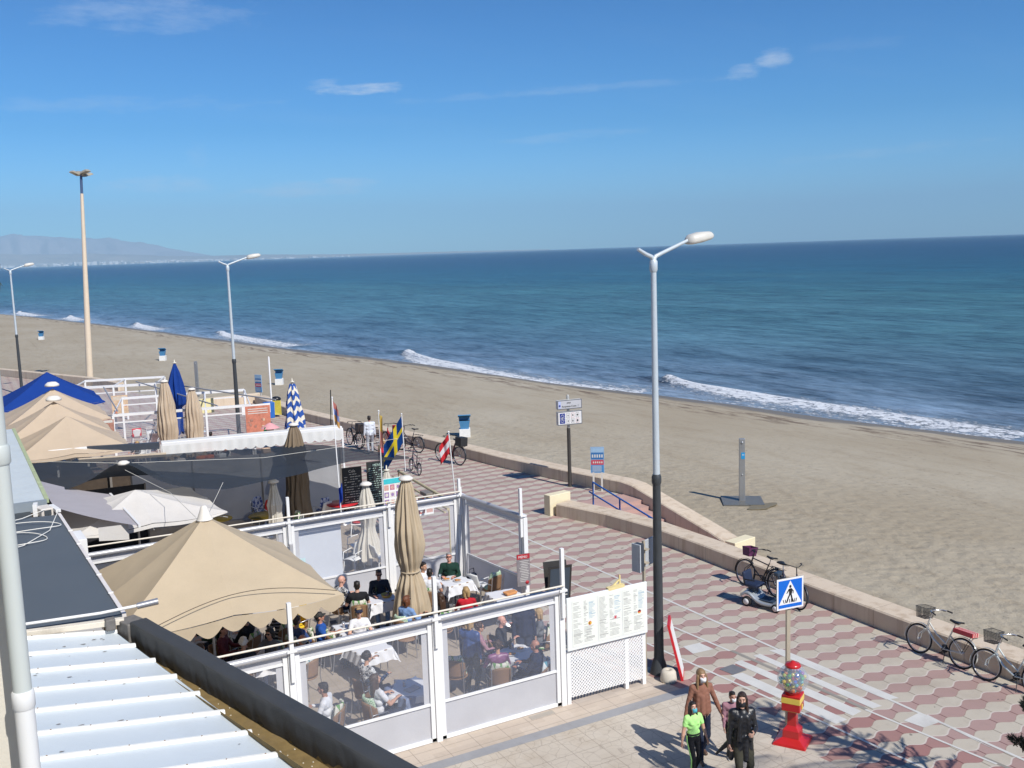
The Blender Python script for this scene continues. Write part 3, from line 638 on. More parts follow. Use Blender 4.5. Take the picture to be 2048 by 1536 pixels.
# ------------------------------------------------------------------ street lamps
lamp_grey = mat('lamp_grey', (.52, .58, .62), .4, .1, var=.08); lamp_dark = mat('lamp_dark_paint', (.045, .05, .055), .45, var=.25); lamp_shell = mat('lamp_shell', (.62, .60, .54), .45, var=.08)
def make_lamp(loc, label, one=True, rz=0):
    t = thing('street_lamp', label, 'street lamp', loc, rz, 'double arm street lamps along the promenade')
    MB().lathe([(.21, 0), (.20, .04), (.15, .24), (.115, .34), (.108, .5), (.10, 2.6), (.085, 4.25)], n=20).build('lower_post', lamp_dark, t)
    mb = MB(); mb.lathe([(.085, 4.22), (.105, 4.28), (.105, 4.40), (.08, 4.46)], n=20); mb.build('collar', lamp_dark, t)
    MB().lathe([(.075, 4.44), (.058, 8.85)], n=16).build('upper_post', lamp_grey, t)
    mb = MB(); mb.lathe([(.06, 8.75), (.085, 8.80), (.085, 8.98), (.05, 9.03)], n=16); mb.build('post_cap', lamp_grey, t)
    for s in ((1, -1)):
        L = 1.02 if s > 0 else .42
        d = Vector((math.cos(R(0)), 0, 0))*s
        mb = MB(); mb.tube([Vector((0, 0, 9.0)), Vector((s*.06, 0, 9.08)), Vector((s*.2, 0, 9.13)), Vector((s*L, 0, 9.13+.27*L))], [.05, .046, .042, .036], 10)
        mb.build('lamp_arm', lamp_grey, t)
    # lamp head: flat tapered shell on the long arm
    e = Vector((.96, 0, 9.36)); mb = MB(); prof = [(0, .09, .09), (.10, .16, .14), (.34, .20, .15), (.58, .19, .12), (.66, .14, .07)]
    n = 14; vs = []
    for x_, hw, hh in prof:
        for k in range(n):
            a = 2*PI*k/n; cx_ = math.copysign(abs(math.cos(a))**.6, math.cos(a)); cz_ = math.copysign(abs(math.sin(a))**.8, math.sin(a))
            vs.append(e+Vector((x_, hw*cx_, hh*cz_*(1 if cz_ > 0 else .55)+.16*x_)))
    fs = [(i*n+k, (i+1)*n+k, (i+1)*n+(k+1) % n, i*n+(k+1) % n) for i in range(len(prof)-1) for k in range(n)]+[tuple(range(n)), tuple((len(prof)-1)*n+k for k in range(n))[::-1]]
    mb.add(vs, fs, True); mb.build('lamp_head', lamp_shell, t)
    return t
L1 = make_lamp((12.68, 16.94, 0), 'tall street lamp beside the menu fence, nearest of the three', rz=R(5))
L2 = copy_tree(L1); L2.location = at(468, 722, 4.35).to_3d(); L2.location.z = 0; L2['label'] = 'street lamp rising behind the striped and tan closed parasols, middle one of three'; L2.rotation_euler.z = R(0)
L3 = copy_tree(L1); L3.location = at(33, 672, 4.35); L3.location.z = 0; L3['label'] = 'farthest street lamp, behind the blue canopy at the left edge'; L3.rotation_euler.z = R(12)
# tall floodlight mast on the beach side
def mast():
    p = at(180, 768, -.8)
    t = thing('floodlight_mast', 'very tall cream floodlight mast standing on the beach behind the white frames', 'floodlight mast', p, R(20), rot=(R(1.0), R(2.2), R(20)))
    MB().lathe([(.30, -.3), (.27, 2), (.13, 16.0)], n=18).build('mast', mat('mast_cream', (.70, .58, .44), .6, var=.12, vscale=.8), t)
    MB().lathe([(.11, 16.0), (.10, 17.6)], n=14).build('mast_top', mat('mast_blue', (.06, .10, .2), .5), t)
    fm = mat('floodlight_shell', (.42, .38, .30), .5, .2)
    for k, (dx, dy, a) in enumerate(((.55, 0, 15), (-.45, .1, 195), (.15, .5, 80), (.1, -.5, -70))):
        mb = MB(); m = Matrix.Rotation(R(a), 3, 'Z') @ Matrix.Rotation(R(-18), 3, 'Y')
        mb.box((dx, dy, 17.6+.06*k), (.85, .55, .20), mtx=m, taper=.7); mb.build('floodlight', fm, t, bevel=.03)
    MB().tube([(-.5, 0, 17.5), (.5, 0, 17.5)], .04).tube([(0, -.5, 17.5), (0, .5, 17.5)], .04).build('cross_arm', fm, t)
mast()
# ================================================================== BUILDING EDGE AND NEAR ROOFS
white_paint = mat('white_paint', (.78, .78, .78), .45, var=.06, dirt=.12, vscale=2)
plaster = mat('rough_plaster', (.60, .57, .50), .9, var=.15, vscale=1.5, bump=.25, bscale=60, dirt=.25)
b = thing('apartment_building', 'pale plastered building wall running along the left edge of the picture', 'building', (-.05, 0, 0))
MB().box((-3.0, 22, 4.6), (6, 46, 9.2)).build('wall', plaster, b)
MB().box((-.40, 5.62, 6.2), (1.0, .9, 12.0)).build('pilaster', plaster, b)
MB().box((-3.0, 24, 10.9), (6, 34, 3.4)).build('upper_wall', plaster, b)
def pipe():
    t = thing('drain_pipe', 'light grey drain pipe fixed to the building wall, down the left edge', 'drain pipe', (.082, 5, 0))
    g = mat('pipe_grey', (.52, .56, .545), .5, var=.08, vscale=1.2, dirt=.12); w = mat('pipe_white', (.70, .71, .71), .5, var=.06, vscale=1.5, dirt=.15)
    z1 = aty(48, 1398, 5).z; z2 = aty(11, 908, 5).z
    MB().lathe([(.044, 3.2), (.044, z1)], n=24).build('lower_pipe', w, t)
    MB().lathe([(.041, z1), (.041, 11.6)], n=24).build('upper_pipe', g, t)
    for z in (z1, z2): MB().lathe([(.044, z-.045), (.050, z-.035), (.050, z+.035), (.044, z+.045)], n=24).build('collar', w if z == z1 else g, t)
pipe()
cbl = mat('white_cable', (.75, .74, .70), .6)
mb = MB(); mb.tube([(.145+.006*math.sin(z*3.1), 6.6, z) for z in np.arange(3.4, 11.3, .2)], .006, 6)
tag(mb.build('wall_cable', cbl), 'thin white cable running down beside the grey drain pipe', 'cable')

def metal_roof():
    zr = lambda x: 3.26-.135*x
    def xe(y): return 1.90+(17.41-y)*(3.23-1.90)/(17.41-11.88)          # cut edge at the gutter
    t = thing('metal_roof', 'white corrugated metal roof with raised ribs in the lower left corner', 'roof', (0, 0, 0))
    rm = mat('white_roof_sheet', (.55, .61, .66), .42, .0, var=.05, vscale=1.2, dirt=.15); rb = mat('roof_rib', (.80, .80, .77), .42, var=.06, dirt=.15)
    ys = [17.82-.775*k for k in range(13)]
    mb = MB(); r = MB()
    for a, c in zip(ys[:-1], ys[1:]):
        n = 6
        for k in range(n):
            y0 = a+(c-a)*k/n; y1 = a+(c-a)*(k+1)/n; w0, w1 = -.012*math.sin(PI*k/n), -.012*math.sin(PI*(k+1)/n)
            mb.add([(0, y0, zr(0)+w0), (xe(y0), y0, zr(xe(y0))+w0), (xe(y1), y1, zr(xe(y1))+w1), (0, y1, zr(0)+w1)], [(0, 3, 2, 1)], True)
        mb.add([(xe(a), a, zr(xe(a))), (xe(c), c, zr(xe(c))), (xe(c), c, zr(xe(c))-.05), (xe(a), a, zr(xe(a))-.05)], [(0, 1, 2, 3)], False)
    for y in ys:
        x1 = xe(y)+.02; hw = .038
        r.add([(0, y-hw, zr(0)), (0, y-hw*.6, zr(0)+.05), (0, y+hw*.6, zr(0)+.05), (0, y+hw, zr(0)), (x1, y-hw, zr(x1)), (x1, y-hw*.6, zr(x1)+.05), (x1, y+hw*.6, zr(x1)+.05), (x1, y+hw, zr(x1))],
              [(0, 4, 5, 1), (1, 5, 6, 2), (2, 6, 7, 3), (4, 7, 6, 5)], False)
    mb.build('roof_sheet', rm, t); r.build('rib', rb, t)
    sc = MB(); rs = random.Random(6)
    for y in ys:
        x = .35+rs.uniform(0, .2)
        while x < xe(y)-.05: sc.ball((x, y, zr(x)+.053), (.011, .011, .007), 6, 4); x += rs.uniform(.42, .5)
    sc.build('roof_screws', mat('rusty_screw', (.25, .16, .10), .6), t)
    st = MB()
    for k in range(34):
        y = rs.uniform(9, 17.6); x = rs.uniform(.3, xe(y)-.1); n = 9; rr = rs.uniform(.006, .03); st.add([(x+rr*rs.uniform(.6, 2.2)*math.cos(2*PI*i/n), y+rr*.7*math.sin(2*PI*i/n), zr(x)+.003) for i in range(n)], [tuple(range(n))], False)
    st.build('bird_droppings', mat('grey_smudge', (.22, .21, .20), .9, var=.4), t)
    g = MB(); gm_ = mat('rusty_gutter', (.21, .145, .055), .8, var=.5, vscale=5, bump=.5, dirt=.6)
    A_, B_ = Vector((1.74, 17.75, 2.92)), Vector((4.0, 8.6, 2.92)); d = (B_-A_).normalized(); n = Vector((-d.y, d.x, 0)); n = n if n.x > 0 else -n
    for o1, o2, z1, z2 in ((0, .02, .02, -.1), (.02, .34, -.1, -.1), (.34, .36, -.1, .04)):
        g.add([A_+n*o1+Vector((0, 0, z1)), B_+n*o1+Vector((0, 0, z1)), B_+n*o2+Vector((0, 0, z2)), A_+n*o2+Vector((0, 0, z2))], [(0, 1, 2, 3)], False)
    g.build('gutter', gm_, t, solid=.006)
    rs = random.Random(3); pm = MB()
    for k in range(46):
        p = A_+(B_-A_)*rs.random()+n*rs.uniform(.04, .3)+Vector((0, 0, -.09)); pm.ball(p, (rs.uniform(.006, .018), rs.uniform(.006, .02), .008), 6, 4)
    pm.build('gutter_pebbles', mat('pale_grit', (.55, .50, .40), .9), t)
    # padded dark awning cover beyond the gutter
    t2 = thing('awning_cover', 'long charcoal fabric awning roll lying along the rusty gutter of the white roof', 'awning', (0, 0, 0))
    O0, O1 = Vector((2.29, 17.61, 3.25)), Vector((4.9, 8.06, 3.25)); dd = (O1-O0); L = dd.length; dd.normalize(); nn_ = Vector((dd.y, -dd.x, 0)); nn_ = nn_ if nn_.x > 0 else -nn_
    prof = [(-.30, -.42), (-.315, -.24), (-.30, -.03), (-.285, -.005), (-.27, .0), (-.02, .0), (0, -.01), (.01, -.03), (.0, -.36)]
    def fn(u, v):
        s = u*L; k = v*(len(prof)-1); i = min(int(k), len(prof)-2); f = k-i
        o = prof[i][0]*(1-f)+prof[i+1][0]*f; z = prof[i][1]*(1-f)+prof[i+1][1]*f
        side = max(0, 1-v*2.6); wav = .040*side*(mnoise.noise(Vector((s*2.3, v*2, 0)))+.6*mnoise.noise(Vector((s*6+v*5, v*3, 4))))
        sag = .012*mnoise.noise(Vector((s*.9, 0, 9)))
        return O0+dd*s+nn_*(o+wav)+Vector((0, 0, z+sag+wav*.3))
    fm_ = mat('charcoal_canvas', (.050, .052, .055), .62, var=.2, vscale=3, bump=.4, bscale=50, dirt=.0, spec=.4)
    MB().grid(fn, 220, 32).build('canvas_roll', fm_, t2)
    MB().add([fn(0, k/32) for k in range(33)], [tuple(range(33))]).build('end_flap', fm_, t2)
    MB().box((2.05, 17.75, 3.05), (.34, .42, .34), R(20)).build('end_bracket', mat('weathered_bracket', (.16, .15, .14), .7, var=.5, vscale=8, dirt=.5), t2, bevel=.02)
    # awning arm on the far side of the roof
    t3 = thing('awning_bar', 'cream painted awning arm with a silver end on top of the white ribbed roof', 'awning arm', (0, 0, 0))
    MB().beam((.2, 18.05, 3.24), (1.95, 17.82, 3.20), .13, .10).build('arm', mat('cream_metal', (.70, .64, .54), .5, dirt=.5), t3, bevel=.01)
    MB().tube([(.2, 18.25, 3.33), (1.6, 18.05, 3.33), (2.3, 18.0, 3.36)], .028, 10).build('bar', white_paint, t3)
    MB().tube([(2.2, 18.0, 3.35), (2.55, 17.97, 3.38)], [.055, .06], 12).build('arm_end', mat('zinc', (.5, .5, .52), .35, .7), t3)
    MB().box((1.72, 17.78, 3.2), (.16, .16, .2)).build('clamp', mat('weathered_bracket', (.16, .15, .14)), t3, bevel=.02)
metal_roof()
dark_roof = mat('blue_grey_screen', (.085, .105, .130), .72, var=.06, vscale=1.0, bump=.2, bscale=90)
t = thing('flat_roof', 'flat slate blue canvas roof beside the building, crossed by white cable loops', 'roof', (0, 0, 0))
MB().add([(-.02, 18.2, 3.2), (1.96, 18.1, 3.2), (1.60, 26.6, 3.2), (-.02, 26.9, 3.2), (-.02, 18.2, 3.1), (1.96, 18.1, 3.1), (1.60, 26.6, 3.1), (-.02, 26.9, 3.1)], [(0, 1, 2, 3), (0, 4, 5, 1), (1, 5, 6, 2), (2, 6, 7, 3)], False).build('canvas_panel', dark_roof, t)
MB().beam((1.99, 18.1, 3.2), (1.63, 26.6, 3.2), .07, .07).build('edge_trim', mat('ivory_trim', (.72, .68, .66), .5), t)
mb = MB()
for q in range(1, 6): p = Vector((1.99, 18.1, 3.24)).lerp(Vector((1.63, 26.6, 3.24)), q/6.5); mb.box(p, (.09, .04, .02))
mb.build('trim_clip', white_paint, t)
t = thing('panel_roof', 'pale blue grey panelled roof with a mossy edge, farther along the building', 'roof', (0, 0, 0))
mb = MB(); y = 28.0
pale = mat('pale_roof_panel', (.52, .575, .61), .55, var=.08, dirt=.1, vscale=2)
for k in range(12):
    x1 = 1.42-.03*k*.6; mb.box((x1/2, y+.55, 3.30), (x1+.04, 1.085, .06)); y += 1.1
mb.build('roof_panel', pale, t)
MB().beam((1.46, 28, 3.29), (1.26, 41.2, 3.29), .10, .12).build('mossy_edge', mat('mossy_edge', (.36, .42, .26), .9, var=.4, vscale=6), t)
MB().box((.72, 27.9, 3.2), (1.46, .12, .28)).build('front_fascia', mat('blue_grey_metal', (.24, .28, .32), .5, dirt=.3), t)
MB().box((.5, 27.55, 2.8), (1.1, .6, .6)).build('recess', mat('dark_recess', (.05, .06, .07), .7), t)  # solid dark block put in for the shade under the fascia
t = thing('vent_box', 'small white broken vent box between the slate canvas roof and the panelled roof', 'vent', (1.35, 27.2, 3.1))
MB().box((0, 0, .1), (.30, .5, .22), R(12)).build('box', mat('old_white_plastic', (.66, .62, .58), .6, var=.3, dirt=.5), t, bevel=.02)
MB().box((.22, -.1, .16), (.12, .7, .08), R(10)).box((-.2, .1, .15), (.10, .3, .3), R(-8)).build('flap', white_paint, t)
MB().box((.05, -.26, .11), (.16, .06, .12), R(12)).build('grille', mat('dark_recess', (.05, .06, .07)), t)
mb = MB()
for (a0, a1, sx, sy, cx_, cy_, zz_) in ((0, 1, .95, 1.1, .35, 24.6, 3.24), (0, 1, 1.25, .8, .45, 25.6, 3.26)):
    mb.tube([(cx_+sx*math.sin(q)*.9, cy_+sy*math.cos(q)*.55-.25*math.sin(q), zz_+.02*math.sin(q*3)) for q in np.linspace(-.2, PI+.2, 26)], .011, 6)
mb.tube([(.12, 23.6, 3.24), (.7, 23.9, 3.24), (1.3, 24.9, 3.25), (1.66, 26.9, 3.28)], .011, 6)
mb.tube([(.1, 26.2, 3.24), (.8, 26.5, 3.25), (1.4, 27.0, 3.3)], .011, 6)
tag(mb.build('loose_cable', cbl), 'white cable lying in loops on the slate blue canvas roof', 'cable')
tag(MB().box((1.86, 24.4, 2.95), (.22, .9, .42), R(3)).build('wall_board', white_paint, bevel=.01), 'small white board fixed below the edge of the slate canvas roof', 'board')

# ================================================================== WINDBREAK FENCES OF THE NEAR TERRACE
pvc = film('clear_pvc', (.50, .55, .70), .13, .12, .04)
grey_canvas = fabric('pale_grey_canvas', (.60, .60, .63), .25, .15)
alu = mat('grey_roller', (.50, .50, .52), .4, .3, var=.06)
def windbreak(label, posts, y0, y1=None, masts=(), hh=2.45, rail=True, lower=.76, tall=None, skip=()):
    """posts: x positions; the line runs from (x0,y0) to (xn,y1)"""
    y1 = y0 if y1 is None else y1
    x0, xn = posts[0], posts[-1]; P = lambda x, z: Vector((x, y0+(y1-y0)*(x-x0)/(xn-x0 if xn != x0 else 1), z))
    return wb_line(label, [P(x, 0) for x in posts], masts, hh, rail, lower, skip)
def wb_line(label, pts, masts, hh=2.45, rail=True, lower=.76, skip=(), roller=True, pane=None, dy=-.05):
    t = thing('windbreak_fence', label, 'windbreak', pts[0]); o = pts[0]
    d = (pts[-1]-pts[0]).normalized(); n = Vector((d.y, -d.x, 0)) ; n = n if n.y < 0 or abs(n.y) < .3 and n.x > 0 else -n
    Z = Vector((0, 0, 1))
    for i, p in enumerate(pts):
        q = p-o
        MB().beam(q, q+Z*(hh-.04), .12, .14).build('post', white_paint, t, bevel=.006)
        if masts and masts[i]:
            MB().beam(q+n*.10+Z*(hh-.55), q+n*.10+Z*masts[i], .075, .075).build('mast', white_paint, t, bevel=.004)
            MB().box(q+n*.06+Z*(hh+.02), (.18, .18, .05)).build('mast_bracket', white_paint, t, bevel=.006)
    for i, (a, c) in enumerate(zip(pts[:-1], pts[1:])):
        a, c = a-o, c-o; L = (c-a).length; e = (c-a).normalized()
        if roller:
            MB().tube([a+e*.05+n*.06+Z*hh, c-e*.05+n*.06+Z*hh], .062, 14).build('roller_tube', alu, t)
        if i in skip: continue
        f = MB()
        for s0 in (.07, L-.15): f.beam(a+e*(s0+.04)+n*.02+Z*.02, a+e*(s0+.04)+n*.02+Z*(hh-.08), .08, .05)
        f.beam(a+e*.07+n*.02+Z*.05, c-e*.07+n*.02+Z*.05, .05, .07); f.beam(a+e*.15+n*.021+Z*(lower+.01), c-e*.15+n*.021+Z*(lower+.01), .03, .05)
        f.beam(a+e*.15+n*.021+Z*(hh-.22), c-e*.15+n*.021+Z*(hh-.22), .03, .045)
        f.build('panel_frame', white_paint, t)
        def pl(s0, s1, z0, z1, m, nm, amp=.008, off=.0):
            def fn(u, v):
                s = s0+(s1-s0)*u; z = z0+(z1-z0)*v
                return a+e*s+n*(off+amp*mnoise.noise(Vector((s*1.4+i*7, z*1.3, 3)))*math.sin(PI*u)*math.sin(PI*v)*3)+Z*z
            MB().grid(fn, 14, 12).build(nm, m, t)
        pl(.15, L-.15, .08, lower-.015, grey_canvas, 'lower_canvas'); pl(.15, L-.15, hh-.20, hh-.03, grey_canvas, 'upper_canvas', .002)
        pl(.15, .27, lower+.02, hh-.24, grey_canvas, 'side_canvas', .001); pl(L-.27, L-.15, lower+.02, hh-.24, grey_canvas, 'side_canvas', .001)
        pl(.27, L-.27, lower+.035, hh-.245, pane or pvc, 'clear_pane', .012)
    if rail:
        MB().tube([pts[0]-o+n*.16+Z*(hh+.24), pts[-1]-o+n*.16+Z*(hh+.14)], .02, 8).build('top_rail', mat('ivory_pipe', (.72, .66, .56), .5), t)
    return t
V3 = lambda x, y, z=0: Vector((x, y, z))
wb_line('white framed clear windbreak closest to the camera, in front of the seated diners', [V3(1.7, 16.75), V3(4.5, 16.75), V3(7.27, 16.75), V3(10.08, 16.75)], [0, 3.35, 3.3, 3.35])
wb_line('white framed clear windbreak behind the diners, crossed by the closed tan parasol', [V3(1.3, 25.2), V3(4.15, 25.2), V3(6.93, 25.2), V3(9.72, 25.2), V3(11.86, 25.2)], [0, 2.6, 3.15, 2.6, 2.95], rail=True)
wb_line('side windbreak of the near terrace facing the promenade, with a grey top band', [V3(11.98, 25.1), V3(12.3, 22.15)], [2.7, 3.2], rail=False)
# menu fence: lattice with three menu sheets
t = thing('menu_fence', 'white lattice fence carrying three menu sheets, right of the clear windbreak', 'menu board', (10.2, 16.72, 0))
def menu_fence():
    W_ = 1.86; e = V3(math.cos(R(-1.5)), math.sin(R(-1.5))); Z = V3(0, 0, 1)
    for s in (.0, 1.42, W_): MB().beam(e*s, e*s+Z*1.15, .09, .08).build('post', white_paint, t, bevel=.005)
    mb = MB(); s = .075
    x0, x1, z0, z1 = .04, W_-.04, .14, 1.2
    for sg in (1, -1):
        k = -20
        for k in range(-40, 60):
            c = k*s*1.0
            # line x = c + sg*z
            pts = []
            for z in (z0, z1):
                x = c+sg*(z-z0)
                pts.append((x, z))
            (xa, za), (xb, zb_) = pts
            def clip(x, z, xo, zo):
                for lim in (x0, x1):
                    if (x < x0 and lim == x0) or (x > x1 and lim == x1):
                        f = (lim-x)/(xo-x); x, z = lim, z+(zo-z)*f
                return x, z
            if max(xa, xb) < x0 or min(xa, xb) > x1: continue
            qa = clip(xa, za, xb, zb_); qb = clip(xb, zb_, xa, za)
            if abs(qa[0]-qb[0]) < .02: continue
            mb.beam(e*qa[0]+Z*qa[1]+V3(0, -.01*sg-.03, 0), e*qb[0]+Z*qb[1]+V3(0, -.01*sg-.03, 0), .006, .030)
    mb.build('lattice', white_paint, t)
    MB().box(e*(W_/2)+V3(0, -.085, 1.73), (W_+.1, .05, 1.12), R(-1.5)).build('menu_case', mat('menu_white', (.80, .82, .80), .35, var=.03), t, bevel=.012)
    paper = mat('menu_paper', (.78, .80, .74), .5, var=.04); ink = mat('menu_ink', (.42, .42, .40), .7); inkb = mat('menu_ink_blue', (.40, .52, .60), .7)
    rs = random.Random(9)
    M0 = face_matrix((0, -.116, 1.18), e, (0, 0, 1))
    cols = {'o': mat('badge_yellow', (.75, .45, .05), .5), 'r': mat('badge_red', (.60, .05, .06), .5), 'k': mat('badge_black', (.03, .02, .02), .5), 'w': mat('badge_white', (.8, .8, .8), .5), 'b': mat('badge_blue', (.06, .10, .42), .5)}
    for c, (xa, xb) in enumerate(((.06, .66), (.68, 1.26), (1.28, 1.84))):
        sh = MB().add([M0 @ V3(x, z, 0) for x, z in ((xa, .06), (xb, .06), (xb, 1.04), (xa, 1.04))], [(0, 1, 2, 3)], False).build('menu_sheet', paper, t)
        mb = MB(); mb.mi(0)
        for col_, (ca, cb, zt, zb_) in enumerate(((.03, .24, .98, .10), (.28, .38, .98, .12), (.40, .56, .94, .55), (.33, .54, .46, .12))):
            z = zt
            while z > zb_:
                if rs.random() < .88:
                    ln = (cb-ca)*rs.uniform(.45, 1); hgt = .010 if rs.random() < .85 else .018
                    mb.mi(1 if col_ == 2 else 0).add([M0 @ V3(xa+ca+dx, z+dz, .0015) for dx, dz in ((0, 0), (ln, 0), (ln, hgt), (0, hgt))], [(0, 1, 2, 3)], False)
                z -= .026
        mb.build('menu_lines', [ink, inkb], sh)
        # flag badge of each language
        bx, bz = xa+.42, .50-.0*c
        bd = MB()
        def disc(r_, z_, half=None):
            n = 20; pts = [(r_*math.cos(2*PI*k/n), r_*math.sin(2*PI*k/n)) for k in range(n)]
            if half: pts = [(x, y) for x, y in pts if half[0]-1e-6 <= y/r_ <= half[1]+1e-6]
            bd.add([M0 @ V3(bx+x, bz+y, z_) for x, y in pts], [tuple(range(len(pts)))], False)
        r_ = .042
        if c == 0: bd.mi(0); disc(r_, .003); bd.mi(1); disc(r_, .004, (.45, 1)); disc(r_, .004, (-1, -.45)); bd.mi(2).add([M0 @ V3(bx-.012+x, bz+y, .005) for x, y in ((-.012, -.016), (.012, -.016), (.012, .016), (-.012, .016))], [(0, 1, 2, 3)], False)
        if c == 1:
            bd.mi(4); disc(r_, .003)
            for m_, w1 in ((3, .012), (1, .006)):
                bd.mi(m_)
                for (ax, ay) in ((1, 0), (0, 1), (.7, .7), (.7, -.7)):
                    px_, py_ = -ay*w1, ax*w1; L_ = r_*.96
                    bd.add([M0 @ V3(bx+sx*ax*L_+sy*px_, bz+sx*ay*L_+sy*py_, .0035+.0006*(m_ == 1)+.0002*(ax == 1)) for sx, sy in ((-1, -1), (1, -1), (1, 1), (-1, 1))], [(0, 1, 2, 3)], False)
        if c == 2: bd.mi(0); disc(r_, .003, (-1, -.3)); bd.mi(1); disc(r_, .0035, (-.34, .34)); bd.mi(2); disc(r_, .004, (.3, 1))
        bd.build('language_badge', [cols['o'], cols['r'], cols['k'], cols['w'], cols['b']], sh)
    MB().beam(e*.95+V3(0, -.06, 2.29), e*1.35+V3(0, -.06, 2.31), .10, .06).beam(e*1.30+V3(0, 0, 2.3), e*1.30+V3(0, 0, 2.52), .03, .03).beam(e*1.12+V3(0, 0, 2.3), e*1.28+V3(0, 0, 2.42), .03, .03).build('light_bracket', mat('yellowed_plastic', (.75, .62, .30), .6), t)
menu_fence()

# ================================================================== PARASOLS
def open_parasol(label, c, half, ze, za, m, valance=.16, rot=0, cap=True, poleh=True, scal=9, half2=None, trim=None, sag=.07, grp=None):
    t = thing('parasol', label, 'parasol', (c[0], c[1], 0), rot, grp)
    hx, hy = half, half2 or half
    cor = [(-hx, -hy), (hx, -hy), (hx, hy), (-hx, hy)]; ap = Vector((0, 0, za))
    mb = MB(); N_ = 16
    for i in range(4):
        a = Vector((*cor[i], ze)); b_ = Vector((*cor[(i+1) % 4], ze)); mid = (a+b_)/2+Vector((0, 0, .02))
        for (p, q) in ((a, mid), (mid, b_)):
            def fn(u, v, p=p, q=q):
                e = p.lerp(q, u); r = ap.lerp(e, v)
                s = math.sin(PI*u)*v*sag+math.sin(PI*v)*.055
                return r-Vector((0, 0, s*(1 if True else 0)))
            mb.grid(fn, N_//2, 14)
    can = mb.build('canopy', m, t)
    vb = MB()
    for i in range(4):
        a = Vector((*cor[i], ze)); b_ = Vector((*cor[(i+1) % 4], ze)); n_ = 90; L = (b_-a).length; out = (a+b_).normalized(); out.z = 0
        top = []; bot = []
        for k in range(n_+1):
            u = k/n_; e = a.lerp(b_, u); s = sag*math.sin(PI*((u*2) % 1 if u < 1 else 1)); sc = abs(math.sin(PI*u*scal))
            fl = .035*mnoise.noise(Vector((u*L*1.6, i*5, 1)))
            top.append(e-Vector((0, 0, s-.0))); bot.append(e+out*.0*L+Vector((out.x*(.02+fl)/max(out.length, .1), out.y*(.02+fl)/max(out.length, .1), -s-valance*(.42+.58*sc))))
        vb.add(top+bot, [(k, k+n_+1, k+n_+2, k+1) for k in range(n_)], True)
    vb.build('valance', m, t)
    rb = MB()
    for i in range(4):
        for e in (Vector((*cor[i], ze-.03)), (Vector((*cor[i], ze-.03))+Vector((*cor[(i+1) % 4], ze-.03)))/2):
            rb.tube([Vector((0, 0, za-.42)), e-Vector((0, 0, .14))], .014, 6)
    rb.build('ribs', mat('alu_pole', (.62, .62, .62), .4, .5), t)
    MB().lathe([(.03, 0), (.03, za-.05)], n=12).build('pole', mat('alu_pole', (.62, .62, .62), .4, .5), t)
    MB().box((0, 0, .05), (.7, .7, .09)).build('base', mat('concrete_base', (.35, .34, .32), .9), t, bevel=.02)
    if cap:
        k = [(.17, za-.08), (.14, za-.02), (.10, za+.09), (.065, za+.19), (.045, za+.21), (.0, za+.22)]
        MB().lathe(k, n=16).build('top_cap', mat('cap_cream', (.74, .70, .64), .7), t)
    return t
tan = fabric('tan_canvas', (.59, .485, .345), .22); beige = fabric('beige_canvas', (.60, .485, .365), .2); cream = fabric('cream_canvas', (.76, .73, .69), .22)
navy = fabric('blue_canvas', (.010, .050, .27), .15); taupe = fabric('taupe_canvas', (.235, .18, .125), .1); ivory = fabric('ivory_canvas', (.72, .68, .60), .2)
open_parasol('largest open parasol, tan with a scalloped edge, shading diners beside the near roof', (4.05, 21.1), 2.2, 2.5, 4.0, tan, .30, scal=9)
mb = MB(); c0 = Vector((2.2, 18.88, 2.62)); c1 = Vector((6.2, 18.88, 2.62))
mb.tube([Vector((2.6+3.5*u, 18.84-.0*u, 2.62+.22*math.sin(PI*u))) + Vector((0, .35*math.sin(PI*u), 0)) for u in np.linspace(0, 1, 20)], .008, 6)
tag(mb.build('guy_cord', mat('dark_cord', (.10, .08, .06), .9)), 'dark cord tied across the front edge of the large tan parasol', 'cord')
def closed_parasol(label, c, h, prof, m, folds=11, cap='disc', rz=0, base=True, droop=.0, name='closed_parasol', grp=None):
    """prof: (height above ground, radius) from the top down"""
    t = thing(name, label, 'parasol', (c[0], c[1], c[2] if len(c) > 2 else 0), rz, grp)
    zs = [p[0] for p in prof][::-1]; rsd = [p[1] for p in prof][::-1]
    def fn(u, v):
        z = zs[0]+(zs[-1]-zs[0])*v; r_ = float(np.interp(z, zs, rsd)); a = 2*PI*u
        f = .93+.13*math.cos(folds*a+2.6*mnoise.noise(Vector((math.cos(a), math.sin(a), z*.9+3))))+.05*math.cos(folds*2.3*a+z*2)+.22*mnoise.noise(Vector((math.cos(a)*1.5, math.sin(a)*1.5, z*1.1+c[0])))
        zz2 = z+(.10*math.cos(folds*a*.5+1)*max(0, 1-v*6))
        return Vector((r_*f*math.cos(a), r_*f*math.sin(a), zz2))
    o = MB().grid(fn, 110, 60).build('folded_canopy', m, t)
    MB().lathe([(.032, 0), (.032, h-.02)], n=12).build('pole', mat('alu_pole', (.62, .62, .62), .4, .5), t)
    if cap == 'disc': MB().lathe([(.02, h-.06), (.17, h-.05), (.18, h-.01), (.10, h+.04), (0, h+.05)], n=18).build('top_disc', mat('cap_cream', (.74, .70, .64), .7), t)
    else: MB().lathe([(.02, h-.08), (.10, h-.07), (.10, h-.03), (.025, h-.02), (.02, h+.10), (0, h+.12)], n=14).build('finial', mat('finial_wood', (.70, .66, .55), .6), t)
    if base: MB().box((0, 0, .05), (.6, .6, .09)).build('base', mat('concrete_base', (.35, .34, .32), .9), t, bevel=.02)
    return t
def strap(t, z, r_, m): 
    MB().lathe([(r_, z-.02), (r_+.01, z-.02), (r_+.01, z+.02), (r_, z+.02)], n=24).build('tie_strap', m, t)
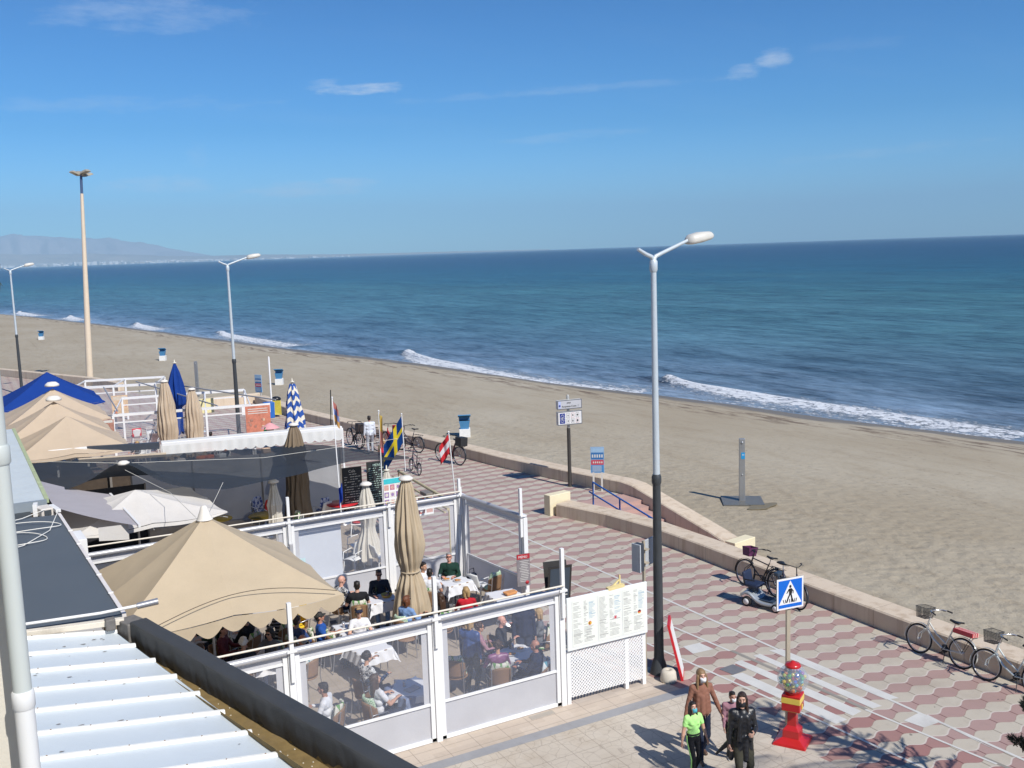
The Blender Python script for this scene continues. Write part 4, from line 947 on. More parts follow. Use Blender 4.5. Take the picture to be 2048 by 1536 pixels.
P1 = closed_parasol('tall closed tan parasol tied at the waist, standing in the near terrace', (8.95, 21.9), 3.98, [(3.93, .10), (3.75, .17), (3.3, .25), (2.7, .32), (2.3, .33), (1.95, .30), (1.72, .22), (1.62, .23), (1.35, .34), (.9, .40), (.5, .43), (.32, .42)], tan, folds=13)
strap(P1, 1.67, .235, tan)
P2 = closed_parasol('closed taupe parasol poking up through the dark shade net', (9.75, 33.9), 3.55, [(3.5, .10), (3.3, .20), (2.7, .38), (2.5, .40), (2.35, .30), (1.9, .36), (1.2, .38), (.7, .42), (.25, .46)], taupe, folds=13)
closed_parasol('small closed ivory parasol wrapped tight, left of the taupe parasol', (8.2, 31.2), 2.25, [(2.2, .08), (2.0, .12), (1.75, .18), (1.5, .25), (1.2, .20), (.9, .22), (.7, .2)], ivory, folds=8, cap='disc')
closed_parasol('small closed ivory parasol beside the chalk menu boards', (11.95, 30.9), 2.2, [(2.15, .06), (1.8, .15), (1.5, .22), (1.45, .2), (1.2, .15), (.9, .18), (.3, .22)], ivory, folds=8, cap='finial')
closed_parasol('left one of two closed tan parasols with white disc tops, behind the white awning', (7.8, 47.6), 3.9, [(3.82, .14), (3.6, .20), (2.8, .36), (2.0, .44), (1.5, .42), (1.0, .33), (.9, .36), (.3, .40)], beige, folds=14)
closed_parasol('right one of two closed tan parasols with white disc tops, behind the white awning', (8.95, 47.4), 3.45, [(3.38, .12), (3.1, .22), (2.4, .36), (1.7, .42), (1.0, .38), (.3, .42)], beige, folds=14)
closed_parasol('closed deep blue parasol standing behind the tan pair', (9.4, 53.8), 4.15, [(4.05, .06), (3.6, .24), (3.0, .38), (2.4, .44), (1.9, .40), (1.75, .2), (1.2, .22), (.4, .24)], navy, folds=7, cap='finial')
def striped_cloth():
    m, t, b = newmat('striped_canvas'); tc = t.N('ShaderNodeTexCoord').outputs['Object']; s = t.N('ShaderNodeSeparateXYZ'); t.put(s.inputs[0], tc)
    an = t.M('ARCTAN2', s.outputs[1], s.outputs[0]); zz_ = t.M('ADD', s.outputs[2], t.M('MULTIPLY', t.M('SINE', t.M('MULTIPLY', an, 6)), .10))
    k = t.M('PINGPONG', t.M('MULTIPLY', zz_, 2.1), .5); c = t.mix(t.M('GREATER_THAN', k, .27), (.02, .08, .33, 1), (.70, .66, .56, 1))
    t.put(b.inputs['Base Color'], c); b.inputs['Roughness'].default_value = .85; return m
closed_parasol('closed blue and white striped parasol near the yellow bin', (13.35, 46.2), 3.55, [(3.4, .12), (3.0, .26), (2.4, .34), (1.6, .44), (1.0, .52), (.6, .40)], striped_cloth(), folds=7, cap='finial')
# ================================================================== PEOPLE
def skin_mat(name, c):
    if name in _mats: return _mats[name]
    m, t, b = newmat(name); tc = t.N('ShaderNodeTexCoord').outputs['Object']
    n = t.noise(tc, 14, 4, .6); t.put(b.inputs['Base Color'], t.mix(n, (c[0]*.85, c[1]*.78, c[2]*.75, 1), (c[0]*1.1, c[1]*1.06, c[2]*1.04, 1)))
    b.inputs['Roughness'].default_value = .5; b.inputs['Subsurface Weight'].default_value = .06; b.inputs['Subsurface Radius'].default_value = (.02, .008, .004)
    _mats[name] = m; return m
def cloth(name, c, kind=None, c2=None, sc=20):
    if name in _mats: return _mats[name]
    m, t, b = newmat(name); tc = t.N('ShaderNodeTexCoord').outputs['Object']
    n = t.noise(tc, 7, 4, .6); o = t.mix(n, (c[0]*.78, c[1]*.78, c[2]*.8, 1), (min(c[0]*1.18, 1), min(c[1]*1.18, 1), min(c[2]*1.18, 1), 1))
    if kind == 'stripe':
        s = t.N('ShaderNodeSeparateXYZ'); t.put(s.inputs[0], tc); o = t.mix(t.M('GREATER_THAN', t.M('PINGPONG', t.M('MULTIPLY', s.outputs[2], sc), .5), .25), o, col4(c2))
    if kind == 'blotch':
        o = t.mix(t.M('GREATER_THAN', t.noise(tc, sc, 3, .7), .53), o, col4(c2))
    t.put(b.inputs['Base Color'], o); b.inputs['Roughness'].default_value = .85 if kind != 'shiny' else .38; b.inputs['Specular IOR Level'].default_value = .25 if kind != 'shiny' else .6
    bn = t.N('ShaderNodeBump', i_Strength=.55, i_Distance=.02); t.put(bn.inputs['Height'], t.M('ADD', t.noise(t.mapping(tc, (9, 9, 4)), 1, 4, .6), t.M('MULTIPLY', t.noise(tc, 200, 2, .5), .08))); t.put(b.inputs['Normal'], bn)
    _mats[name] = m; return m
def hair_mat(name, c):
    if name in _mats: return _mats[name]
    m, t, b = newmat(name); tc = t.N('ShaderNodeTexCoord').outputs['Object']
    n = t.noise(t.mapping(tc, (90, 90, 9)), 1, 4, .7); t.put(b.inputs['Base Color'], t.mix(n, (c[0]*.45, c[1]*.45, c[2]*.45, 1), (c[0]*1.4, c[1]*1.4, c[2]*1.4, 1)))
    b.inputs['Roughness'].default_value = .45
    bn = t.N('ShaderNodeBump', i_Strength=.8, i_Distance=.01); t.put(bn.inputs['Height'], n); t.put(b.inputs['Normal'], bn)
    _mats[name] = m; return m
HAIR = dict(honey=(.27, .165, .08), darkbrown=(.035, .018, .012), dark=(.018, .013, .010), brown=(.060, .030, .016), ginger=(.16, .055, .022), blond=(.42, .27, .12), grey=(.32, .31, .30), white=(.72, .70, .68))
class Blob:
    def __init__(s): s.mb = MB(); s.sh = []
    def cap(s, a, b, ra, rb, m, n=12):
        a, b = Vector(a), Vector(b); s.sh.append((np.array(a), np.array(b), ra, rb, m))
        d = b-a; L = d.length
        if L < 1e-5: s.mb.ball(a, ra, n, n//2+1); return s
        rot = d.to_track_quat('Z', 'Y').to_matrix(); vs = []; rows = []
        k = n//4+1
        for i in range(k+1): th = PI/2*i/k; rows.append((-ra*math.cos(th), ra*math.sin(th)))
        for i in range(k+1): th = PI/2*i/k; rows.append((L+rb*math.sin(th), rb*math.cos(th)))
        for z, r_ in rows:
            for j in range(n): vs.append(a+rot @ Vector((max(r_, 1e-4)*math.cos(2*PI*j/n), max(r_, 1e-4)*math.sin(2*PI*j/n), z)))
        fs = [(i*n+j, i*n+(j+1) % n, (i+1)*n+(j+1) % n, (i+1)*n+j) for i in range(len(rows)-1) for j in range(n)]
        fs += [tuple(range(n))[::-1], tuple((len(rows)-1)*n+j for j in range(n))]
        s.mb.add(vs, fs, True); return s
    def ell(s, c, r, m, rot=None, n=16):
        rr = min(r); c = Vector(c); s.sh.append((np.array(c), np.array(c), (r[0]+r[1]+r[2])/3, (r[0]+r[1]+r[2])/3, m))
        s.mb.ball(c, r, n, n//2+2, rot); return s
    def build(s, name, mats, keys, parent, voxel, smooth=2):
        me = bpy.data.meshes.new('raw'); me.from_pydata([tuple(v) for v in s.mb.v], [], s.mb.f)
        o = bpy.data.objects.new('raw', me); COL.objects.link(o)
        rm = o.modifiers.new('r', 'REMESH'); rm.mode = 'VOXEL'; rm.voxel_size = voxel; rm.use_smooth_shade = True
        if smooth: sm = o.modifiers.new('s', 'SMOOTH'); sm.factor = .5; sm.iterations = smooth
        dg = bpy.context.evaluated_depsgraph_get(); out = bpy.data.meshes.new_from_object(o.evaluated_get(dg))
        bpy.data.objects.remove(o); bpy.data.meshes.remove(me)
        if len(keys) > 1:
            nf = len(out.polygons); C_ = np.zeros(nf*3, dtype=np.float32); out.polygons.foreach_get('center', C_); C_ = C_.reshape(-1, 3)
            best = np.full(nf, 1e9); idx = np.zeros(nf, dtype=np.int32)
            for a, b_, ra, rb, m in s.sh:
                d = b_-a; L2 = float(d@d)
                q = np.clip(((C_-a)@d)/L2, 0, 1) if L2 > 1e-9 else np.zeros(nf)
                dist = np.linalg.norm(C_-(a+q[:, None]*d), axis=1)-(ra+(rb-ra)*q)
                k = dist < best-1e-4; best[k] = dist[k]; idx[k] = keys.index(m)
            # relax and gently crumple the clothed part of the surface so that it hangs like cloth
            nv = len(out.vertices); co = np.zeros(nv*3, dtype=np.float32); out.vertices.foreach_get('co', co); co = co.reshape(-1, 3).astype(float)
            ed = np.zeros(len(out.edges)*2, dtype=np.int32); out.edges.foreach_get('vertices', ed); ed = ed.reshape(-1, 2)
            lt = np.zeros(nf, dtype=np.int32); out.polygons.foreach_get('loop_total', lt); lv = np.zeros(len(out.loops), dtype=np.int32); out.loops.foreach_get('vertex_index', lv)
            soft = np.repeat(idx < 2, lt); w = np.zeros(nv); w[lv[soft]] = 1; hard = np.zeros(nv, bool); hard[lv[~soft]] = True; w[hard] = 0
            deg = np.bincount(ed.ravel(), minlength=nv).astype(float)
            for it in range(14):
                sm_ = np.stack([np.bincount(ed[:, 0], co[ed[:, 1], k], nv)+np.bincount(ed[:, 1], co[ed[:, 0], k], nv) for k in range(3)], 1)/np.maximum(deg, 1)[:, None]
                co += (sm_-co)*(.6*w)[:, None]
            nr = np.zeros(nv*3, dtype=np.float32); out.vertices.foreach_get('normal', nr); nr = nr.reshape(-1, 3)
            ph = float(len(name)+nv % 17); wr_ = np.abs(np.sin(co[:, 2]*38+2.2*np.sin(co[:, 0]*17+ph)+1.8*np.sin(co[:, 1]*21+ph)))
            co += nr*((.003+.0032*(1-wr_))*w)[:, None]
            out.vertices.foreach_set('co', co.astype(np.float32).ravel())
        out.materials.clear()
        for m in mats: out.materials.append(m)
        if len(keys) > 1: out.polygons.foreach_set('material_index', idx)
        out.polygons.foreach_set('use_smooth', np.ones(len(out.polygons), dtype=bool))
        out.name = name; q = bpy.data.objects.new(name, out); COL.objects.link(q); q.parent = parent
        return q
def ik(a, c, l1, l2, pole):
    a, c, pole = Vector(a), Vector(c), Vector(pole); d = c-a; L = min(d.length, (l1+l2)*.999); dn = d.normalized()
    x = (l1*l1-l2*l2+L*L)/(2*L); h = math.sqrt(max(l1*l1-x*x, 0)); p = (pole-dn*pole.dot(dn)).normalized()
    return a+dn*x+p*h, a+dn*L
NP = [0]
def person(label, pos, rz, seat=True, H=1.70, top='t_white', sleeve='long', bottom='t_jeans', shoe=(.05, .04, .04), skin=(.55, .32, .22), hair='dark', style='short',
           hands=None, feet=None, lean=0.0, look=(0, 0), build=1.0, fem=False, glasses=False, hat=None, mask=None, coat=None, fine=False, pelvis=None, twist=0.0, curl=.5, belly=0.0, grp=None, handdir=None):
    NP[0] += 1; S = H/1.70
    t = thing('person', label, 'person', pos, rz, grp); 
    inner = t
    M_ = Matrix.Scale(S, 3)
    pv = Vector(pelvis) if pelvis else (Vector((0, 0, .55)) if seat else Vector((0, 0, .93)))
    Rl = Matrix.Rotation(-lean, 3, 'X') @ Matrix.Rotation(twist, 3, 'Z')
    up_ = lambda x, y, z: pv+Rl @ Vector((x, y, z))
    sw = .165 if fem else .185
    neck = up_(0, -.01, .50); sh = {1: up_(sw, -.01, .455), -1: up_(-sw, -.01, .455)}; hip = {k: pv+Vector((k*.092, 0, -.03)) for k in (1, -1)}
    Rh = Matrix.Rotation(twist+look[0], 3, 'Z') @ Matrix.Rotation(-look[1]-lean*.5, 3, 'X')
    hc = neck+Rl @ Vector((0, .012, .055))+Rh @ Vector((0, .022, .128)); hd = lambda x, y, z: hc+Rh @ Vector((x, y, z))
    hands = hands or ({1: (.17, .36, .80), -1: (-.17, .36, .80)} if seat else {1: (.25, .04, .80), -1: (-.25, .04, .80)})
    feet = feet or ({1: (.12, .50, .07), -1: (-.12, .46, .07)} if seat else {1: (.10, .02, .07), -1: (-.10, -.02, .07)})
    B = Blob(); w = build*(.93 if fem else 1)
    T, D, K, SH = 'top', 'bottom', 'skin', 'shoe'
    # torso
    B.cap(up_(-.10*w, 0, .40), up_(.10*w, 0, .40), .098*w, .098*w, T); B.cap(up_(-.075*w, .0, .25), up_(.075*w, .0, .25), .098*w, .098*w, T)
    B.cap(up_(-.065*w, .012, .10), up_(.065*w, .012, .10), (.098+belly)*w, (.098+belly)*w, T); B.cap(up_(0, .0, .42), up_(0, .01, .12), .115*w, .112*w, T)
    B.cap(pv+Vector((-.075*w, 0, -.01)), pv+Vector((.075*w, 0, -.01)), .112*w, .112*w, D)
    if fem:
        for k in (1, -1): B.ell(up_(k*.06, .068, .335), (.062, .048, .06), T)
    if belly: B.ell(up_(0, .08, .12), (.13, .11, .13), T)
    for k in (1, -1): B.cap(up_(k*.05, -.01, .47), sh[k], .062, .068*w, T)
    B.cap(neck+Vector((0, 0, -.04)), hc+Rh @ Vector((0, -.012, -.06)), .056 if not fem else .047, .05 if not fem else .044, K)
    # head
    B.ell(hd(0, -.008, .022), (.074, .094, .098), K, Rh); B.ell(hd(0, .022, -.045), (.056, .064, .066), K, Rh); B.ell(hd(0, .052, -.088), (.027, .026, .022), K, Rh)
    B.cap(hd(0, .082, .008), hd(0, .107, -.026), .010, .0145, K, 8); B.cap(hd(-.034, .076, .028), hd(.034, .076, .028), .013, .013, K, 8)
    for k in (1, -1):
        B.ell(hd(k*.076, -.008, -.012), (.011, .020, .031), K, Rh, 10); B.ell(hd(k*.04, .058, -.03), (.022, .022, .022), K, Rh, 10)
    B.cap(hd(-.018, .083, -.058), hd(.018, .083, -.058), .0085, .0085, K, 8)
    # limbs
    longs = {'long': 2, 'short': 1, 'none': 0}[sleeve]
    for k in (1, -1):
        hnd = Vector(hands[k]); el, wr = ik(sh[k], hnd, .285, .25, (k*.55, -.75, -.55))
        B.cap(sh[k], sh[k].lerp(el, .55), .060*w, .050*w, T if longs else K); B.cap(sh[k].lerp(el, .55), el, .049*w if longs < 2 else .052*w, .042, T if longs == 2 else K)
        if longs == 1: B.cap(sh[k], sh[k].lerp(el, .55), .064*w, .060*w, T)
        B.cap(el, el.lerp(wr, .45), .044, .042, T if longs == 2 else K); B.cap(el.lerp(wr, .45), wr, .041 if longs == 2 else .037, .030 if longs == 2 else .025, T if longs == 2 else K)
        # hand: palm, four unequal bent fingers and a thumb from the side of the palm
        f = (wr-el).normalized()
        if handdir and handdir.get(k): f = Vector(handdir[k]).normalized()
        pn = Vector((-k*1.0, 0, .25)) if not seat else Vector((0, .1, -1)); pn = (pn-f*pn.dot(f)).normalized(); sd = f.cross(pn).normalized()
        inw = Vector((-k, .3, 0)); sd = sd if sd.dot(inw if seat else Vector((0, 1, 0))) > 0 else -sd
        for q in (-.028, -.009, .010, .028): B.cap(wr+f*.012+sd*q*.6, wr+f*.085+sd*q, .016, .0135, K, 8)
        for q, L_, r_ in ((-.030, .060, .0085), (-.010, .074, .0095), (.011, .080, .0095), (.031, .072, .0095)):
            b0 = wr+f*.088+sd*q; c1 = curl*.8; d1 = (f*math.cos(c1)+pn*math.sin(c1)); c2 = curl*1.9; d2 = (f*math.cos(c2)+pn*math.sin(c2))
            B.cap(b0, b0+d1*L_*.52, r_+.0015, r_+.0005, K, 8); B.cap(b0+d1*L_*.52, b0+d1*L_*.52+d2*L_*.5, r_+.0005, r_-.001, K, 8)
        tb = wr+f*.030+sd*.034; tm = tb+(f*.55+sd*.7+pn*.35).normalized()*.042; B.cap(tb, tm, .0145, .0115, K, 8); B.cap(tm, tm+(f*.9+sd*.15+pn*.35).normalized()*.034, .0115, .0095, K, 8)
        # leg
        ft = Vector(feet[k]); kn, an = ik(hip[k], ft, .435, .44, (k*.10, 1, .3 if seat else .05))
        B.cap(hip[k], kn, .092*w, .060*w, D); B.cap(kn, kn.lerp(an, .35), .060, .060, D); B.cap(kn.lerp(an, .35), an, .058, .042, D)
        B.cap(an+Vector((0, -.02, -.015)), an+Vector((k*.015, .13, -.040)), .042, .032, SH); B.cap(an+Vector((0, -.035, -.035)), an+Vector((0, .02, -.035)), .036, .034, SH)
    if coat == 'long':      # open flared coat down to the knee
        for k in range(9):
            a = 2*PI*k/9+.35; B.cap(pv+Vector((.11*math.cos(a), .09*math.sin(a), .05)), pv+Vector((.20*math.cos(a)+.02, .17*math.sin(a)-.03, -.34)), .06, .045, T)
        for k in (1, -1): B.cap(up_(k*.06, .10, .40), up_(k*.10, .12, .0), .035, .04, T)
        B.cap(pv+Vector((.16, -.05, -.05)), pv+Vector((.42, -.14, -.34)), .055, .018, T)
    if coat == 'hem':
        for k in range(8):
            a = 2*PI*k/8; B.cap(pv+Vector((.10*math.cos(a), .08*math.sin(a), .10)), pv+Vector((.125*math.cos(a), .10*math.sin(a), -.04)), .052, .05, T)
    if coat == 'wide':
        for k in range(9):
            a = 2*PI*k/9; B.cap(up_(.10*math.cos(a), .08*math.sin(a), .30), pv+Vector((.135*math.cos(a), .115*math.sin(a), .0)), .06, .055, T)
    for i in range(len(B.mb.v)): B.mb.v[i] = tuple(c*S for c in B.mb.v[i])
    B.sh = [(a*S, b_*S, ra*S, rb*S, m) for a, b_, ra, rb, m in B.sh]
    sk = skin_mat('skin_%d%d%d' % tuple(int(c*100) for c in skin), skin)
    body = B.build('body', [cloths[top], cloths[bottom], sk, mat('shoe_%d%d%d' % tuple(int(c*100) for c in shoe), shoe, .5)], [T, D, K, SH], t, .0075 if fine else .0095)
    def sc(o): 
        o.data.transform(Matrix.Scale(S, 4)); return o
    # hair
    if style != 'bald':
        h = Blob(); hm = 'h'
        if style in ('short', 'thin'):
            g = .0 if style == 'short' else -.004
            h.ell(hd(0, -.020, .036), (.079+g, .096+g, .094+g), hm, Rh); h.ell(hd(0, -.045, -.02), (.072+g, .062, .075), hm, Rh); h.ell(hd(0, .048, .085), (.052, .036, .026), hm, Rh, 12)
            for k in range(7): a = k*.9; h.ell(hd(.045*math.cos(a), -.02+.05*math.sin(a), .088), (.034, .036, .026), hm, Rh, 8)
        elif style == 'curly':
            h.ell(hd(0, -.022, .032), (.086, .100, .098), hm, Rh)
            rs = random.Random(NP[0])
            for k in range(46):
                th = rs.uniform(0, 2*PI); ph = rs.uniform(-.4, 1.5); v = Vector((math.cos(th)*math.cos(ph), math.sin(th)*math.cos(ph), math.sin(ph)))
                if v.y > .45 and v.z < .45: continue
                h.ell(hd(v.x*.088, v.y*.10-.022, v.z*.098+.028), (.021, .021, .021), hm, None, 8)
        elif style == 'bob':
            h.ell(hd(0, -.020, .034), (.084, .100, .097), hm, Rh)
            for k in (1, -1): h.cap(hd(k*.064, .0, .02), hd(k*.070, -.012, -.085), .034, .030, hm); h.cap(hd(k*.045, -.06, .0), hd(k*.045, -.075, -.10), .045, .036, hm)
            h.cap(hd(-.04, .066, .082), hd(.04, .066, .082), .022, .022, hm)
        elif style == 'long':
            h.ell(hd(0, -.020, .034), (.083, .099, .096), hm, Rh); dn = Vector((0, 0, -1))
            for k in (1, -1):
                a = hd(k*.066, .005, .02); b_ = hd(k*.074, -.012, -.09); h.cap(a, b_, .030, .030, hm); h.cap(b_, b_+dn*.15+Vector((k*.012, .035 if fine else -.02, 0)), .032, .020, hm)
                a = hd(k*.038, -.066, .0); b_ = hd(k*.05, -.085, -.11); h.cap(a, b_, .045, .042, hm); h.cap(b_, b_+dn*.18+Vector((0, -.025, 0)), .042, .022, hm)
            a = hd(0, -.085, -.08); h.cap(a, a+dn*.22+Vector((0, -.03, 0)), .045, .024, hm); h.cap(hd(-.035, .062, .086), hd(.035, .062, .086), .020, .020, hm)
        elif style == 'wavy':
            h.ell(hd(0, -.020, .034), (.088, .104, .098), hm, Rh); dn = Vector((0, 0, -1)); rs = random.Random(5)
            for k in (1, -1): h.cap(hd(k*.078, .02, .0), hd(k*.092, .02, -.12), .030, .028, hm); h.cap(hd(k*.092, .02, -.12), hd(k*.10, .03, -.24), .030, .016, hm)
            for k in range(12):
                a = PI+PI*(k/11); s0 = hd(.066*math.cos(a), .075*math.sin(a)+.01, -.01); q = s0
                for j in range(4):
                    q2 = q+dn*.075+Vector((rs.uniform(-.018, .018)+(-.02 if j > 1 else 0), rs.uniform(-.015, .015)-.008, 0)); h.cap(q, q2, .026-.003*j, .023-.003*j, hm, 8); q = q2
        elif style == 'fringe':   # thinning crown
            h.ell(hd(0, -.040, .0), (.080, .072, .062), hm, Rh)
        for i in range(len(h.mb.v)): h.mb.v[i] = tuple(c*S for c in h.mb.v[i])
        h.build('hair', [hair_mat('hair_'+hair, HAIR[hair])], ['h'], t, .0055 if fine else .0075, 1)
    if fine:
        e = MB(); 
        for k in (1, -1): e.ball(hd(k*.030, .0835, .006)*S, (.0105*S, .006*S, .0052*S), 8, 6)
        e.build('eyes', mat('eye_dark', (.03, .02, .015), .15), t)
        e = MB(); e.tube([hd(-.050, .080, .030)*S, hd(-.032, .092, .036)*S, hd(-.016, .094, .031)*S], .0035*S, 6); e.tube([hd(.050, .080, .030)*S, hd(.032, .092, .036)*S, hd(.016, .094, .031)*S], .0035*S, 6)
        e.build('eyebrows', hair_mat('hair_dark', HAIR['dark']), t)
    if glasses:
        e = MB()
        for k in (1, -1): e.ball(hd(k*.031, .094, .008)*S, (.027*S, .010*S, .019*S), 10, 6, Rh); e.tube([hd(k*.055, .088, .012)*S, hd(k*.078, -.01, .006)*S], .003*S, 5)
        e.tube([hd(-.01, .103, .014)*S, hd(.01, .103, .014)*S], .003*S, 5); e.build('sunglasses', mat('dark_lens', (.008, .008, .01), .12), t)
    if mask:
        e = MB()
        def mf(u, v):
            a = (u-.5)*2.0; z = -.018-.088*v; yb = .098 if v < .2 else .104; bul = .028*math.sin(PI*min(1, v*1.05))*math.cos(a*.9)**2*(1.3 if mask == 'ffp' else .6)
            return hd(.073*math.sin(a)*(1-.16*v), (yb-.030)*math.cos(a)*1.03+.030+bul, z)*S
        e.grid(mf, 14, 8)
        e.build('face_mask', mat('mask_'+mask, (.72, .73, .75) if mask == 'ffp' else (.08, .42, .50) if mask == 'teal' else (.7, .72, .75) if mask == 'white' else (.015, .015, .018), .8), t, solid=.003)
    if hat:
        hm_ = mat('hat_'+hat, (.015, .02, .05) if hat == 'navy_cap' else (.03, .03, .028) if hat == 'dark_cap' else (.76, .74, .70) if hat == 'white_cap' else (.02, .02, .02), .8)
        e = MB(); rt_ = Rh
        def dome(u, v):
            a = 2*PI*u; ph = PI/2*v; return hd(.090*math.cos(a)*math.cos(ph), -.012+.106*math.sin(a)*math.cos(ph), .030+.088*math.sin(ph))*S
        e.grid(dome, 24, 8)
        def brim(u, v):
            a = PI*(.12+.76*u); r1 = 1+.62*v; return hd(.088*math.cos(a)*(1+.10*v), -.012+.104*math.sin(a)*r1, .034-.012*v-.02*(abs(u-.5)*2)**2*v)*S
        e.grid(brim, 14, 4); e.build('cap' if 'cap' in hat else 'hat', hm_, t, solid=.004)
    return t
cloths = dict(
    t_white=cloth('white_cotton', (.70, .70, .72)), t_black=cloth('black_cotton', (.014, .014, .017)), t_dark=cloth('dark_wool', (.03, .032, .042)), t_green=cloth('dark_green_wool', (.012, .040, .028)),
    t_blue=cloth('blue_cotton', (.020, .085, .33)), t_lblue=cloth('light_blue_cotton', (.20, .32, .55)), t_red=cloth('red_wool', (.50, .018, .030)), t_jeans=cloth('dark_jeans', (.018, .025, .05)),
    t_khaki=cloth('khaki_cloth', (.24, .19, .12)), t_print=cloth('black_white_print', (.60, .60, .60), 'blotch', (.02, .02, .025), 22), t_purple=cloth('purple_satin', (.22, .07, .17), 'shiny'),
    t_jacket=cloth('blue_padded_jacket', (.035, .070, .20), 'shiny'), t_brown=cloth('brown_sweater', (.27, .125, .085)), t_neon=cloth('neon_green_cotton', (.46, .90, .28)), t_leather=cloth('black_leather', (.014, .014, .016), 'shiny'),
    t_olive=cloth('olive_trousers', (.055, .052, .036)), t_orange=cloth('orange_cotton', (.85, .22, .06)), t_wjacket=cloth('white_jacket', (.66, .70, .76)), t_grey=cloth('grey_trousers', (.36, .38, .42)),
    t_stripe=cloth('striped_jersey', (.02, .02, .025), 'stripe', (.35, .35, .38), 12), t_greyj=cloth('grey_jacket', (.13, .14, .16)), t_maroon=cloth('maroon_cloth', (.10, .02, .03)), t_wred=cloth('khaki_shirt', (.20, .17, .10)), t_navy=cloth('navy_coat', (.012, .018, .045)), t_pink=cloth('mauve_top', (.34, .18, .22)))
def at_head(px, py, z=1.24):
    p = at(px, py, z); return Vector((p.x, p.y, 0))
def facing(p, q): return math.atan2(-(q[0]-p[0]), q[1]-p[1])
seated = []          # (position, heading, label stub) so that a chair goes under each
def sit(label, px, py, deg, z=1.30, chair='wicker', chairlab='', **kw):
    p = at_head(px, py, z); rz = R(deg)
    o = person(label, p, rz, True, **kw); seated.append((p, rz, chair, chairlab)); return o
G1 = 'diners seated in the near terrace'
# heading 0 = facing away from the camera along the promenade, 90 = towards the buildings, -90 = towards the sea, 180 = towards the camera
sit('older man in a dark green sweater and sunglasses at the back corner table', 898, 1108, 150, top='t_green', hair='grey', style='short', glasses=True, skin=(.60, .30, .22), build=1.08, chairlab='chair of the man in the green sweater', lean=.12, look=(.1, -.35), grp=G1)
sit('young dark haired man half hidden behind the closed tan parasol', 845, 1128, -150, top='t_white', hair='dark', skin=(.5, .3, .2), chairlab='chair behind the closed tan parasol', grp=G1)
sit('man in a white T-shirt seen from behind, facing the man in green', 858, 1143, -30, top='t_white', sleeve='short', hair='dark', chairlab='chair of the man in white with his back turned', lean=.15, bottom='t_black', grp=G1)
sit('bald person with sunglasses and a black and white top holding a red drink', 681, 1156, -75, top='t_print', style='bald', glasses=True, skin=(.62, .36, .28), hands={1: (.16, .36, .92), -1: (-.15, .33, .80)}, chairlab='chair of the bald person in a patterned top', look=(-.1, .05), grp=G1)
sit('man in a black T-shirt with short dark hair, back to the camera', 714, 1168, -15, top='t_black', sleeve='short', hair='dark', style='short', skin=(.58, .35, .27), chairlab='chair of the man in black, back to the camera', lean=.12, grp=G1)
sit('man in a dark sweater sitting against the rear windbreak', 757, 1143, 165, top='t_dark', hair='brown', skin=(.40, .20, .14), glasses=True, bottom='t_lblue', chairlab='chair against the rear windbreak', grp=G1)
sit('auburn haired person in a light blue shirt in front of the closed tan parasol', 809, 1197, -60, top='t_lblue', hair='ginger', style='bob', glasses=True, chairlab='chair in front of the closed tan parasol', lean=.12, look=(0, -.2), fem=True, grp=G1)
sit('woman in a navy cap and white T-shirt facing the camera', 717, 1218, 170, top='t_white', sleeve='short', hair='blond', style='bob', hat='navy_cap', glasses=True, fem=True, skin=(.62, .38, .28), chairlab='chair of the woman in the navy cap', look=(0, -.1), grp=G1)
sit('man in a dark cap and bright blue shirt looking at his phone', 640, 1228, -105, top='t_blue', sleeve='short', hair='dark', hat='dark_cap', glasses=True, skin=(.48, .25, .17), hands={1: (.10, .34, .86), -1: (-.10, .30, .80)}, chairlab='chair of the man in the blue shirt', look=(0, -.3), build=1.1, grp=G1)
sit('blonde woman in a red sweater seen from behind', 932, 1178, -20, top='t_red', hair='blond', style='bob', fem=True, chairlab='chair of the woman in red', grp=G1)
sit('woman with long brown hair seen from behind near the middle post', 881, 1190, 10, top='t_black', hair='brown', style='long', fem=True, chairlab='chair of the woman with long brown hair', grp=G1)
sit('bald tanned man just showing above the windbreak rail', 606, 1275, 30, top='t_khaki', style='fringe', hair='grey', skin=(.50, .24, .17), chairlab='chair of the bald man by the rail', grp=G1)
sit('white haired person under the edge of the big tan parasol', 486, 1280, -20, top='t_dark', hair='white', style='curly', fem=True, chairlab='chair of the white haired person', grp=G1)
sit('man in dark clothes in the shade of the big tan parasol', 443, 1254, -120, top='t_maroon', hair='dark', skin=(.48, .26, .2), chairlab='shaded chair of the man in dark red', grp=G1)
sit('woman in sunglasses and dark top leaning on her table in the shade', 540, 1260, 130, top='t_greyj', sleeve='short', hair='dark', style='bob', fem=True, glasses=True, hands={1: (.16, .34, .95), -1: (-.17, .36, .80)}, chairlab='shaded chair of the woman in sunglasses', grp=G1)
sit('person in a striped jersey with back turned, under the big tan parasol', 562, 1216, 20, z=1.25, top='t_stripe', hair='dark', chairlab='shaded chair of the person in stripes', build=1.1, grp=G1)
sit('woman with dark sunglasses and curly brown hair behind the right clear pane', 957, 1262, -100, z=1.15, top='t_pink', hair='brown', style='curly', fem=True, glasses=True, chairlab='chair of the curly haired woman in sunglasses', grp=G1)
sit('bald man in a dark jacket and red shirt drinking behind the right clear pane', 1001, 1240, -130, z=1.25, top='t_dark', style='fringe', hair='grey', skin=(.62, .33, .26), hands={1: (.12, .30, .88), -1: (-.05, .24, 1.12)}, chairlab='chair of the bald man who is drinking', build=1.1, grp=G1)
sit('woman in a purple satin blouse with her back to the right clear pane', 995, 1290, -15, z=1.25, top='t_purple', hair='brown', style='curly', fem=True, chairlab='floral cushioned chair of the woman in purple', grp=G1)
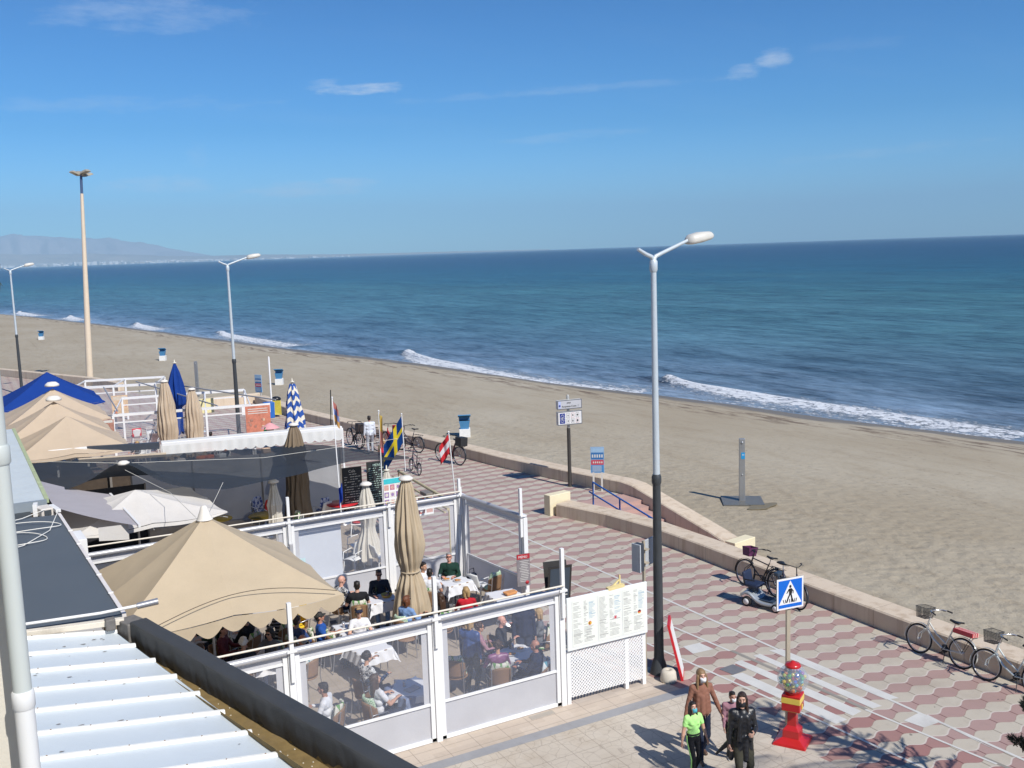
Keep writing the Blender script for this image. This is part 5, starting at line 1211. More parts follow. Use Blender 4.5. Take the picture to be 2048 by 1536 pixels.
sit('heavy man in a navy coat with his back to the camera, right clear pane', 1072, 1290, 45, z=1.25, top='t_navy', style='fringe', hair='dark', skin=(.45, .22, .16), build=1.25, chairlab='chair of the heavy man in the navy coat', grp=G1)
sit('blonde woman in a grey top at the right edge of the right clear pane', 1078, 1228, 60, z=1.22, top='t_greyj', hair='blond', style='bob', fem=True, skin=(.58, .34, .25), chairlab='chair of the blonde woman in grey', grp=G1)
sit('woman with tousled dark hair in a printed black and white sweatshirt', 732, 1318, -70, z=1.2, top='t_print', hair='dark', style='curly', fem=True, hands={1: (.20, .36, .80), -1: (-.16, .30, 1.08)}, chairlab='chair of the woman in the printed sweatshirt', look=(-.1, .1), grp=G1)
sit('woman with long brown hair and a white T-shirt beside the fence post', 752, 1372, -75, z=1.1, top='t_white', sleeve='short', hair='brown', style='long', fem=True, chairlab='cane backed chair of the long haired woman in white', look=(-.2, -.25), grp=G1)
sit('dark haired man in a white shirt at the lower left of the clear pane', 655, 1388, 55, z=1.12, top='t_white', hair='dark', skin=(.38, .2, .14), bottom='t_lblue', chairlab='chair of the man in the white shirt, lower left', lean=.1, grp=G1)
sit('person in a slate blue top half behind the left fence mast', 592, 1236, -60, top='t_jacket', hair='brown', style='short', chairlab='chair beside the yellow cushion', grp=G1)
sit('dark haired person deep in the shade, leftmost under the tan parasol', 398, 1292, -60, top='t_dark', hair='brown', style='bob', fem=True, chairlab='leftmost shaded chair', grp=G1)
sit('person in a black top turned away, in the shade behind the white haired one', 492, 1232, 40, top='t_black', hair='dark', build=1.1, chairlab='shaded chair behind the white haired person', grp=G1)
sit('grey haired person in a dark green top deep in the shade', 425, 1225, 100, top='t_green', hair='grey', chairlab='rear shaded chair', grp=G1)
# standing inside the terrace
p = at_head(938, 1247, 1.58); person('blond person standing in a blue padded jacket behind the right clear pane', p, R(-60), False, H=1.68, top='t_jacket', bottom='t_black', hair='blond', style='bob', coat='wide', build=1.12, grp='people standing inside the near terrace')
p = at_head(1046, 1208, 1.6); person('person in dark blue standing behind the table, right clear pane', p, R(160), False, H=1.72, top='t_navy', bottom='t_jeans', hair='dark', coat='wide', build=1.1, skin=(.5, .3, .22), grp='people standing inside the near terrace')
# far terrace diners and strollers
G2 = 'diners seated in the far terraces'
p = at_head(421, 868, 1.25); person('man in an orange shirt behind the white scalloped awning', p, R(-30), True, top='t_orange', sleeve='short', hair='dark', skin=(.45, .24, .17), grp=G2); seated.append((p, R(-30), 'plastic', 'chair of the man in orange'))
p = at_head(448, 875, 1.25); person('person in sunglasses and a brown top beside the man in orange', p, R(160), True, top='t_brown', hair='brown', glasses=True, grp=G2); seated.append((p, R(160), 'plastic', 'chair beside the man in orange'))
p = at_head(274, 884, 1.15); person('small fair haired person in grey left of the closed tan parasols', p, R(120), True, H=1.5, top='t_greyj', hair='blond', style='bob', grp=G2); seated.append((p, R(120), 'plastic', 'chair of the small fair haired person'))
p = at_head(738, 838, 1.66); person('man in a white jacket and pale trousers walking away', p, R(-12), False, H=1.78, top='t_wjacket', bottom='t_grey', hair='dark', skin=(.4, .22, .16), coat='hem', feet={1: (.10, .12, .07), -1: (-.10, -.10, .07)}, build=1.08)
p = at_head(766, 884, 1.45); person('short person in khaki wearing a red backpack', p, R(-20), False, H=1.58, top='t_wred', sleeve='short', bottom='t_olive', hair='blond', style='bob', fem=True)
bp = thing('backpack', 'red backpack worn by the short person in khaki', 'backpack', (p.x, p.y, 0), R(-20)); MB().box((0, -.20, 1.10), (.27, .16, .36)).build('bag', mat('red_bag', (.55, .02, .03), .6), bp, bevel=.04)
MB().tube([(.10, -.13, 1.27), (.11, .0, 1.34), (.12, .09, 1.22), (.13, .06, 1.05)], .016, 6).tube([(-.10, -.13, 1.27), (-.11, .0, 1.34), (-.12, .09, 1.22), (-.13, .06, 1.05)], .016, 6).build('strap', mat('red_bag', (.55, .02, .03), .6), bp)

# the four walkers in front, on the plaza
W1 = at_head(1402, 1352, 1.56)
WOMB = person('blonde woman in a brown sweater and white face mask walking beside a child', W1, R(163), False, H=1.66, top='t_brown', bottom='t_jeans', shoe=(.12, .07, .05), skin=(.66, .42, .32), hair='honey', style='wavy', mask='ffp', fem=True, fine=True, coat='wide',
       hands={1: (.36, .06, .80), -1: (-.36, .12, .84)}, feet={1: (.09, .20, .07), -1: (-.09, -.16, .08)}, look=(.05, -.1), grp='people walking on the plaza')
W2 = at_head(1386, 1420, 1.22)
GIRL = person('girl in a neon green T-shirt, teal face mask and black leggings', W2, R(172), False, H=1.34, top='t_neon', sleeve='short', bottom='t_black', shoe=(.7, .7, .7), skin=(.62, .38, .28), hair='dark', style='long', mask='teal', fem=True, fine=True,
       hands={1: (.30, .02, .84), -1: (-.32, .10, .80)}, feet={1: (.09, .10, .07), -1: (-.09, -.12, .08)}, look=(0, -.25), grp='people walking on the plaza')
W3 = at_head(1464, 1398, 1.13)
person('small child in a mauve top and white mask between the two women', W3, R(150), False, H=1.25, top='t_pink', bottom='t_black', shoe=(.7, .7, .7), skin=(.52, .30, .22), hair='dark', style='short', mask='white', fine=True,
       hands={-1: (-.36, .10, 1.06), 1: (.22, .10, .85)}, feet={1: (.08, .02, .07), -1: (-.08, -.08, .07)}, look=(.3, 0), grp='people walking on the plaza')
W4 = at_head(1484, 1402, 1.58)
person('woman in an open black coat, black mask and olive trousers', W4, R(158), False, H=1.70, top='t_leather', bottom='t_olive', shoe=(.02, .02, .02), skin=(.58, .36, .27), hair='darkbrown', style='long', mask='black', fem=True, fine=True, coat='long', build=1.12,
       hands={-1: (-.10, .27, 1.12), 1: (.25, .05, .84)}, feet={1: (.11, .10, .07), -1: (-.11, -.06, .07)}, look=(-.35, -.1), curl=.9, grp='people walking on the plaza')


def girl_extras():
    S = 1.34/1.7; n_ = cloths['t_neon']; M0 = Matrix.Scale(S, 3)
    mb = MB(); mb.grid(lambda u, v: V3_(.118*math.cos(2*PI*u)*1.42, .118*math.sin(2*PI*u)+.002, 1.0+.035*v)*S, 36, 2); w = mb.build('waistband', mat('waist_black', (.012, .012, .013), .7), GIRL, solid=.004)
    hip = Vector((.092, 0, .90)); kn, an = ik(hip, Vector((.09, .10, .07)), .435, .44, (.10, 1, .05)); out = Vector((1, .25, 0)).normalized()
    pts = [(Vector((.165, .02, .99)), .0)]; P = [Vector((.178, .02, .99))]
    for q in range(1, 9): p = hip.lerp(kn, q/8); P.append(p+out*(.092+(.060-.092)*q/8+.006))
    for q in range(1, 9): p = kn.lerp(an, q/8); P.append(p+out*(.060-.014*q/8+.004))
    d = Vector((-.25, 1, 0)).normalized()*.018; mb = MB(); vs = [x*S for p in P for x in (p-d, p+d)]
    mb.add(vs, [(2*i, 2*i+1, 2*i+3, 2*i+2) for i in range(len(P)-1)], True); mb.build('side_stripe', n_, GIRL, solid=.006)
V3_ = lambda x, y, z: Vector((x, y, z))
girl_extras()
mb = MB(); rs = random.Random(2)
for k in range(26):
    a = 2*PI*k/26; mb.add([V3_(.150*math.cos(a+o)*1.12, .132*math.sin(a+o), z) for o, z in ((-.12, .90), (.12, .90), (rs.uniform(-.05, .05), .90-rs.uniform(.05, .10)))], [(0, 1, 2)], False)
mb.build('printed_hem', cloth('leaf_hem', (.12, .07, .05), 'blotch', (.55, .45, .38), 30), WOMB, solid=.005)
hb = thing('handbag', 'dark handbag hanging at the side of the woman in the brown sweater', 'bag', WOMB.location, WOMB.rotation_euler.z)
MB().box((.235, -.02, .90), (.06, .22, .20)).build('pouch', mat('dark_leather_bag', (.02, .018, .016), .4), hb, bevel=.02); MB().tube([(.235, .08, 1.0), (.22, .03, 1.25), (.235, -.12, 1.0)], .008, 6).build('strap', mat('dark_leather_bag', (.02, .018, .016)), hb)
# ================================================================== FURNITURE OF THE TERRACES
steel = mat('brushed_steel', (.55, .55, .56), .32, .85, var=.06); wick = mat('brown_wicker', (.24, .135, .07), .7, var=.4, vscale=40, bump=.6, bscale=120)
plas = mat('white_plastic', (.74, .74, .73), .45, var=.05)
def cush(name, c, c2, sc=9, kind='leaf'):
    m, t, b = newmat(name); tc = t.N('ShaderNodeTexCoord').outputs['Object']
    if kind == 'leaf': f = t.M('GREATER_THAN', t.noise(t.mapping(tc, (1.6, 1, .7), (0, .5, .4)), sc, 2, .6), .52)
    else:
        v = t.N('ShaderNodeTexVoronoi'); v.inputs['Scale'].default_value = sc; t.put(v.inputs['Vector'], tc); f = t.M('GREATER_THAN', t.M('SINE', t.M('MULTIPLY', v.outputs['Distance'], 28)), .1)
    t.put(b.inputs['Base Color'], t.mix(f, col4(c), col4(c2))); b.inputs['Roughness'].default_value = .9; return m
CUSH = dict(leaf=cush('leaf_print', (.60, .58, .50), (.12, .27, .08)), ring=cush('ring_print', (.60, .66, .55), (.16, .36, .16), 11, 'ring'), blue=cush('blue_leaf_print', (.62, .66, .66), (.09, .27, .36)), red=cush('plain_red', (.45, .02, .02), (.5, .03, .03)), yellow=cush('plain_yellow', (.72, .48, .02), (.65, .42, .02)), globe=cush('blue_print', (.45, .48, .60), (.05, .08, .26)))
def make_chair(kind, cu=None):
    t = thing('bistro_chair' if kind == 'wicker' else 'plastic_chair', 'chair', 'chair')
    if kind == 'wicker':
        for x in (-.22, .22):
            mb = MB(); mb.tube([(x, .21, 0), (x*.95, .19, .44), (x*1.15, .10, .64), (x*1.18, -.12, .67), (x*1.05, -.24, .66)], .0115, 8); mb.build('arm_and_front_leg', steel, t)
            MB().tube([(x*1.0, -.27, 0), (x*.92, -.20, .44), (x*.95, -.27, .86)], .0115, 8).build('rear_leg', steel, t)
        MB().lathe([(.0, .425), (.235, .43), (.245, .445), (.235, .46), (0, .462)], n=22).build('seat', wick, t)
        def fn(u, v):
            a = (u-.5)*2.5; z = .48+.40*v*(1-.28*abs(u-.5)*2*abs(u-.5)*2); return Vector((.235*math.sin(a), -.235*math.cos(a)-.05*v, z))
        MB().grid(fn, 16, 8).build('backrest', wick, t, solid=.018)
    else:
        for x, y in ((-.21, .2), (.21, .2), (-.21, -.22), (.21, -.22)): MB().tube([(x*1.1, y*1.1, 0), (x*.9, y*.9, .42)], [.016, .022], 8).build('leg', plas, t)
        MB().grid(lambda u, v: Vector(((u-.5)*.44, (v-.5)*.44, .43+.02*math.cos((u-.5)*5))), 8, 8).build('seat', plas, t, solid=.012)
        MB().grid(lambda u, v: Vector(((u-.5)*.44*(1-.15*v), -.22-.10*v-.05*math.cos((u-.5)*3), .43+.42*v-.05*v*abs(u-.5)*2)), 10, 8).build('backrest', plas, t, solid=.012)
        for x in (-.23, .23): MB().tube([(x, .19, .42), (x, .16, .63), (x, -.20, .66)], .014, 8).build('armrest', plas, t)
    if cu:
        q = MB(); q.lathe([(0, .462), (.20, .465), (.225, .49), (.20, .515), (0, .52)], n=20); q.build('seat_cushion', CUSH[cu], t)
        def fn2(u, v):
            a = (u-.5)*2.1; r_ = .20+.0; z = .52+.44*v; k = 1-.25*(2*abs(v-.45))**3; return Vector((.235*math.sin(a)*k, -.19*math.cos(a)-.05*v-.01, z))
        MB().grid(fn2, 14, 8).build('back_cushion', CUSH[cu], t, solid=.04)
    return t
PROTO = {}; USED = set()
def chair(kind, cu, pos, rz, label, grp='chairs of the near terrace'):
    k = (kind, cu)
    if k not in PROTO: PROTO[k] = make_chair(kind, cu); t = PROTO[k]
    else: t = copy_tree(PROTO[k])
    t.location = pos; t.rotation_euler = (0, 0, rz); t['label'] = label; t['group'] = grp; return t
cl = ['leaf', None, 'leaf', 'blue', 'leaf', None, 'ring', 'leaf']
for i, (p, rz, kind, lab) in enumerate(seated):
    d = Vector((-math.sin(rz), math.cos(rz), 0))
    if lab: chair('wicker' if kind == 'wicker' else 'plastic', cl[i % 8] if kind == 'wicker' else None, p-d*.03-Vector((0, 0, .0)), rz, 'wicker '+lab if kind == 'wicker' else 'white plastic '+lab, 'chairs of the near terrace' if kind == 'wicker' else 'chairs of the far terraces')
chair('wicker', 'leaf', at(678, 1338, .0)+Vector((0, 0, 0)), R(-80), 'empty wicker chair with a leaf cushion in the middle of the left clear pane')
chair('wicker', 'ring', at(985, 1210, .0), R(15), 'empty chair with a green ring patterned cushion near the side windbreak')
chair('plastic', None, at(958, 1200, .0), R(-60), 'empty white plastic chair near the green ring cushion', 'white plastic chairs')
chair('wicker', 'blue', at(752, 1352, .0), R(180), 'empty wicker chair with a blue leaf cushion below the white table cloth')
chair('wicker', None, at(815, 1312, .0), R(160), 'empty bare wicker chair at the top right of the left clear pane')
chair('wicker', 'yellow', at(598, 1290, .0), R(100), 'empty chair with a bright yellow cushion under the parasol edge')
chair('wicker', 'leaf', at(915, 1390, .0), R(-40), 'wicker chair beside the person in the blue padded jacket')
chair('wicker', 'leaf', at(468, 1345, .0), R(-60), 'wicker chair at the far left end of the clear windbreak')
white_cloth = fabric('white_tablecloth', (.76, .76, .78), .1, .5); blue_cloth = fabric('grey_blue_tablecloth', (.20, .25, .38), .1, .5)
wood = mat('table_wood', (.30, .20, .12), .5, var=.2)
def make_table():
    t = thing('cafe_table', 'table', 'table'); MB().box((0, 0, .725), (.76, .76, .03)).build('tabletop', wood, t, bevel=.01)
    MB().lathe([(.25, 0), (.25, .02), (.03, .05), (.028, .71)], n=14).build('pedestal', steel, t); return t
TB = [None]
def table(px, py, rz, lab, cloth_m=None, clab=None, over=None, z=.78, size=(.92, .92)):
    p = at(px, py, z); p.z = 0
    if TB[0] is None: TB[0] = make_table(); t = TB[0]
    else: t = copy_tree(TB[0])
    t.location = p; t.rotation_euler = (0, 0, rz); t['label'] = lab; t['group'] = 'tables of the near terrace'
    sx, sy = size
    def fn(u, v, hx=.385, hy=.385, drop=.27, z0=.745, r=.0):
        x = (u-.5)*2*(hx+drop); y = (v-.5)*2*(hy+drop); ox = max(0, abs(x)-hx); oy = max(0, abs(y)-hy)
        fx = math.copysign(min(abs(x), hx)+.16*ox+.30*min(ox, oy), x); fy = math.copysign(min(abs(y), hy)+.16*oy+.30*min(ox, oy), y)
        fold = .018*math.sin(x*26+y*9)*(1 if oy > 0 else 0)+.018*math.sin(y*26+x*7)*(1 if ox > 0 else 0)
        return Vector((fx+(fold if ox else 0), fy+(fold if oy else 0), z0-min(math.hypot(ox, oy), drop*1.25)*.96+.003*mnoise.noise(Vector((x*6, y*6, px)))))
    if cloth_m:
        o = MB().grid(fn, 34, 34).build('tablecloth', cloth_m, None, loc=p); o.rotation_euler = (0, 0, rz); tag(o, clab, 'tablecloth', 'cloths on the near terrace tables')
    if over:
        o = MB().grid(lambda u, v: fn(u, v, .385, .385, .14, .752)*1.0, 26, 26).build('tablecloth', white_cloth, None, loc=p); o.rotation_euler = (0, 0, rz+R(45)); tag(o, over, 'tablecloth')
    return p
T1 = table(905, 1158, R(10), 'table of the man in the green sweater', white_cloth, 'white cloth on the table of the man in green')
T2 = table(757, 1192, R(5), 'table between the man in black and the rear windbreak', white_cloth, 'white cloth on the table before the man in black')
T3 = table(705, 1252, R(0), 'table in front of the woman in the navy cap', white_cloth, 'white cloth on the table of the woman in the navy cap')
T4 = table(1035, 1302, R(15), 'table of the party behind the right clear pane', white_cloth, 'white cloth on the table of the party behind the right clear pane')
T5 = table(822, 1372, R(12), 'table beside the long haired woman in white', blue_cloth, 'grey blue cloth on the table next to the middle fence post', 'small white top cloth laid over the grey blue cloth')
T6 = table(520, 1312, R(0), 'shaded table of the white haired person', white_cloth, 'white cloth on the shaded table of the white haired person')
T7 = table(738, 1290, R(8), 'table seen at the top of the left clear pane', white_cloth, 'white cloth on the table at the top of the left clear pane')
T8 = table(1010, 1187, R(-5), 'table beside the side windbreak with a bread basket', white_cloth, 'white cloth on the table with the bread basket')
# things on the tables
def tableware():
    china = mat('white_china', (.75, .75, .74), .2); food = mat('toasted_food', (.50, .22, .06), .7, var=.4, vscale=40); glass = film('drink_glass', (.7, .75, .8), .35, .05, .2); wine = mat('red_drink', (.30, .01, .02), .1); dark = mat('dark_bottle', (.02, .03, .015), .1); gr = mat('green_bottle', (.02, .16, .05), .12); yel = mat('yellow_basket', (.62, .38, .08), .7, var=.3, vscale=30)
    def plate(p, dx, dy, lab, r_=.12):
        t = thing('plate', lab, 'plate', (p.x+dx, p.y+dy, .752)); MB().lathe([(.0, 0), (r_*.6, 0), (r_, .018), (r_, .022), (r_*.62, .008), (0, .006)], n=20).build('dish', china, t)
        mb = MB(); mb.ball((-.02, .01, .028), (.055, .045, .026), 10, 6).ball((.045, -.02, .024), (.035, .03, .02), 8, 6); mb.build('food', food, t)
    def bottle(p, dx, dy, lab, m, h=.26): 
        tag(MB().lathe([(0, 0), (.034, 0), (.036, h*.55), (.014, h*.75), (.013, h), (0, h)], (p.x+dx, p.y+dy, .753), 14).build('bottle', m), lab, 'bottle')
    def glass_(p, dx, dy, lab, m=None):
        t = thing('drinking_glass', lab, 'glass', (p.x+dx, p.y+dy, .753)); MB().lathe([(.028, 0), (.034, .13), (.032, .13), (.026, .006)], n=14).build('tumbler', glass, t)
        MB().lathe([(0, .006), (.025, .006), (.030, .09), (0, .09)], n=12).build('drink', m or wine, t)
    plate(T1, -.12, .12, 'plate of toast near the man in green'); plate(T1, .08, -.14, 'plate of bread in the middle of the table of the man in green'); glass_(T1, -.25, .25, 'dark drink by the left hand of the man in green', dark)
    tag(MB().lathe([(0, 0), (.10, 0), (.15, .07), (.14, .07), (.09, .01), (0, .01)], (T2.x+.18, T2.y-.10, .752), 18).build('basket', yel), 'yellow basket on the white cloth before the man in black', 'basket')
    bottle(T2, .02, .2, 'dark bottle on the table against the rear windbreak', dark); glass_(T2, -.3, .05, 'red drink held up near the bald person')
    plate(T3, .1, -.05, 'plate in front of the woman in the navy cap'); glass_(T3, -.18, .1, 'glass on the table of the woman in the navy cap')
    plate(T4, .12, .1, 'plate near the heavy man in navy', .13); plate(T4, -.16, -.05, 'plate near the woman in purple', .12); glass_(T4, .0, .22, 'glass in the middle of the party table'); bottle(T4, -.02, .28, 'dark bottle on the party table', dark, .24)
    glass_(T5, -.1, .1, 'glass on the small white top cloth'); tag(MB().box((T5.x-.02, T5.y-.1, .765), (.30, .20, .012), R(20)).build('tray', mat('grey_tray', (.35, .36, .38), .4), bevel=.004), 'flat grey tray on the small white top cloth', 'tray')
    tag(MB().box((T8.x+.12, T8.y-.05, .79), (.28, .18, .07), R(5), taper=1.2).build('bread_basket', mat('bread_orange', (.62, .28, .10), .7, var=.4, vscale=20), bevel=.015), 'orange brown bread basket beside the side windbreak', 'basket')
    plate(T6, .0, -.1, 'plate on the shaded table of the white haired person'); 
    tag(MB().box((0, 0, 0), (.16, .10, .012), mtx=Matrix.Rotation(.5, 3, 'X')).build('phone', mat('black_phone', (.01, .01, .012), .2), loc=(T3.x-.42, T3.y+.1, .93)), 'black phone held by the man in the blue shirt', 'phone')
tableware()
def bag(pos, lab, m, d=(.34, .2, .34)):
    t = thing('bag', lab, 'bag', pos, R(20)); MB().box((0, 0, d[2]/2), d, taper=.8).build('pouch', m, t, bevel=.05); MB().tube([(-.1, 0, d[2]*.9), (-.08, 0, d[2]*1.35), (.08, 0, d[2]*1.35), (.1, 0, d[2]*.9)], .012, 6).build('handle', m, t)
p = at(944, 1168, .5); bag((p.x, p.y, .46), 'dark bag and jacket lying on the white plastic chair', mat('navy_bag', (.015, .02, .04), .7))
p = at(765, 1440, .0)

# ================================================================== SECOND TERRACE: shade net and white parasol
net = film('shade_net', (.014, .018, .024), 1.0, .5, .02)
def make_net():
    m, t, b = newmat('black_shade_net'); tc = t.N('ShaderNodeTexCoord').outputs['Object']
    b.inputs['Base Color'].default_value = (.020, .026, .034, 1); b.inputs['Roughness'].default_value = .8
    tr = t.N('ShaderNodeBsdfTransparent'); mx = t.N('ShaderNodeMixShader'); n = t.noise(tc, 1.2, 4, .6)
    t.put(mx.inputs[0], t.M('MULTIPLY_ADD', n, .16, .78)); t.put(mx.inputs[1], tr.outputs[0]); t.put(mx.inputs[2], b.outputs[0]); t.put(m.node_tree.nodes['Material Output'].inputs[0], mx.outputs[0])
    bk = [(1.0, 36.9), (4, 36.0), (7.5, 34.8), (11.25, 33.3), (12.0, 32.9), (12.5, 32.4), (13.05, 31.6)]; fr_ = [(1.0, 31.9), (3.1, 31.3), (4.7, 30.2), (6.2, 29.0), (8.6, 29.6), (10.4, 30.4), (13.05, 31.5)]
    def fn(u, v):
        x = 1.0+12.05*u; yb = np.interp(x, *np.array(bk).T); yf = np.interp(x, *np.array(fr_).T); y = yf+(yb-yf)*v
        d2 = ((x-3.75)**2+(y-31.0)**2); dp = ((x-9.75)**2+(y-33.9)**2)
        z = 2.75+.62*math.exp(-d2/.8)+.16*math.exp(-d2/4)-.16*math.sin(PI*v)*math.sin(PI*u)+.10*math.exp(-dp/.3)+.04*mnoise.noise(Vector((x*.8, y*.8, 0)))-.05*(1-v)**3-.42*max(0, min(1, (x-10.6)/2.4))
        return Vector((x, y, z))
    return tag(MB().grid(fn, 90, 30).build('shade_net', m), 'dark translucent shade net stretched across the second terrace over the white parasol', 'shade net')
make_net()
rope = mat('white_rope', (.68, .66, .60), .8)
for pts, lab in (([(1.2, 36.0, 3.0), (3.75, 31.2, 3.42), (8, 31.4, 3.0), (13, 31.5, 3.05)], 'white rope running over the dark shade net'), ([at(250, 940, 3.3), at(340, 985, 3.0), aty(392, 1035, 22.5)], 'white rope slanting down from the shade net to the tan parasol top'), ([at(446, 965, 2.9), at(415, 1030, 2.55)], 'short white rope below the front edge of the shade net')):
    tag(MB().tube(pts, .007, 5).build('rope', rope), lab, 'rope')
WP = open_parasol('large off white parasol half under the dark shade net', (3.85, 29.75), 2.0, 2.32, 2.88, cream, .10, rot=R(4), cap=False, scal=1)
tag(MB().lathe([(0, 3.42), (.16, 3.42), (.18, 3.47), (.10, 3.52), (0, 3.53)], (3.75, 31.0, 0), 16).build('parasol_finial', mat('cap_cream', (.74, .70, .64))), 'white disc poking out on top of the shade net', 'finial')
t = thing('awning', 'grey retractable awning sloping out from the wall over the second terrace', 'awning', (0, 0, 0))
gcan = fabric('grey_awning_canvas', (.42, .40, .43), .12)
q = [V3(1.50, 32.6, 2.95), V3(3.30, 30.9, 2.60), V3(3.52, 26.95, 2.52), V3(1.66, 28.6, 2.95)]
MB().grid(lambda u, v: q[0].lerp(q[1], u).lerp(q[3].lerp(q[2], u), v)-V3(0, 0, .05*math.sin(PI*u)), 12, 12).build('canvas', gcan, t)
MB().grid(lambda u, v: V3(3.30, 27.4, 2.50).lerp(V3(2.55, 27.25, 2.56), u)-V3(0, 0, .42*v*(1-.15*u)), 8, 4).build('valance', cream, t)
MB().beam(q[1], q[2], .06, .08).build('front_bar', white_paint, t)
scr = fabric('grey_screen', (.52, .52, .53), .35, .5)
def screen(pts, z0, z1, lab, m=scr, grp='grey fabric screens round the second terrace'):
    t = thing('fabric_screen', lab, 'screen', (0, 0, 0), 0, grp)
    for i, (a, c) in enumerate(zip(pts[:-1], pts[1:])):
        a, c = Vector((*a, 0)), Vector((*c, 0)); n = (c-a).normalized().cross(V3(0, 0, 1))
        MB().grid(lambda u, v: a.lerp(c, u)+V3(0, 0, z0+(z1-z0)*v)+n*.02*mnoise.noise(Vector((u*8, v*3, i))), 20, 8).build('screen_cloth', m, t)
    for a in pts: MB().beam((*a, 0), (*a, z1+.02), .05, .05).build('screen_post', mat('grey_post', (.20, .18, .16), .6), t)
screen([(4.6, 36.3), (6.6, 35.9), (8.9, 35.4), (11.6, 34.6)], .05, 2.35, 'long grey fabric screen closing the back of the second terrace')
screen([(1.4, 33.4), (4.6, 33.2)], .05, 2.3, 'dark screen standing for the shaded interior behind the off white parasol', mat('dark_screen', (.02, .02, .025), .9))  # near black cloth paints the shaded interior under the parasol
screen([(1.6, 26.2), (5.8, 26.0)], .03, 1.6, 'dark low screen standing for shade just behind the rear windbreak', mat('dark_screen', (.02, .02, .025), .9))  # same painted interior shade, as a low dark sheet
# chairs and tables seen there
def simple_table(pos, lab, m, r_=.5): 
    t = thing('cafe_table', lab, 'table', pos, 0, 'tables of the second terrace'); MB().lathe([(0, .72), (r_, .72), (r_, .75), (0, .75)], n=24).build('tabletop', m, t); MB().lathe([(.25, 0), (.25, .02), (.03, .05), (.03, .72)], n=12).build('pedestal', steel, t)
redm = mat('red_tabletop', (.48, .02, .025), .4); yelm = mat('mustard_tabletop', (.42, .28, .03), .5)
for px, py, z, m, lab, r_ in ((685, 1006, .75, redm, 'red round table below the chalk menu board', .55), (530, 1030, .75, yelm, 'mustard yellow table beside the small ivory parasol', .55), (437, 1037, .75, yelm, 'mustard yellow table at the foot of the grey screen', .45)):
    p = at(px, py, z); simple_table((p.x, p.y, 0), lab, m, r_)
for px, py, rz, cu, lab in ((644, 1008, 20, 'globe', 'round backed chair in blue print against the grey screen'), (520, 1010, -160, 'globe', 'blue print chair left of the mustard table'), (715, 1030, 60, 'red', 'red cushioned chair below the chalk boards'), (545, 1016, 190, 'red', 'chair with a red cushion near the mustard table'), (585, 1040, 90, 'leaf', 'chair at the foot of the taupe parasol')):
    p = at(px, py, .7); chair('plastic', cu, (p.x, p.y, 0), R(rz), lab, 'chairs of the second terrace')
for px, py, rz, lab in ((712, 1078, 100, 'white plastic chair behind the rear clear windbreak, upper'), (706, 1105, 120, 'white plastic chair behind the rear clear windbreak, lower'), (762, 1100, -80, 'white plastic chair right of the small parasol behind the windbreak')):
    p = at(px, py, .6); chair('plastic', None, (p.x, p.y, 0), R(rz), lab, 'white plastic chairs')
closed_parasol('closed pale parasol seen through the rear clear windbreak', (10.0, 27.6), 2.6, [(2.55, .08), (2.2, .18), (1.7, .26), (1.3, .18), (1.15, .2), (.8, .32), (.3, .42)], ivory, folds=10)
tag(MB().box((7.75, 25.42, 1.25), (1.35, .05, 1.9)).build('white_door_panel', mat('door_white', (.66, .69, .74), .6, var=.04), bevel=.01), 'plain white panel standing behind the left part of the rear clear windbreak', 'panel')
for pxx, lab, m in ((573, 'small pale blue notice on the post of the rear windbreak', mat('pale_blue_notice', (.50, .68, .72), .6)), ):
    tag(MB().box((7.08, 25.03, 1.35), (.42, .02, .26)).build('notice', m), lab, 'notice')
MB_ = MB().box((6.93, 25.02, 1.75), (.10, .06, .34)).build('wall_light', mat('grey_plastic', (.4, .4, .42), .5), bevel=.02); tag(MB_, 'small grey light fixed to the rear windbreak post above the pale blue notice', 'wall light')

# ---------------------------------------------------------------- boards and signs
blk = mat('chalkboard', (.018, .022, .026), .6, var=.3); chalk = mat('chalk', (.62, .62, .58), .9); frm_b = mat('board_frame', (.03, .028, .026), .5)
def board(label, p, w, h, rz, z0, face=blk, frame=frm_b, lines=14, name='menu_board', cat='menu board', tilt=0.0, seed=1, title=None, feet=True, ink=chalk, header=None, grp=None, title_size=.13):
    t = thing(name, label, cat, (p[0], p[1], z0), 0, grp, rot=(tilt, 0, rz))
    MB().box((0, .02, h/2), (w, .035, h)).build('frame', frame, t, bevel=.006)
    MB().add([(-w/2+.035, -.0035, .035), (w/2-.035, -.0035, .035), (w/2-.035, -.0035, h-.035), (-w/2+.035, -.0035, h-.035)], [(0, 1, 2, 3)], False).build('face', face, t)
    M0 = face_matrix((0, -.006, 0), (1, 0, 0), (0, 0, 1)); rs = random.Random(seed); mb = MB(); zt = h-.08
    if header: mb2 = MB().add([M0 @ V3(x, y, -.001) for x, y in ((-w/2+.036, h-.2), (w/2-.036, h-.2), (w/2-.036, h-.036), (-w/2+.036, h-.036))], [(0, 1, 2, 3)], False); mb2.build('header', header, t)
    if title: lettering(title, title_size, ink, t, M0 @ Matrix.Translation((0, h-.18, 0)), 'title', 'CENTER'); zt = h-.26
    for k in range(lines):
        z = zt-(zt-.08)*k/max(lines-1, 1); x = -w/2+.07
        while x < w/2-.1:
            l = rs.uniform(.03, .10); l = min(l, w/2-.06-x)
            if rs.random() < .82: mb.add([M0 @ V3(a, z+b_, 0) for a, b_ in ((x, 0), (x+l, .004), (x+l, .022), (x, .018))], [(0, 1, 2, 3)], False)
            x += l+rs.uniform(.012, .04)
    if lines: mb.build('writing', ink, t)
    return t
p = at(704, 1000, 0.); board('tall chalk menu board with white header lettering leaning by the shade net', aty(706, 990, 32.6).xy, .70, 1.75, R(-5), .28, title='Cafe', seed=2, lines=17)
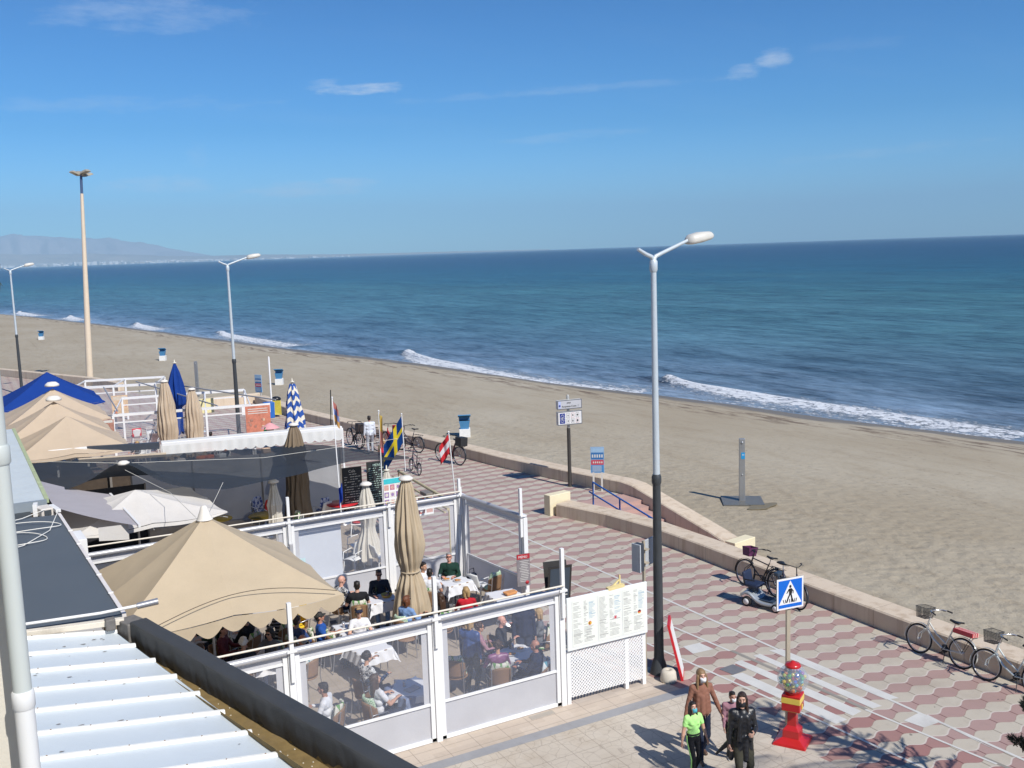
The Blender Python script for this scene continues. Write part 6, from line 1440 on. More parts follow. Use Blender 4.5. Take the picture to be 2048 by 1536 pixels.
p = aty(757, 985, 33.4); board('second tall menu board with green and white writing beside the ivory parasol', p.xy, .80, 1.85, R(-2), .1, title='MENU', seed=5, lines=20, ink=mat('chalk_green', (.45, .62, .55), .9))
def picture_board(label, p, w, h, z0, rz, head, rows, cols_, pals, seed):
    t = thing('picture_menu', label, 'menu board', (p[0], p[1], z0), rz); MB().box((0, .02, h/2), (w, .03, h)).build('panel', mat('menu_white', (.80, .82, .80), .35), t)
    if head: MB().box((0, -.0, h-.10), (w-.03, .012, .17)).build('header', head, t)
    rs = random.Random(seed); hh = h-(.22 if head else .04)
    for i in range(rows):
        for j in range(cols_):
            cx_ = -w/2+w*(j+.5)/cols_; cz = .03+hh*(i+.5)/rows; pal = rs.choice(pals); mb = MB(); mb.add([(cx_-w/cols_*.40, .0035, cz-hh/rows*.38), (cx_+w/cols_*.40, .0035, cz-hh/rows*.38), (cx_+w/cols_*.40, .0035, cz+hh/rows*.38), (cx_-w/cols_*.40, .0035, cz+hh/rows*.38)], [(0, 1, 2, 3)], False)
            mb.mi(1).add([(cx_+w/cols_*.26*math.cos(a), .002, cz+hh/rows*.24*math.sin(a)) for a in np.linspace(0, 2*PI, 12, endpoint=False)], [tuple(range(12))], False)
            mb.build('dish_photo', [pal, rs.choice(pals)], t)
    return t
pals = [mat('photo_%d' % i, c, .5, var=.5, vscale=25) for i, c in enumerate([(.55, .10, .05), (.6, .35, .3), (.62, .45, .12), (.30, .20, .40), (.65, .6, .55), (.5, .2, .3)])]
p = aty(785, 985, 30.5); picture_board('picture menu with a turquoise header beside the closed tan parasol', p.xy, .62, 1.45, .5, R(0), mat('turquoise', (.05, .50, .55), .5), 5, 3, pals, 3)
p = aty(842, 990, 28.6); picture_board('white menu card with red food photos right of the closed tan parasol', p.xy, .85, .62, 1.05, R(3), None, 2, 3, [pals[0], pals[1], pals[4]], 4)
# beige folded awning frame
t = thing('folded_awning_frame', 'beige folded awning arms lying low between the flags and the near terrace corner', 'awning frame', (0, 0, 0)); bm_ = mat('beige_metal', (.56, .47, .28), .5)
for k, (a, c, r_) in enumerate(((V3(12.9, 32.2, 1.75), V3(12.2, 26.3, 1.95), .05), (V3(12.65, 32.1, 1.6), V3(12.0, 26.2, 1.8), .035), (V3(12.4, 31.5, 1.5), V3(11.9, 26.2, 1.72), .03))): MB().tube([a, c], r_, 10).build('tube', bm_, t)
MB().box((12.25, 28.3, 1.82), (.26, .5, .12)).build('bracket', mat('grey_post', (.20, .18, .16)), t, bevel=.02)
for q_ in ((12.9, 32.2), (12.1, 26.35)): MB().tube([(*q_, 0), (*q_, 1.8)], .03, 8).build('leg', bm_, t)
p = aty(1046, 1170, 22.0); mtop = mat('sign_red', (.42, .02, .03), .5)
t = thing('menu_sign', 'red and grey menu sign hung on the post of the side windbreak', 'sign', (p.x, p.y-.05, p.z), R(-8)); MB().box((0, 0, .42), (.36, .02, .86)).build('panel', mat('grey_photo_print', (.22, .20, .21), .4, var=.6, vscale=6), t)
MB().box((0, -.003, .78), (.355, .022, .13)).build('header', mtop, t); lettering('MENU', .09, white_paint, t, face_matrix((-.14, -.016, .745), (1, 0, 0), (0, 0, 1)), 'title'); mb = MB()
for k in range(13): mb.box((.02+.02*math.sin(k), -.0115, .66-.045*k), (.22+.04*math.cos(k*3), .002, .012))
mb.build('writing', chalk, t); MB().lathe([(0, 0), (.05, 0), (.05, .003), (0, .003)], (.09, -.012, .08), 14, rot=Matrix.Rotation(PI/2, 3, 'X')).build('badge', mtop, t)
p = at(1108, 1128, 1.12); t = thing('pavement_board', 'black folding chalk board standing at the terrace entrance behind the front mast', 'menu board', (p.x+.1, p.y, 0), R(-12))
for s in (1, -1):
    m3 = Matrix.Rotation(R(11)*s, 3, 'X'); MB().box((0, s*-.12, .56), (.64, .03, 1.14), mtx=m3).build('frame', frm_b, t)
    if s > 0: MB().box((0, -.14, .57), (.54, .006, .98), mtx=m3).build('face', mat('board_blue', (.045, .065, .09), .5), t)
mb = MB(); rs = random.Random(8)
for k in range(8):
    z = .92-.10*k; mb.box((-.02, -.147-(.57-z)*.19, z), (rs.uniform(.2, .42), .004, .022))
mb.build('writing', chalk, t); MB().ball((.06, -.215, .98), (.06, .006, .03), 10, 6).build('emblem', mat('badge_yellow', (.75, .45, .05)), t)
# information sign on two panels (beach name)
def beach_sign():
    p = at(1140, 973, 0); p = Vector((p.x, p.y, 0)); rz = R(-38)
    t = thing('beach_sign', 'grey pole with two stacked beach information panels beside the low wall', 'sign', p, R(-8))
    MB().lathe([(.085, 0), (.075, .08), (.07, 2.35)], n=16).build('dark_post', mat('sign_post_dark', (.05, .045, .04), .5), t); MB().lathe([(.055, 2.33), (.055, 3.62), (.03, 3.66)], n=14).build('upper_post', mat('sign_post_grey', (.42, .42, .40), .4, .3), t)
    rm = mat('sign_rim', (.13, .14, .16), .5); face = mat('sign_face', (.46, .47, .50), .5, var=.06); wf = mat('sign_white', (.66, .66, .66), .5); ink = mat('ink_black', (.03, .03, .03), .6); blu = mat('euro_blue', (.01, .03, .22), .5); side = mat('sign_side', (.70, .68, .62), .5)
    def panel(z0, z1, fm):
        MB().box((0, -.07, (z0+z1)/2), (1.04, .17, z1-z0)).build('panel_case', side, t, bevel=.03)
        MB().box((0, -.155, (z0+z1)/2), (1.05, .014, z1-z0+.01)).build('rim', rm, t, bevel=.005); return MB().box((0, -.162, (z0+z1)/2), (.98, .006, z1-z0-.06)).build('panel_face', fm, t, bevel=.002)
    a = panel(3.12, 3.48, face); M0 = face_matrix((0, -.1665, 0), (1, 0, 0), (0, 0, 1))
    lettering('playa', .085, ink, a, M0 @ Matrix.Translation((-.12, 3.345, 0)), bold=.002); lettering('Roquetas-Costa', .095, ink, a, M0 @ Matrix.Translation((-.33, 3.20, 0)), bold=.002); lettering('2ª', .085, ink, a, M0 @ Matrix.Translation((.33, 3.20, 0)))
    MB().box((-.425, -.165, 3.30), (.10, .004, .27)).build('blue_tab', mat('tab_lilac', (.40, .46, .70), .5), a); MB().lathe([(.028, 0), (.04, 0), (.04, .004), (.028, .004)], (-.425, -.168, 3.27), 14, rot=Matrix.Rotation(PI/2, 3, 'X')).build('tab_symbol', blu, a)
    a = panel(2.50, 3.03, wf); MB().box((-.32, -.167, 2.765), (.22, .004, .40)).build('euro_field', blu, a); mb = MB()
    for k in range(12): q = 2*PI*k/12; mb.box((-.32+.075*math.cos(q), -.170, 2.765+.15*math.sin(q)), (.018, .002, .03))
    mb.build('star', mat('star_white', (.7, .7, .62), .6), a); lettering('€', .17, mat('star_white', (.7, .7, .62), .6), a, M0 @ Matrix.Translation((-.375, 2.70, -.0)) @ Matrix.Translation((0, 0, .005)), 'euro_mark')
    for i in range(3):
        for j in range(2):
            x, z = -.08+.20*i, 2.65+.22*j; MB().box((x, -.1665, z), (.13, .003, .18)).build('pictogram', ink if i+j != 2 else mtop, a); MB().box((x, -.169, z), (.114, .003, .164)).build('pictogram_field', wf, a)
            MB().ball((x, -.1715, z+.0), (.018+.008*i, .002, .05-.012*j), 8, 6).build('pictogram_figure', ink, a)
    return t
beach_sign()
def info_board(p, rz, lab, s=1.0):
    t = thing('info_board', lab, 'sign', p, rz, 'blue beach rule boards')
    for x in (-.16, .16): MB().beam((x*s, 0, 0), (x*s, 0, .75*s), .07, .05).build('leg', mat('pale_post', (.60, .57, .52), .6), t)
    MB().box((0, 0, 1.22*s), (.52*s, .04, 1.02*s)).build('panel', mat('info_light_blue', (.28, .42, .58), .5), t)
    for z, h, c, nm in ((1.60, .14, (.30, .46, .62), 'a'), (1.38, .26, (.03, .15, .38), 'b'), (1.13, .19, (.50, .05, .08), 'c'), (.88, .28, (.05, .22, .48), 'd')):
        MB().box((0, -.022, z*s), (.48*s, .006, h*s)).build('field', mat('info_'+nm, c, .5), t)
    for i in range(5): MB().box(((-.18+.09*i)*s, -.027, 1.38*s), (.05*s, .004, .12*s)).build('pictogram', chalk, t); MB().box(((-.15+.08*i)*s, -.027, 1.13*s), (.045*s, .004, .07*s)).build('pictogram', chalk, t)
    mb = MB()
    for i in range(8): mb.box(((-.02)*s, -.027, (.99-.03*i)*s), (.36*s, .004, .010*s))
    mb.build('writing', chalk, t); return t
p = at(1196, 982, 0); info_board((p.x, p.y, 0), R(-35), 'blue and red beach rule board on two legs at the top of the beach steps')
p = at(519, 800, 0); info_board((p.x+.0, p.y, -.3), R(-60), 'far blue beach rule board seen side on near the yellow bin', 1.15)
# pedestrian crossing sign
def crossing():
    p = at(1575, 1466, 0); t = thing('crossing_sign', 'square blue and white pedestrian crossing sign on a grey metal post', 'road sign', (p.x, p.y, 0), R(-7))
    gp = mat('galvanised', (.50, .44, .34), .5, .3); 
    MB().box((0, 0, 1.25), (.085, .05, 2.5)).build('post', gp, t, bevel=.006)
    s = .60; zc = 2.79; W2_ = mat('sign_pure_white', (.80, .80, .80), .4, var=.03); bl_ = mat('road_blue', (.0, .13, .60), .35, var=.04); bk_ = mat('sign_black', (.01, .01, .012), .5)
    MB().box((0, -.045, zc), (s, .03, s)).build('plate', mat('sign_back', (.25, .22, .18), .6), t, bevel=.012)
    MB().box((0, -.062, zc), (s-.002, .006, s-.002)).build('white_border', W2_, t, bevel=.002)
    M0 = face_matrix((0, -.0665, zc), (1, 0, 0), (0, 0, 1))
    f = lambda pts, z, m, nm: MB().add([M0 @ V3(x, y, z) for x, y in pts], [tuple(range(len(pts)))], False).build(nm, m, t)
    f([(-.265, -.265), (.265, -.265), (.265, .265), (-.265, .265)], 0, bl_, 'blue_field'); f([(-.255, -.20), (.255, -.20), (0, .25)], .001, W2_, 'white_triangle')
    mb = MB(); A2 = lambda pts: mb.add([M0 @ V3(x, y, .0025) for x, y in pts], [tuple(range(len(pts)))], False)
    A2([(-.0+.026*math.cos(q), .135+.03*math.sin(q)) for q in np.linspace(0, 2*PI, 14, endpoint=False)])
    A2([(-.035, .095), (.03, .100), (.045, .03), (.03, -.02), (-.03, -.02), (-.03, .03)]); A2([(-.035, .095), (-.09, .01), (-.075, .002), (-.02, .065)]); A2([(.028, .098), (.075, .045), (.070, -.01), (.055, -.008), (.055, .04), (.02, .07)])
    A2([(-.03, -.02), (.005, -.02), (-.035, -.09), (-.065, -.17), (-.095, -.165), (-.065, -.08)]); A2([(-.0, -.02), (.032, -.02), (.050, -.09), (.085, -.17), (.045, -.175), (.015, -.09)])
    for x in (-.185, -.13, -.02, .03, .12, .165): 
        k = x*.25; A2([(x-.009-k, -.175), (x+.009-k, -.175), (x+.009-k*2.2*-.0+(-x*.12), -.105), (x-.009+(-x*.12), -.105)])
    mb.build('walking_figure', bk_, t)
crossing()
# back of another road sign
p = at(1291, 1352, 0); t = thing('road_sign', 'pair of road signs seen from behind, left of the near lamp post', 'road sign', (p.x, p.y, 0), R(20)); gp = mat('galvanised', (.50, .44, .34), .5, .3)
MB().beam((0, 0, 0), (0, 0, 3.05), .06, .05).build('post', gp, t)
MB().box((.30, .06, 2.72), (.56, .03, .60), R(4)).build('sign_back_panel', mat('sign_zinc', (.50, .53, .56), .5, .1, dirt=.15), t, bevel=.01)
MB().box((-.16, .02, 2.72), (.14, .20, .60), R(-8)).build('sign_side_panel', mat('sign_zinc_shaded', (.045, .055, .07), .5, .1, dirt=.2), t, bevel=.01)  # near black zinc puts the side panel's shade into its colour
MB().box((-.245, .02, 2.72), (.03, .24, .61), R(-8)).build('sign_rim', mat('sign_zinc', (.50, .53, .56)), t, bevel=.004)
MB().box((-.0, 0, 2.86), (.14, .2, .03)).box((0, 0, 2.56), (.14, .2, .03)).build('clamp', gp, t)
blkp0 = mat('black_part', (.012, .012, .013), .5)
# red white folding board beside the lamp, paper roll
p = at(1352, 1350, 0); t = thing('pavement_board', 'thin red and white folding board seen edge on beside the near lamp post', 'menu board', (p.x, p.y, 0), R(-130))
MB().box((0, 0, .62), (.60, .05, 1.28), mtx=Matrix.Rotation(R(13), 3, 'X')).build('frame', mat('board_red', (.60, .02, .03), .4), t)
for s in (1, -1): MB().box((0, s*.028, .62), (.50, .012, 1.12), mtx=Matrix.Rotation(R(13), 3, 'X')).build('panel', mat('menu_white', (.80, .82, .80)), t)
p = at(1337, 1362, 0); t = thing('stone_bollard', 'low round cream stone weight at the foot of the near lamp post', 'stone weight', (p.x, p.y, 0))
MB().lathe([(.0, 0), (.17, 0), (.18, .05), (.16, .21), (.12, .26), (.05, .265), (.045, .20), (0, .20)], n=22).build('weight', mat('cream_stone', (.60, .55, .46), .85, dirt=.3), t)
# gumball machine
def gumball():
    p = at(1585, 1482, 0); t = thing('gumball_machine', 'red toy capsule machine with a clear globe of coloured balls', 'vending machine', (p.x, p.y, 0), R(32))
    red = mat('gum_red', (.50, .018, .018), .32, var=.12, coat=.3, dirt=.08); yel = mat('gum_yellow', (.80, .58, .10), .35, var=.06)
    MB().add([(x*.31, y*.31, 0) for x, y in ((-1, -1), (1, -1), (1, 1), (-1, 1))]+[(x*.29, y*.29, .045) for x, y in ((-1, -1), (1, -1), (1, 1), (-1, 1))]+[(x*.155, y*.155, .12) for x, y in ((-1, -1), (1, -1), (1, 1), (-1, 1))]+[(x*.15, y*.15, .26) for x, y in ((-1, -1), (1, -1), (1, 1), (-1, 1))]+[(x*.085, y*.085, .34) for x, y in ((-1, -1), (1, -1), (1, 1), (-1, 1))]+[(x*.075, y*.075, .66) for x, y in ((-1, -1), (1, -1), (1, 1), (-1, 1))],
             [(0, 3, 2, 1)]+[(k*4+i, k*4+(i+1) % 4, k*4+4+(i+1) % 4, k*4+4+i) for k in range(5) for i in range(4)]+[(20, 21, 22, 23)], False).build('pedestal', red, t, bevel=.008)
    MB().box((0, 0, .80), (.34, .34, .30)).build('cabinet', red, t, bevel=.01); MB().box((0, 0, .855), (.345, .345, .11)).box((0, 0, .655), (.33, .33, .022)).build('yellow_band', yel, t, bevel=.003)
    MB().box((0, -.175, .72), (.07, .02, .09)).build('coin_slot', yel, t, bevel=.005); MB().lathe([(.14, .95), (.16, 1.0)], n=24).build('collar', red, t)
    MB().ball((0, 0, 1.235), (.285, .285, .27), 32, 20).build('globe', film('globe_plastic', (.75, .82, .9), .20, .03, .18), t)
    MB().lathe([(.14, 1.47), (.15, 1.49), (.13, 1.53), (.05, 1.55), (.03, 1.58), (0, 1.585)], n=24).build('lid', red, t)
    cc = [(.02, .08, .5), (.05, .4, .05), (.75, .6, .05), (.6, .03, .05), (.05, .45, .5), (.75, .25, .04), (.35, .1, .4), (.5, .6, .1)]; rs = random.Random(12); pts = []; tries = 0
    while len(pts) < 84 and tries < 30000:
        tries += 1; v = Vector((rs.uniform(-.24, .24), rs.uniform(-.24, .24), rs.uniform(-.24, .13)))
        if v.length < .232 and all((v-q_).length > .062 for q_ in pts): pts.append(v)
    for v in pts: MB().ball((v.x, v.y, 1.235+v.z), .036, 12, 8).build('toy_ball', mat('ball_%d' % rs.randrange(8), (0, 0, 0)) if False else mat('toy_ball_%d' % (k0 := rs.randrange(8)), cc[k0], .15, var=.05, coat=.5), t)
gumball()
# ---------------------------------------------------------------- beach furniture
def bin_(p, rz, label):
    t = thing('beach_bin', label, 'litter bin', p, rz, 'blue litter bins on white blocks along the beach')
    MB().box((0, 0, .28), (.62, .62, .60)).build('block', mat('bin_white', (.76, .76, .74), .7, dirt=.2), t, bevel=.01); bb = mat('bin_blue', (.06, .22, .42), .5, var=.15)
    MB().add([(x*.22, y*.2, .58) for x, y in ((-1, -1), (1, -1), (1, 1), (-1, 1))]+[(x*.30, y*.26, 1.05) for x, y in ((-1, -1), (1, -1), (1, 1), (-1, 1))]+[(x*.30, y*.26, 1.25) for x, y in ((-1, .55), (1, .55), (1, 1), (-1, 1))]+[(x*.36, y*.30, 1.22) for x, y in ((-1, -.2), (1, -.2), (1, 1), (-1, 1))],
             [(0, 1, 5, 4), (1, 2, 6, 5), (2, 3, 7, 6), (3, 0, 4, 7)], False).build('bucket', bb, t, solid=.02)
    MB().box((0, .20, 1.18), (.62, .10, .30)).box((0, .0, 1.30), (.72, .62, .05), mtx=Matrix.Rotation(R(-18), 3, 'X')).build('hood', bb, t); MB().box((0, 0, 1.0), (.54, .44, .02)).build('dark_liner', mat('dark_recess', (.05, .06, .07)), t); return t
B1 = bin_(at(930, 877, -1.2), R(-25), 'nearest blue beach bin on a white block, right of the parked bicycles')
for (px, py, lab) in ((559, 771, 'blue beach bin on a white block above the striped parasol'), (326, 722, 'blue beach bin on a white block left of the blue closed parasol'), (83, 681, 'farthest blue beach bin on a white block, left side of the beach')):
    o = copy_tree(B1); o.location = at(px, py, -1.2); o['label'] = lab
def shower(p, rz, lab, hh=2.55, base=True):
    t = thing('beach_shower', lab, 'shower', p, rz, 'beach shower columns'); st = mat('shower_steel', (.42, .43, .44), .35, .7, dirt=.2)
    MB().box((0, 0, hh/2), (.24, .16, hh), taper=.92).build('column', st, t, bevel=.015)
    if base:
        MB().prism([(-.8, -.75), (.8, -.7), (.82, .72), (-.78, .75)], -.05, .03).build('footplate', mat('wet_concrete', (.14, .135, .12), .4, var=.3, dirt=.3), t)
        MB().box((.035, -.083, hh-.68), (.15, .006, .26)).build('blue_label', mat('label_blue', (.02, .30, .62), .4), t)
        lettering('H', .11, white_paint, t, face_matrix((0, -.0875, hh-.68), (1, 0, 0), (0, 0, 1)), 'label_mark')
    MB().ball((0, -.09, hh-.15), (.05, .03, .05), 10, 6).build('shower_head', st, t); MB().ball((0, -.09, 1.1), .03, 8, 6).build('push_button', st, t); return t
SH1 = shower(at(1484, 1002, -.98), R(-35), 'steel beach shower column with a small blue label on the wet footplate'); o = shower(at(396, 793, -.98), R(-40), 'far steel shower column between the blue parasol and the lamp post', 2.7, False)
p = at(1518, 1008, -.975); tag(MB().prism([(p.x-.1+.6*math.cos(a)*(1+.35*math.sin(2*a+1)), p.y-.3+.34*math.sin(a)*(1+.2*math.cos(3*a))) for a in np.linspace(0, 2*PI, 24, endpoint=False)], -1.0, -.972).build('wet_patch', mat('wet_sand', (.20, .165, .10), .5, var=.3)), None, None, None, 'structure')
tag(MB().lathe([(.05, -.2), (.05, 3.55), (.03, 3.62)], tuple(at(545, 835, 0)), 12).build('white_pole', white_paint), 'plain white pole standing beside the yellow bin', 'pole')
p = at(554, 833, .0); t = thing('litter_bin', 'yellow slatted litter bin with a black bag on top', 'litter bin', (p.x, p.y, 0), R(-20)); ym = mat('bin_yellow', (.72, .60, .08), .5)
for k in range(9): a = -.26+.065*k; MB().box((a, -.2, .55), (.045, .02, .85)).build('slat', ym, t)
MB().box((0, 0, .62), (.50, .36, .74)).build('inner_bin', mat('bin_dark', (.05, .05, .04), .6), t); MB().ball((0, 0, 1.05), (.30, .22, .16), 14, 8).build('rubbish_bag', mat('black_bag', (.012, .012, .014), .3, bump=.6, bscale=12), t)
tag(MB().box(tuple(at(538, 820, .75)), (.5, .5, .9), taper=1.1).build('blue_crate', mat('crate_blue', (.02, .13, .45), .5), bevel=.02), 'bright blue plastic tub left of the yellow bin', 'tub')
# ---------------------------------------------------------------- flags
def flag_cloth(cols_, layout, w, h, seed, droop=.35):
    def fn(u, v):
        x = w*u*(1-droop*.6); s = mnoise.noise(Vector((u*3, v*1.5, seed)))
        return V3(x*.8, .10*math.sin(u*9+v*2+seed)*u+.05*s, -h*v-w*droop*u*(1-.0*v)*1.25)
    return fn
def flag(label, base, top, cols_, w, h, seed, orient='h', heading=0.0, droop=.35, pole_r=.016, pm=None, cross=None):
    t = thing('flag', label, 'flag', base, heading); L = (Vector(top)-Vector(base)); L = Matrix.Rotation(-heading, 3, 'Z') @ L
    MB().tube([(0, 0, 0), L], pole_r, 8).ball(L, pole_r*1.8, 8, 6).build('flagpole', pm or white_paint, t)
    fn = flag_cloth(cols_, 0, w, h, seed, droop); mb = MB(); nu, nv = 24, 24
    vs = [L-V3(0, 0, .05)+fn(i/nu, j/nv) for j in range(nv+1) for i in range(nu+1)]
    for j in range(nv):
        for i in range(nu):
            u, v = (i+.5)/nu, (j+.5)/nv
            if cross: k = 1 if (.30 < u < .45 or .40 < v < .60) else 0
            else: k = min(len(cols_)-1, int((v if orient == 'h' else u)*len(cols_)))
            a = j*(nu+1)+i; mb.f.append((a, a+1, a+nu+2, a+nu+1)); mb.m.append(k); mb.sm.append(True)
    mb.v = [tuple(v) for v in vs]; mb.build('flag_cloth', [fabric('flag_'+'_'.join('%02d' % int(c*99) for c in cc_), cc_, .3) for cc_ in cols_], t); return t
b0 = aty(810, 925, 31.4); t0 = aty(803, 828, 31.4); flag('large blue flag with a yellow cross hanging above the closed tan parasol', b0-V3(0, 0, .3), t0, [(.008, .055, .22), (.72, .55, .03)], 1.35, .95, 3, heading=R(151), droop=.62, cross=True)
b0 = aty(912, 1005, 25.2); t0 = aty(897, 864, 25.2); flag('red and white flag on the corner mast of the near terrace', b0, t0, [(.60, .03, .04), (.72, .70, .70), (.60, .03, .04)], .50, .55, 5, heading=R(150), droop=.55)
b0 = aty(766, 1005, 27.6); t0 = aty(757, 822, 27.6); flag('faded yellow and pink flag on a tall thin white pole', b0, t0, [(.75, .55, .15), (.70, .35, .28)], .20, 1.0, 7, heading=R(-28), droop=.6)
b0 = aty(683, 1035, 29.0); t0 = aty(664, 795, 30.0); flag('small faded blue and orange flag at the corner of the shade net', b0, t0, [(.60, .22, .18), (.25, .32, .62), (.75, .42, .14)], .40, .62, 9, heading=R(-28), droop=.7)
p = aty(684, 965, 27.8); t = thing('flag', 'small limp deep blue flag low on the corner pole', 'flag', p, R(170)); MB().grid(flag_cloth(0, 0, .26, .5, 4, .7), 10, 10).build('flag_cloth', fabric('eu_blue_cloth', (.02, .06, .34), .2), t)
tag(MB().tube([aty(662, 880, 38.5), aty(661, 780, 38.5)], .022, 8).build('antenna', mat('black_metal', (.02, .02, .02), .5)), 'thin black rod rising at the end of the white scalloped awning', 'rod')

# ================================================================== THIRD AND FOURTH TERRACES
def valance_awning(label, a, c, zt, drop=.36, back=1.6, scal=18):
    t = thing('awning', label, 'awning', (0, 0, 0), 0, 'white awnings along the far terraces'); a, c = Vector((*a, zt)), Vector((*c, zt)); d = (c-a); L = d.length; n = V3(-d.y, d.x, 0).normalized()
    wc = fabric('white_awning_canvas', (.72, .72, .70), .15)
    MB().beam(a, c, .14, .14).build('front_bar', white_paint, t, bevel=.02)
    N_ = 160; top = [a.lerp(c, k/N_)-V3(0, 0, .05)+V3(0, -.08, 0) for k in range(N_+1)]; bot = [q_-V3(0, 0, drop-.10+.10*abs(math.sin(PI*scal*k/N_)))+V3(0, -.03+.02*math.sin(k*.7), 0) for k, q_ in enumerate(top)]
    MB().add(top+bot, [(k, k+N_+1, k+N_+2, k+1) for k in range(N_)], True).build('valance', wc, t)
    MB().add([a, c, c+n*.5+V3(0, 0, .06), a+n*.5+V3(0, 0, .06)], [(0, 1, 2, 3)], False).build('canvas', wc, t)
    for q_ in (a, a.lerp(c, .5), c): MB().beam(q_-V3(0, 0, zt), q_, .07, .07).build('post', white_paint, t)
    return t
valance_awning('long white awning with a scalloped valance in front of the closed tan parasols', (6.05, 38.6), (12.75, 37.6), 2.55, .42)
valance_awning('short white awning valance below the beige parasols at the left', (1.5, 39.6), (3.55, 39.3), 2.6, .34, scal=5)
t = thing('terrace_beam', 'dark and cream beam carrying the white awnings of the third terrace', 'beam', (0, 0, 0)); MB().beam((3.55, 39.35, 2.55), (6.0, 38.75, 2.5), .16, .24).build('dark_beam', mat('dark_beam', (.05, .06, .08), .5), t); MB().beam((3.2, 38.9, 2.26), (6.15, 38.35, 2.2), .12, .14).build('cream_beam', mat('cream_beam', (.62, .52, .40), .5), t)
MB().beam((4.2, 38.7, 0), (4.2, 38.7, 2.3), .08, .08).build('beam_post', mat('grey_post', (.20, .18, .16)), t)
tag(MB().add([(1.3, 39.2, .03), (12.6, 38.2, .03), (12.6, 38.2, 1.7), (1.3, 39.2, 1.7)], [(0, 1, 2, 3)], False).build('dark_screen', mat('brown_interior_shade', (.07, .05, .035), .9, var=.5), solid=.03), 'dark brown sheet standing for the shaded interior below the white scalloped awning', 'screen')  # dark sheet paints the shade inside, below the awning
rs = random.Random(21)
for k, (px, c, lab) in enumerate(((352, (.7, .65, .6), 'small white and red parcel'), (392, (.75, .20, .04), 'orange cushion'), (408, (.70, .16, .05), 'darker orange cushion'), (432, (.65, .66, .66), 'folded white cloth'), (520, (.7, .5, .35), 'peach coloured cushion'))):
    p = at(px, 912-(px-350)*.12, 2.0); tag(MB().box((p.x, 38.0, 1.95), (.34, .25, .20), rs.random()).build('cushion', mat('goods_%d' % k, c, .8), bevel=.05), lab+' showing below the white scalloped awning', 'cushion')
open_parasol('nearest of the three beige parasols at the left edge', (3.1, 41.0), 2.0, 2.5, 3.65, beige, .12, cap=False, scal=1, grp='beige parasols at the left')
BP = {}
BP[44.9] = open_parasol('middle one of the three beige parasols at the left edge', (2.95, 44.9), 2.0, 2.55, 3.75, beige, .12, cap=False, scal=1, grp='beige parasols at the left')
BP[48.8] = open_parasol('farthest of the three beige parasols, just in front of the blue canopy', (3.2, 48.8), 2.1, 2.6, 3.85, beige, .12, cap=False, scal=1, grp='beige parasols at the left')
open_parasol('big royal blue canopy beyond the beige parasols', (3.45, 55.3), 2.35, 2.55, 4.0, navy, .14, cap=False, scal=1)
for c in ((2.98, 44.9, 3.78), (3.2, 48.8, 3.95)): MB().lathe([(0, 0), (.30, .02), (.30, .10), (.18, .20), (0, .22)], (0, 0, c[2]), 16).build('top_cap', mat('cap_cream', (.74, .70, .64)), BP[c[1]])
def frame(label, P, Q, depth, z, bays=3, m=white_paint, grp='white steel frames of the far terraces'):
    t = thing('steel_frame', label, 'frame', (0, 0, 0), 0, grp); P, Q = Vector((*P, 0)), Vector((*Q, 0)); n = V3(-(Q-P).y, (Q-P).x, 0).normalized()*depth; Z = V3(0, 0, z)
    for a, c in ((P, Q), (P+n, Q+n)): MB().beam(a+Z, c+Z, .10, .12).build('beam', m, t); MB().beam(a+Z-V3(0, 0, .35), c+Z-V3(0, 0, .35), .05, .06).build('lower_beam', m, t)
    for k in range(bays+1):
        a = P.lerp(Q, k/bays); MB().beam(a, a+Z, .10, .10).build('post', m, t); MB().beam(a+n, a+n+Z, .10, .10).build('post', m, t); MB().beam(a+Z, a+n+Z, .05, .06).build('cross_bar', m, t)
    for k in range(bays):
        a, c = P.lerp(Q, k/bays), P.lerp(Q, (k+1)/bays); MB().add([a+V3(0, 0, .05), c+V3(0, 0, .05), c+V3(0, 0, z-.4), a+V3(0, 0, z-.4)], [(0, 1, 2, 3)], False).build('clear_pane', pvc, t)
    return t
frame('white frame with clear panes round the third terrace, behind the tan parasols', (5.6, 48.6), (11.6, 47.4), 6.0, 2.4, 3)
frame('far white frame with clear panes right of the royal blue canopy', (4.9, 60.6), (9.2, 59.2), 3.5, 2.45, 2)
grm = mat('grey_bar', (.30, .31, .33), .5)
for a, c, lab in (((V3(9.2, 59, 2.6)), V3(13.0, 48, 2.45), 'long grey bar slanting from the far white frame to the third terrace'), (V3(6.4, 58.5, 2.6), V3(5.8, 48.4, 2.6), 'grey bar running back from the third terrace frame beside the blue canopy'), (V3(8.3, 60, 2.6), V3(10.2, 48.0, 2.45), 'grey bar between the two white frames behind the tan parasols')):
    tag(MB().tube([a, c], .035, 8).build('awning_bar', grm), lab, 'bar')
posters = [mat('poster_%d' % i, c, .5, var=.6, vscale=5) for i, c in enumerate([(.55, .20, .13), (.62, .45, .30), (.40, .20, .15)])]
def poster(px, py, wy, w, h, m, lab, hd_=None, seed=3):
    p = aty(px, py, wy); t = thing('poster', lab, 'poster', (p.x, p.y, p.z-h/2), R(-8)); MB().box((0, 0, h/2), (w, .02, h)).build('panel', m, t); rs = random.Random(seed)
    mb = MB(); 
    for k in range(int(h*9)):
        mb.mi(rs.randrange(3)).ball((rs.uniform(-w*.4, w*.4), -.012, h*.08+rs.random()*h*.62), (rs.uniform(.03, .08), .004, rs.uniform(.03, .08)), 8, 4)
    mb.build('food_photo', posters, t); mb = MB()
    for k in range(3): mb.box((0, -.012, h*(.80+.06*k)), (w*.8, .004, .035))
    mb.build('writing', chalk, t)
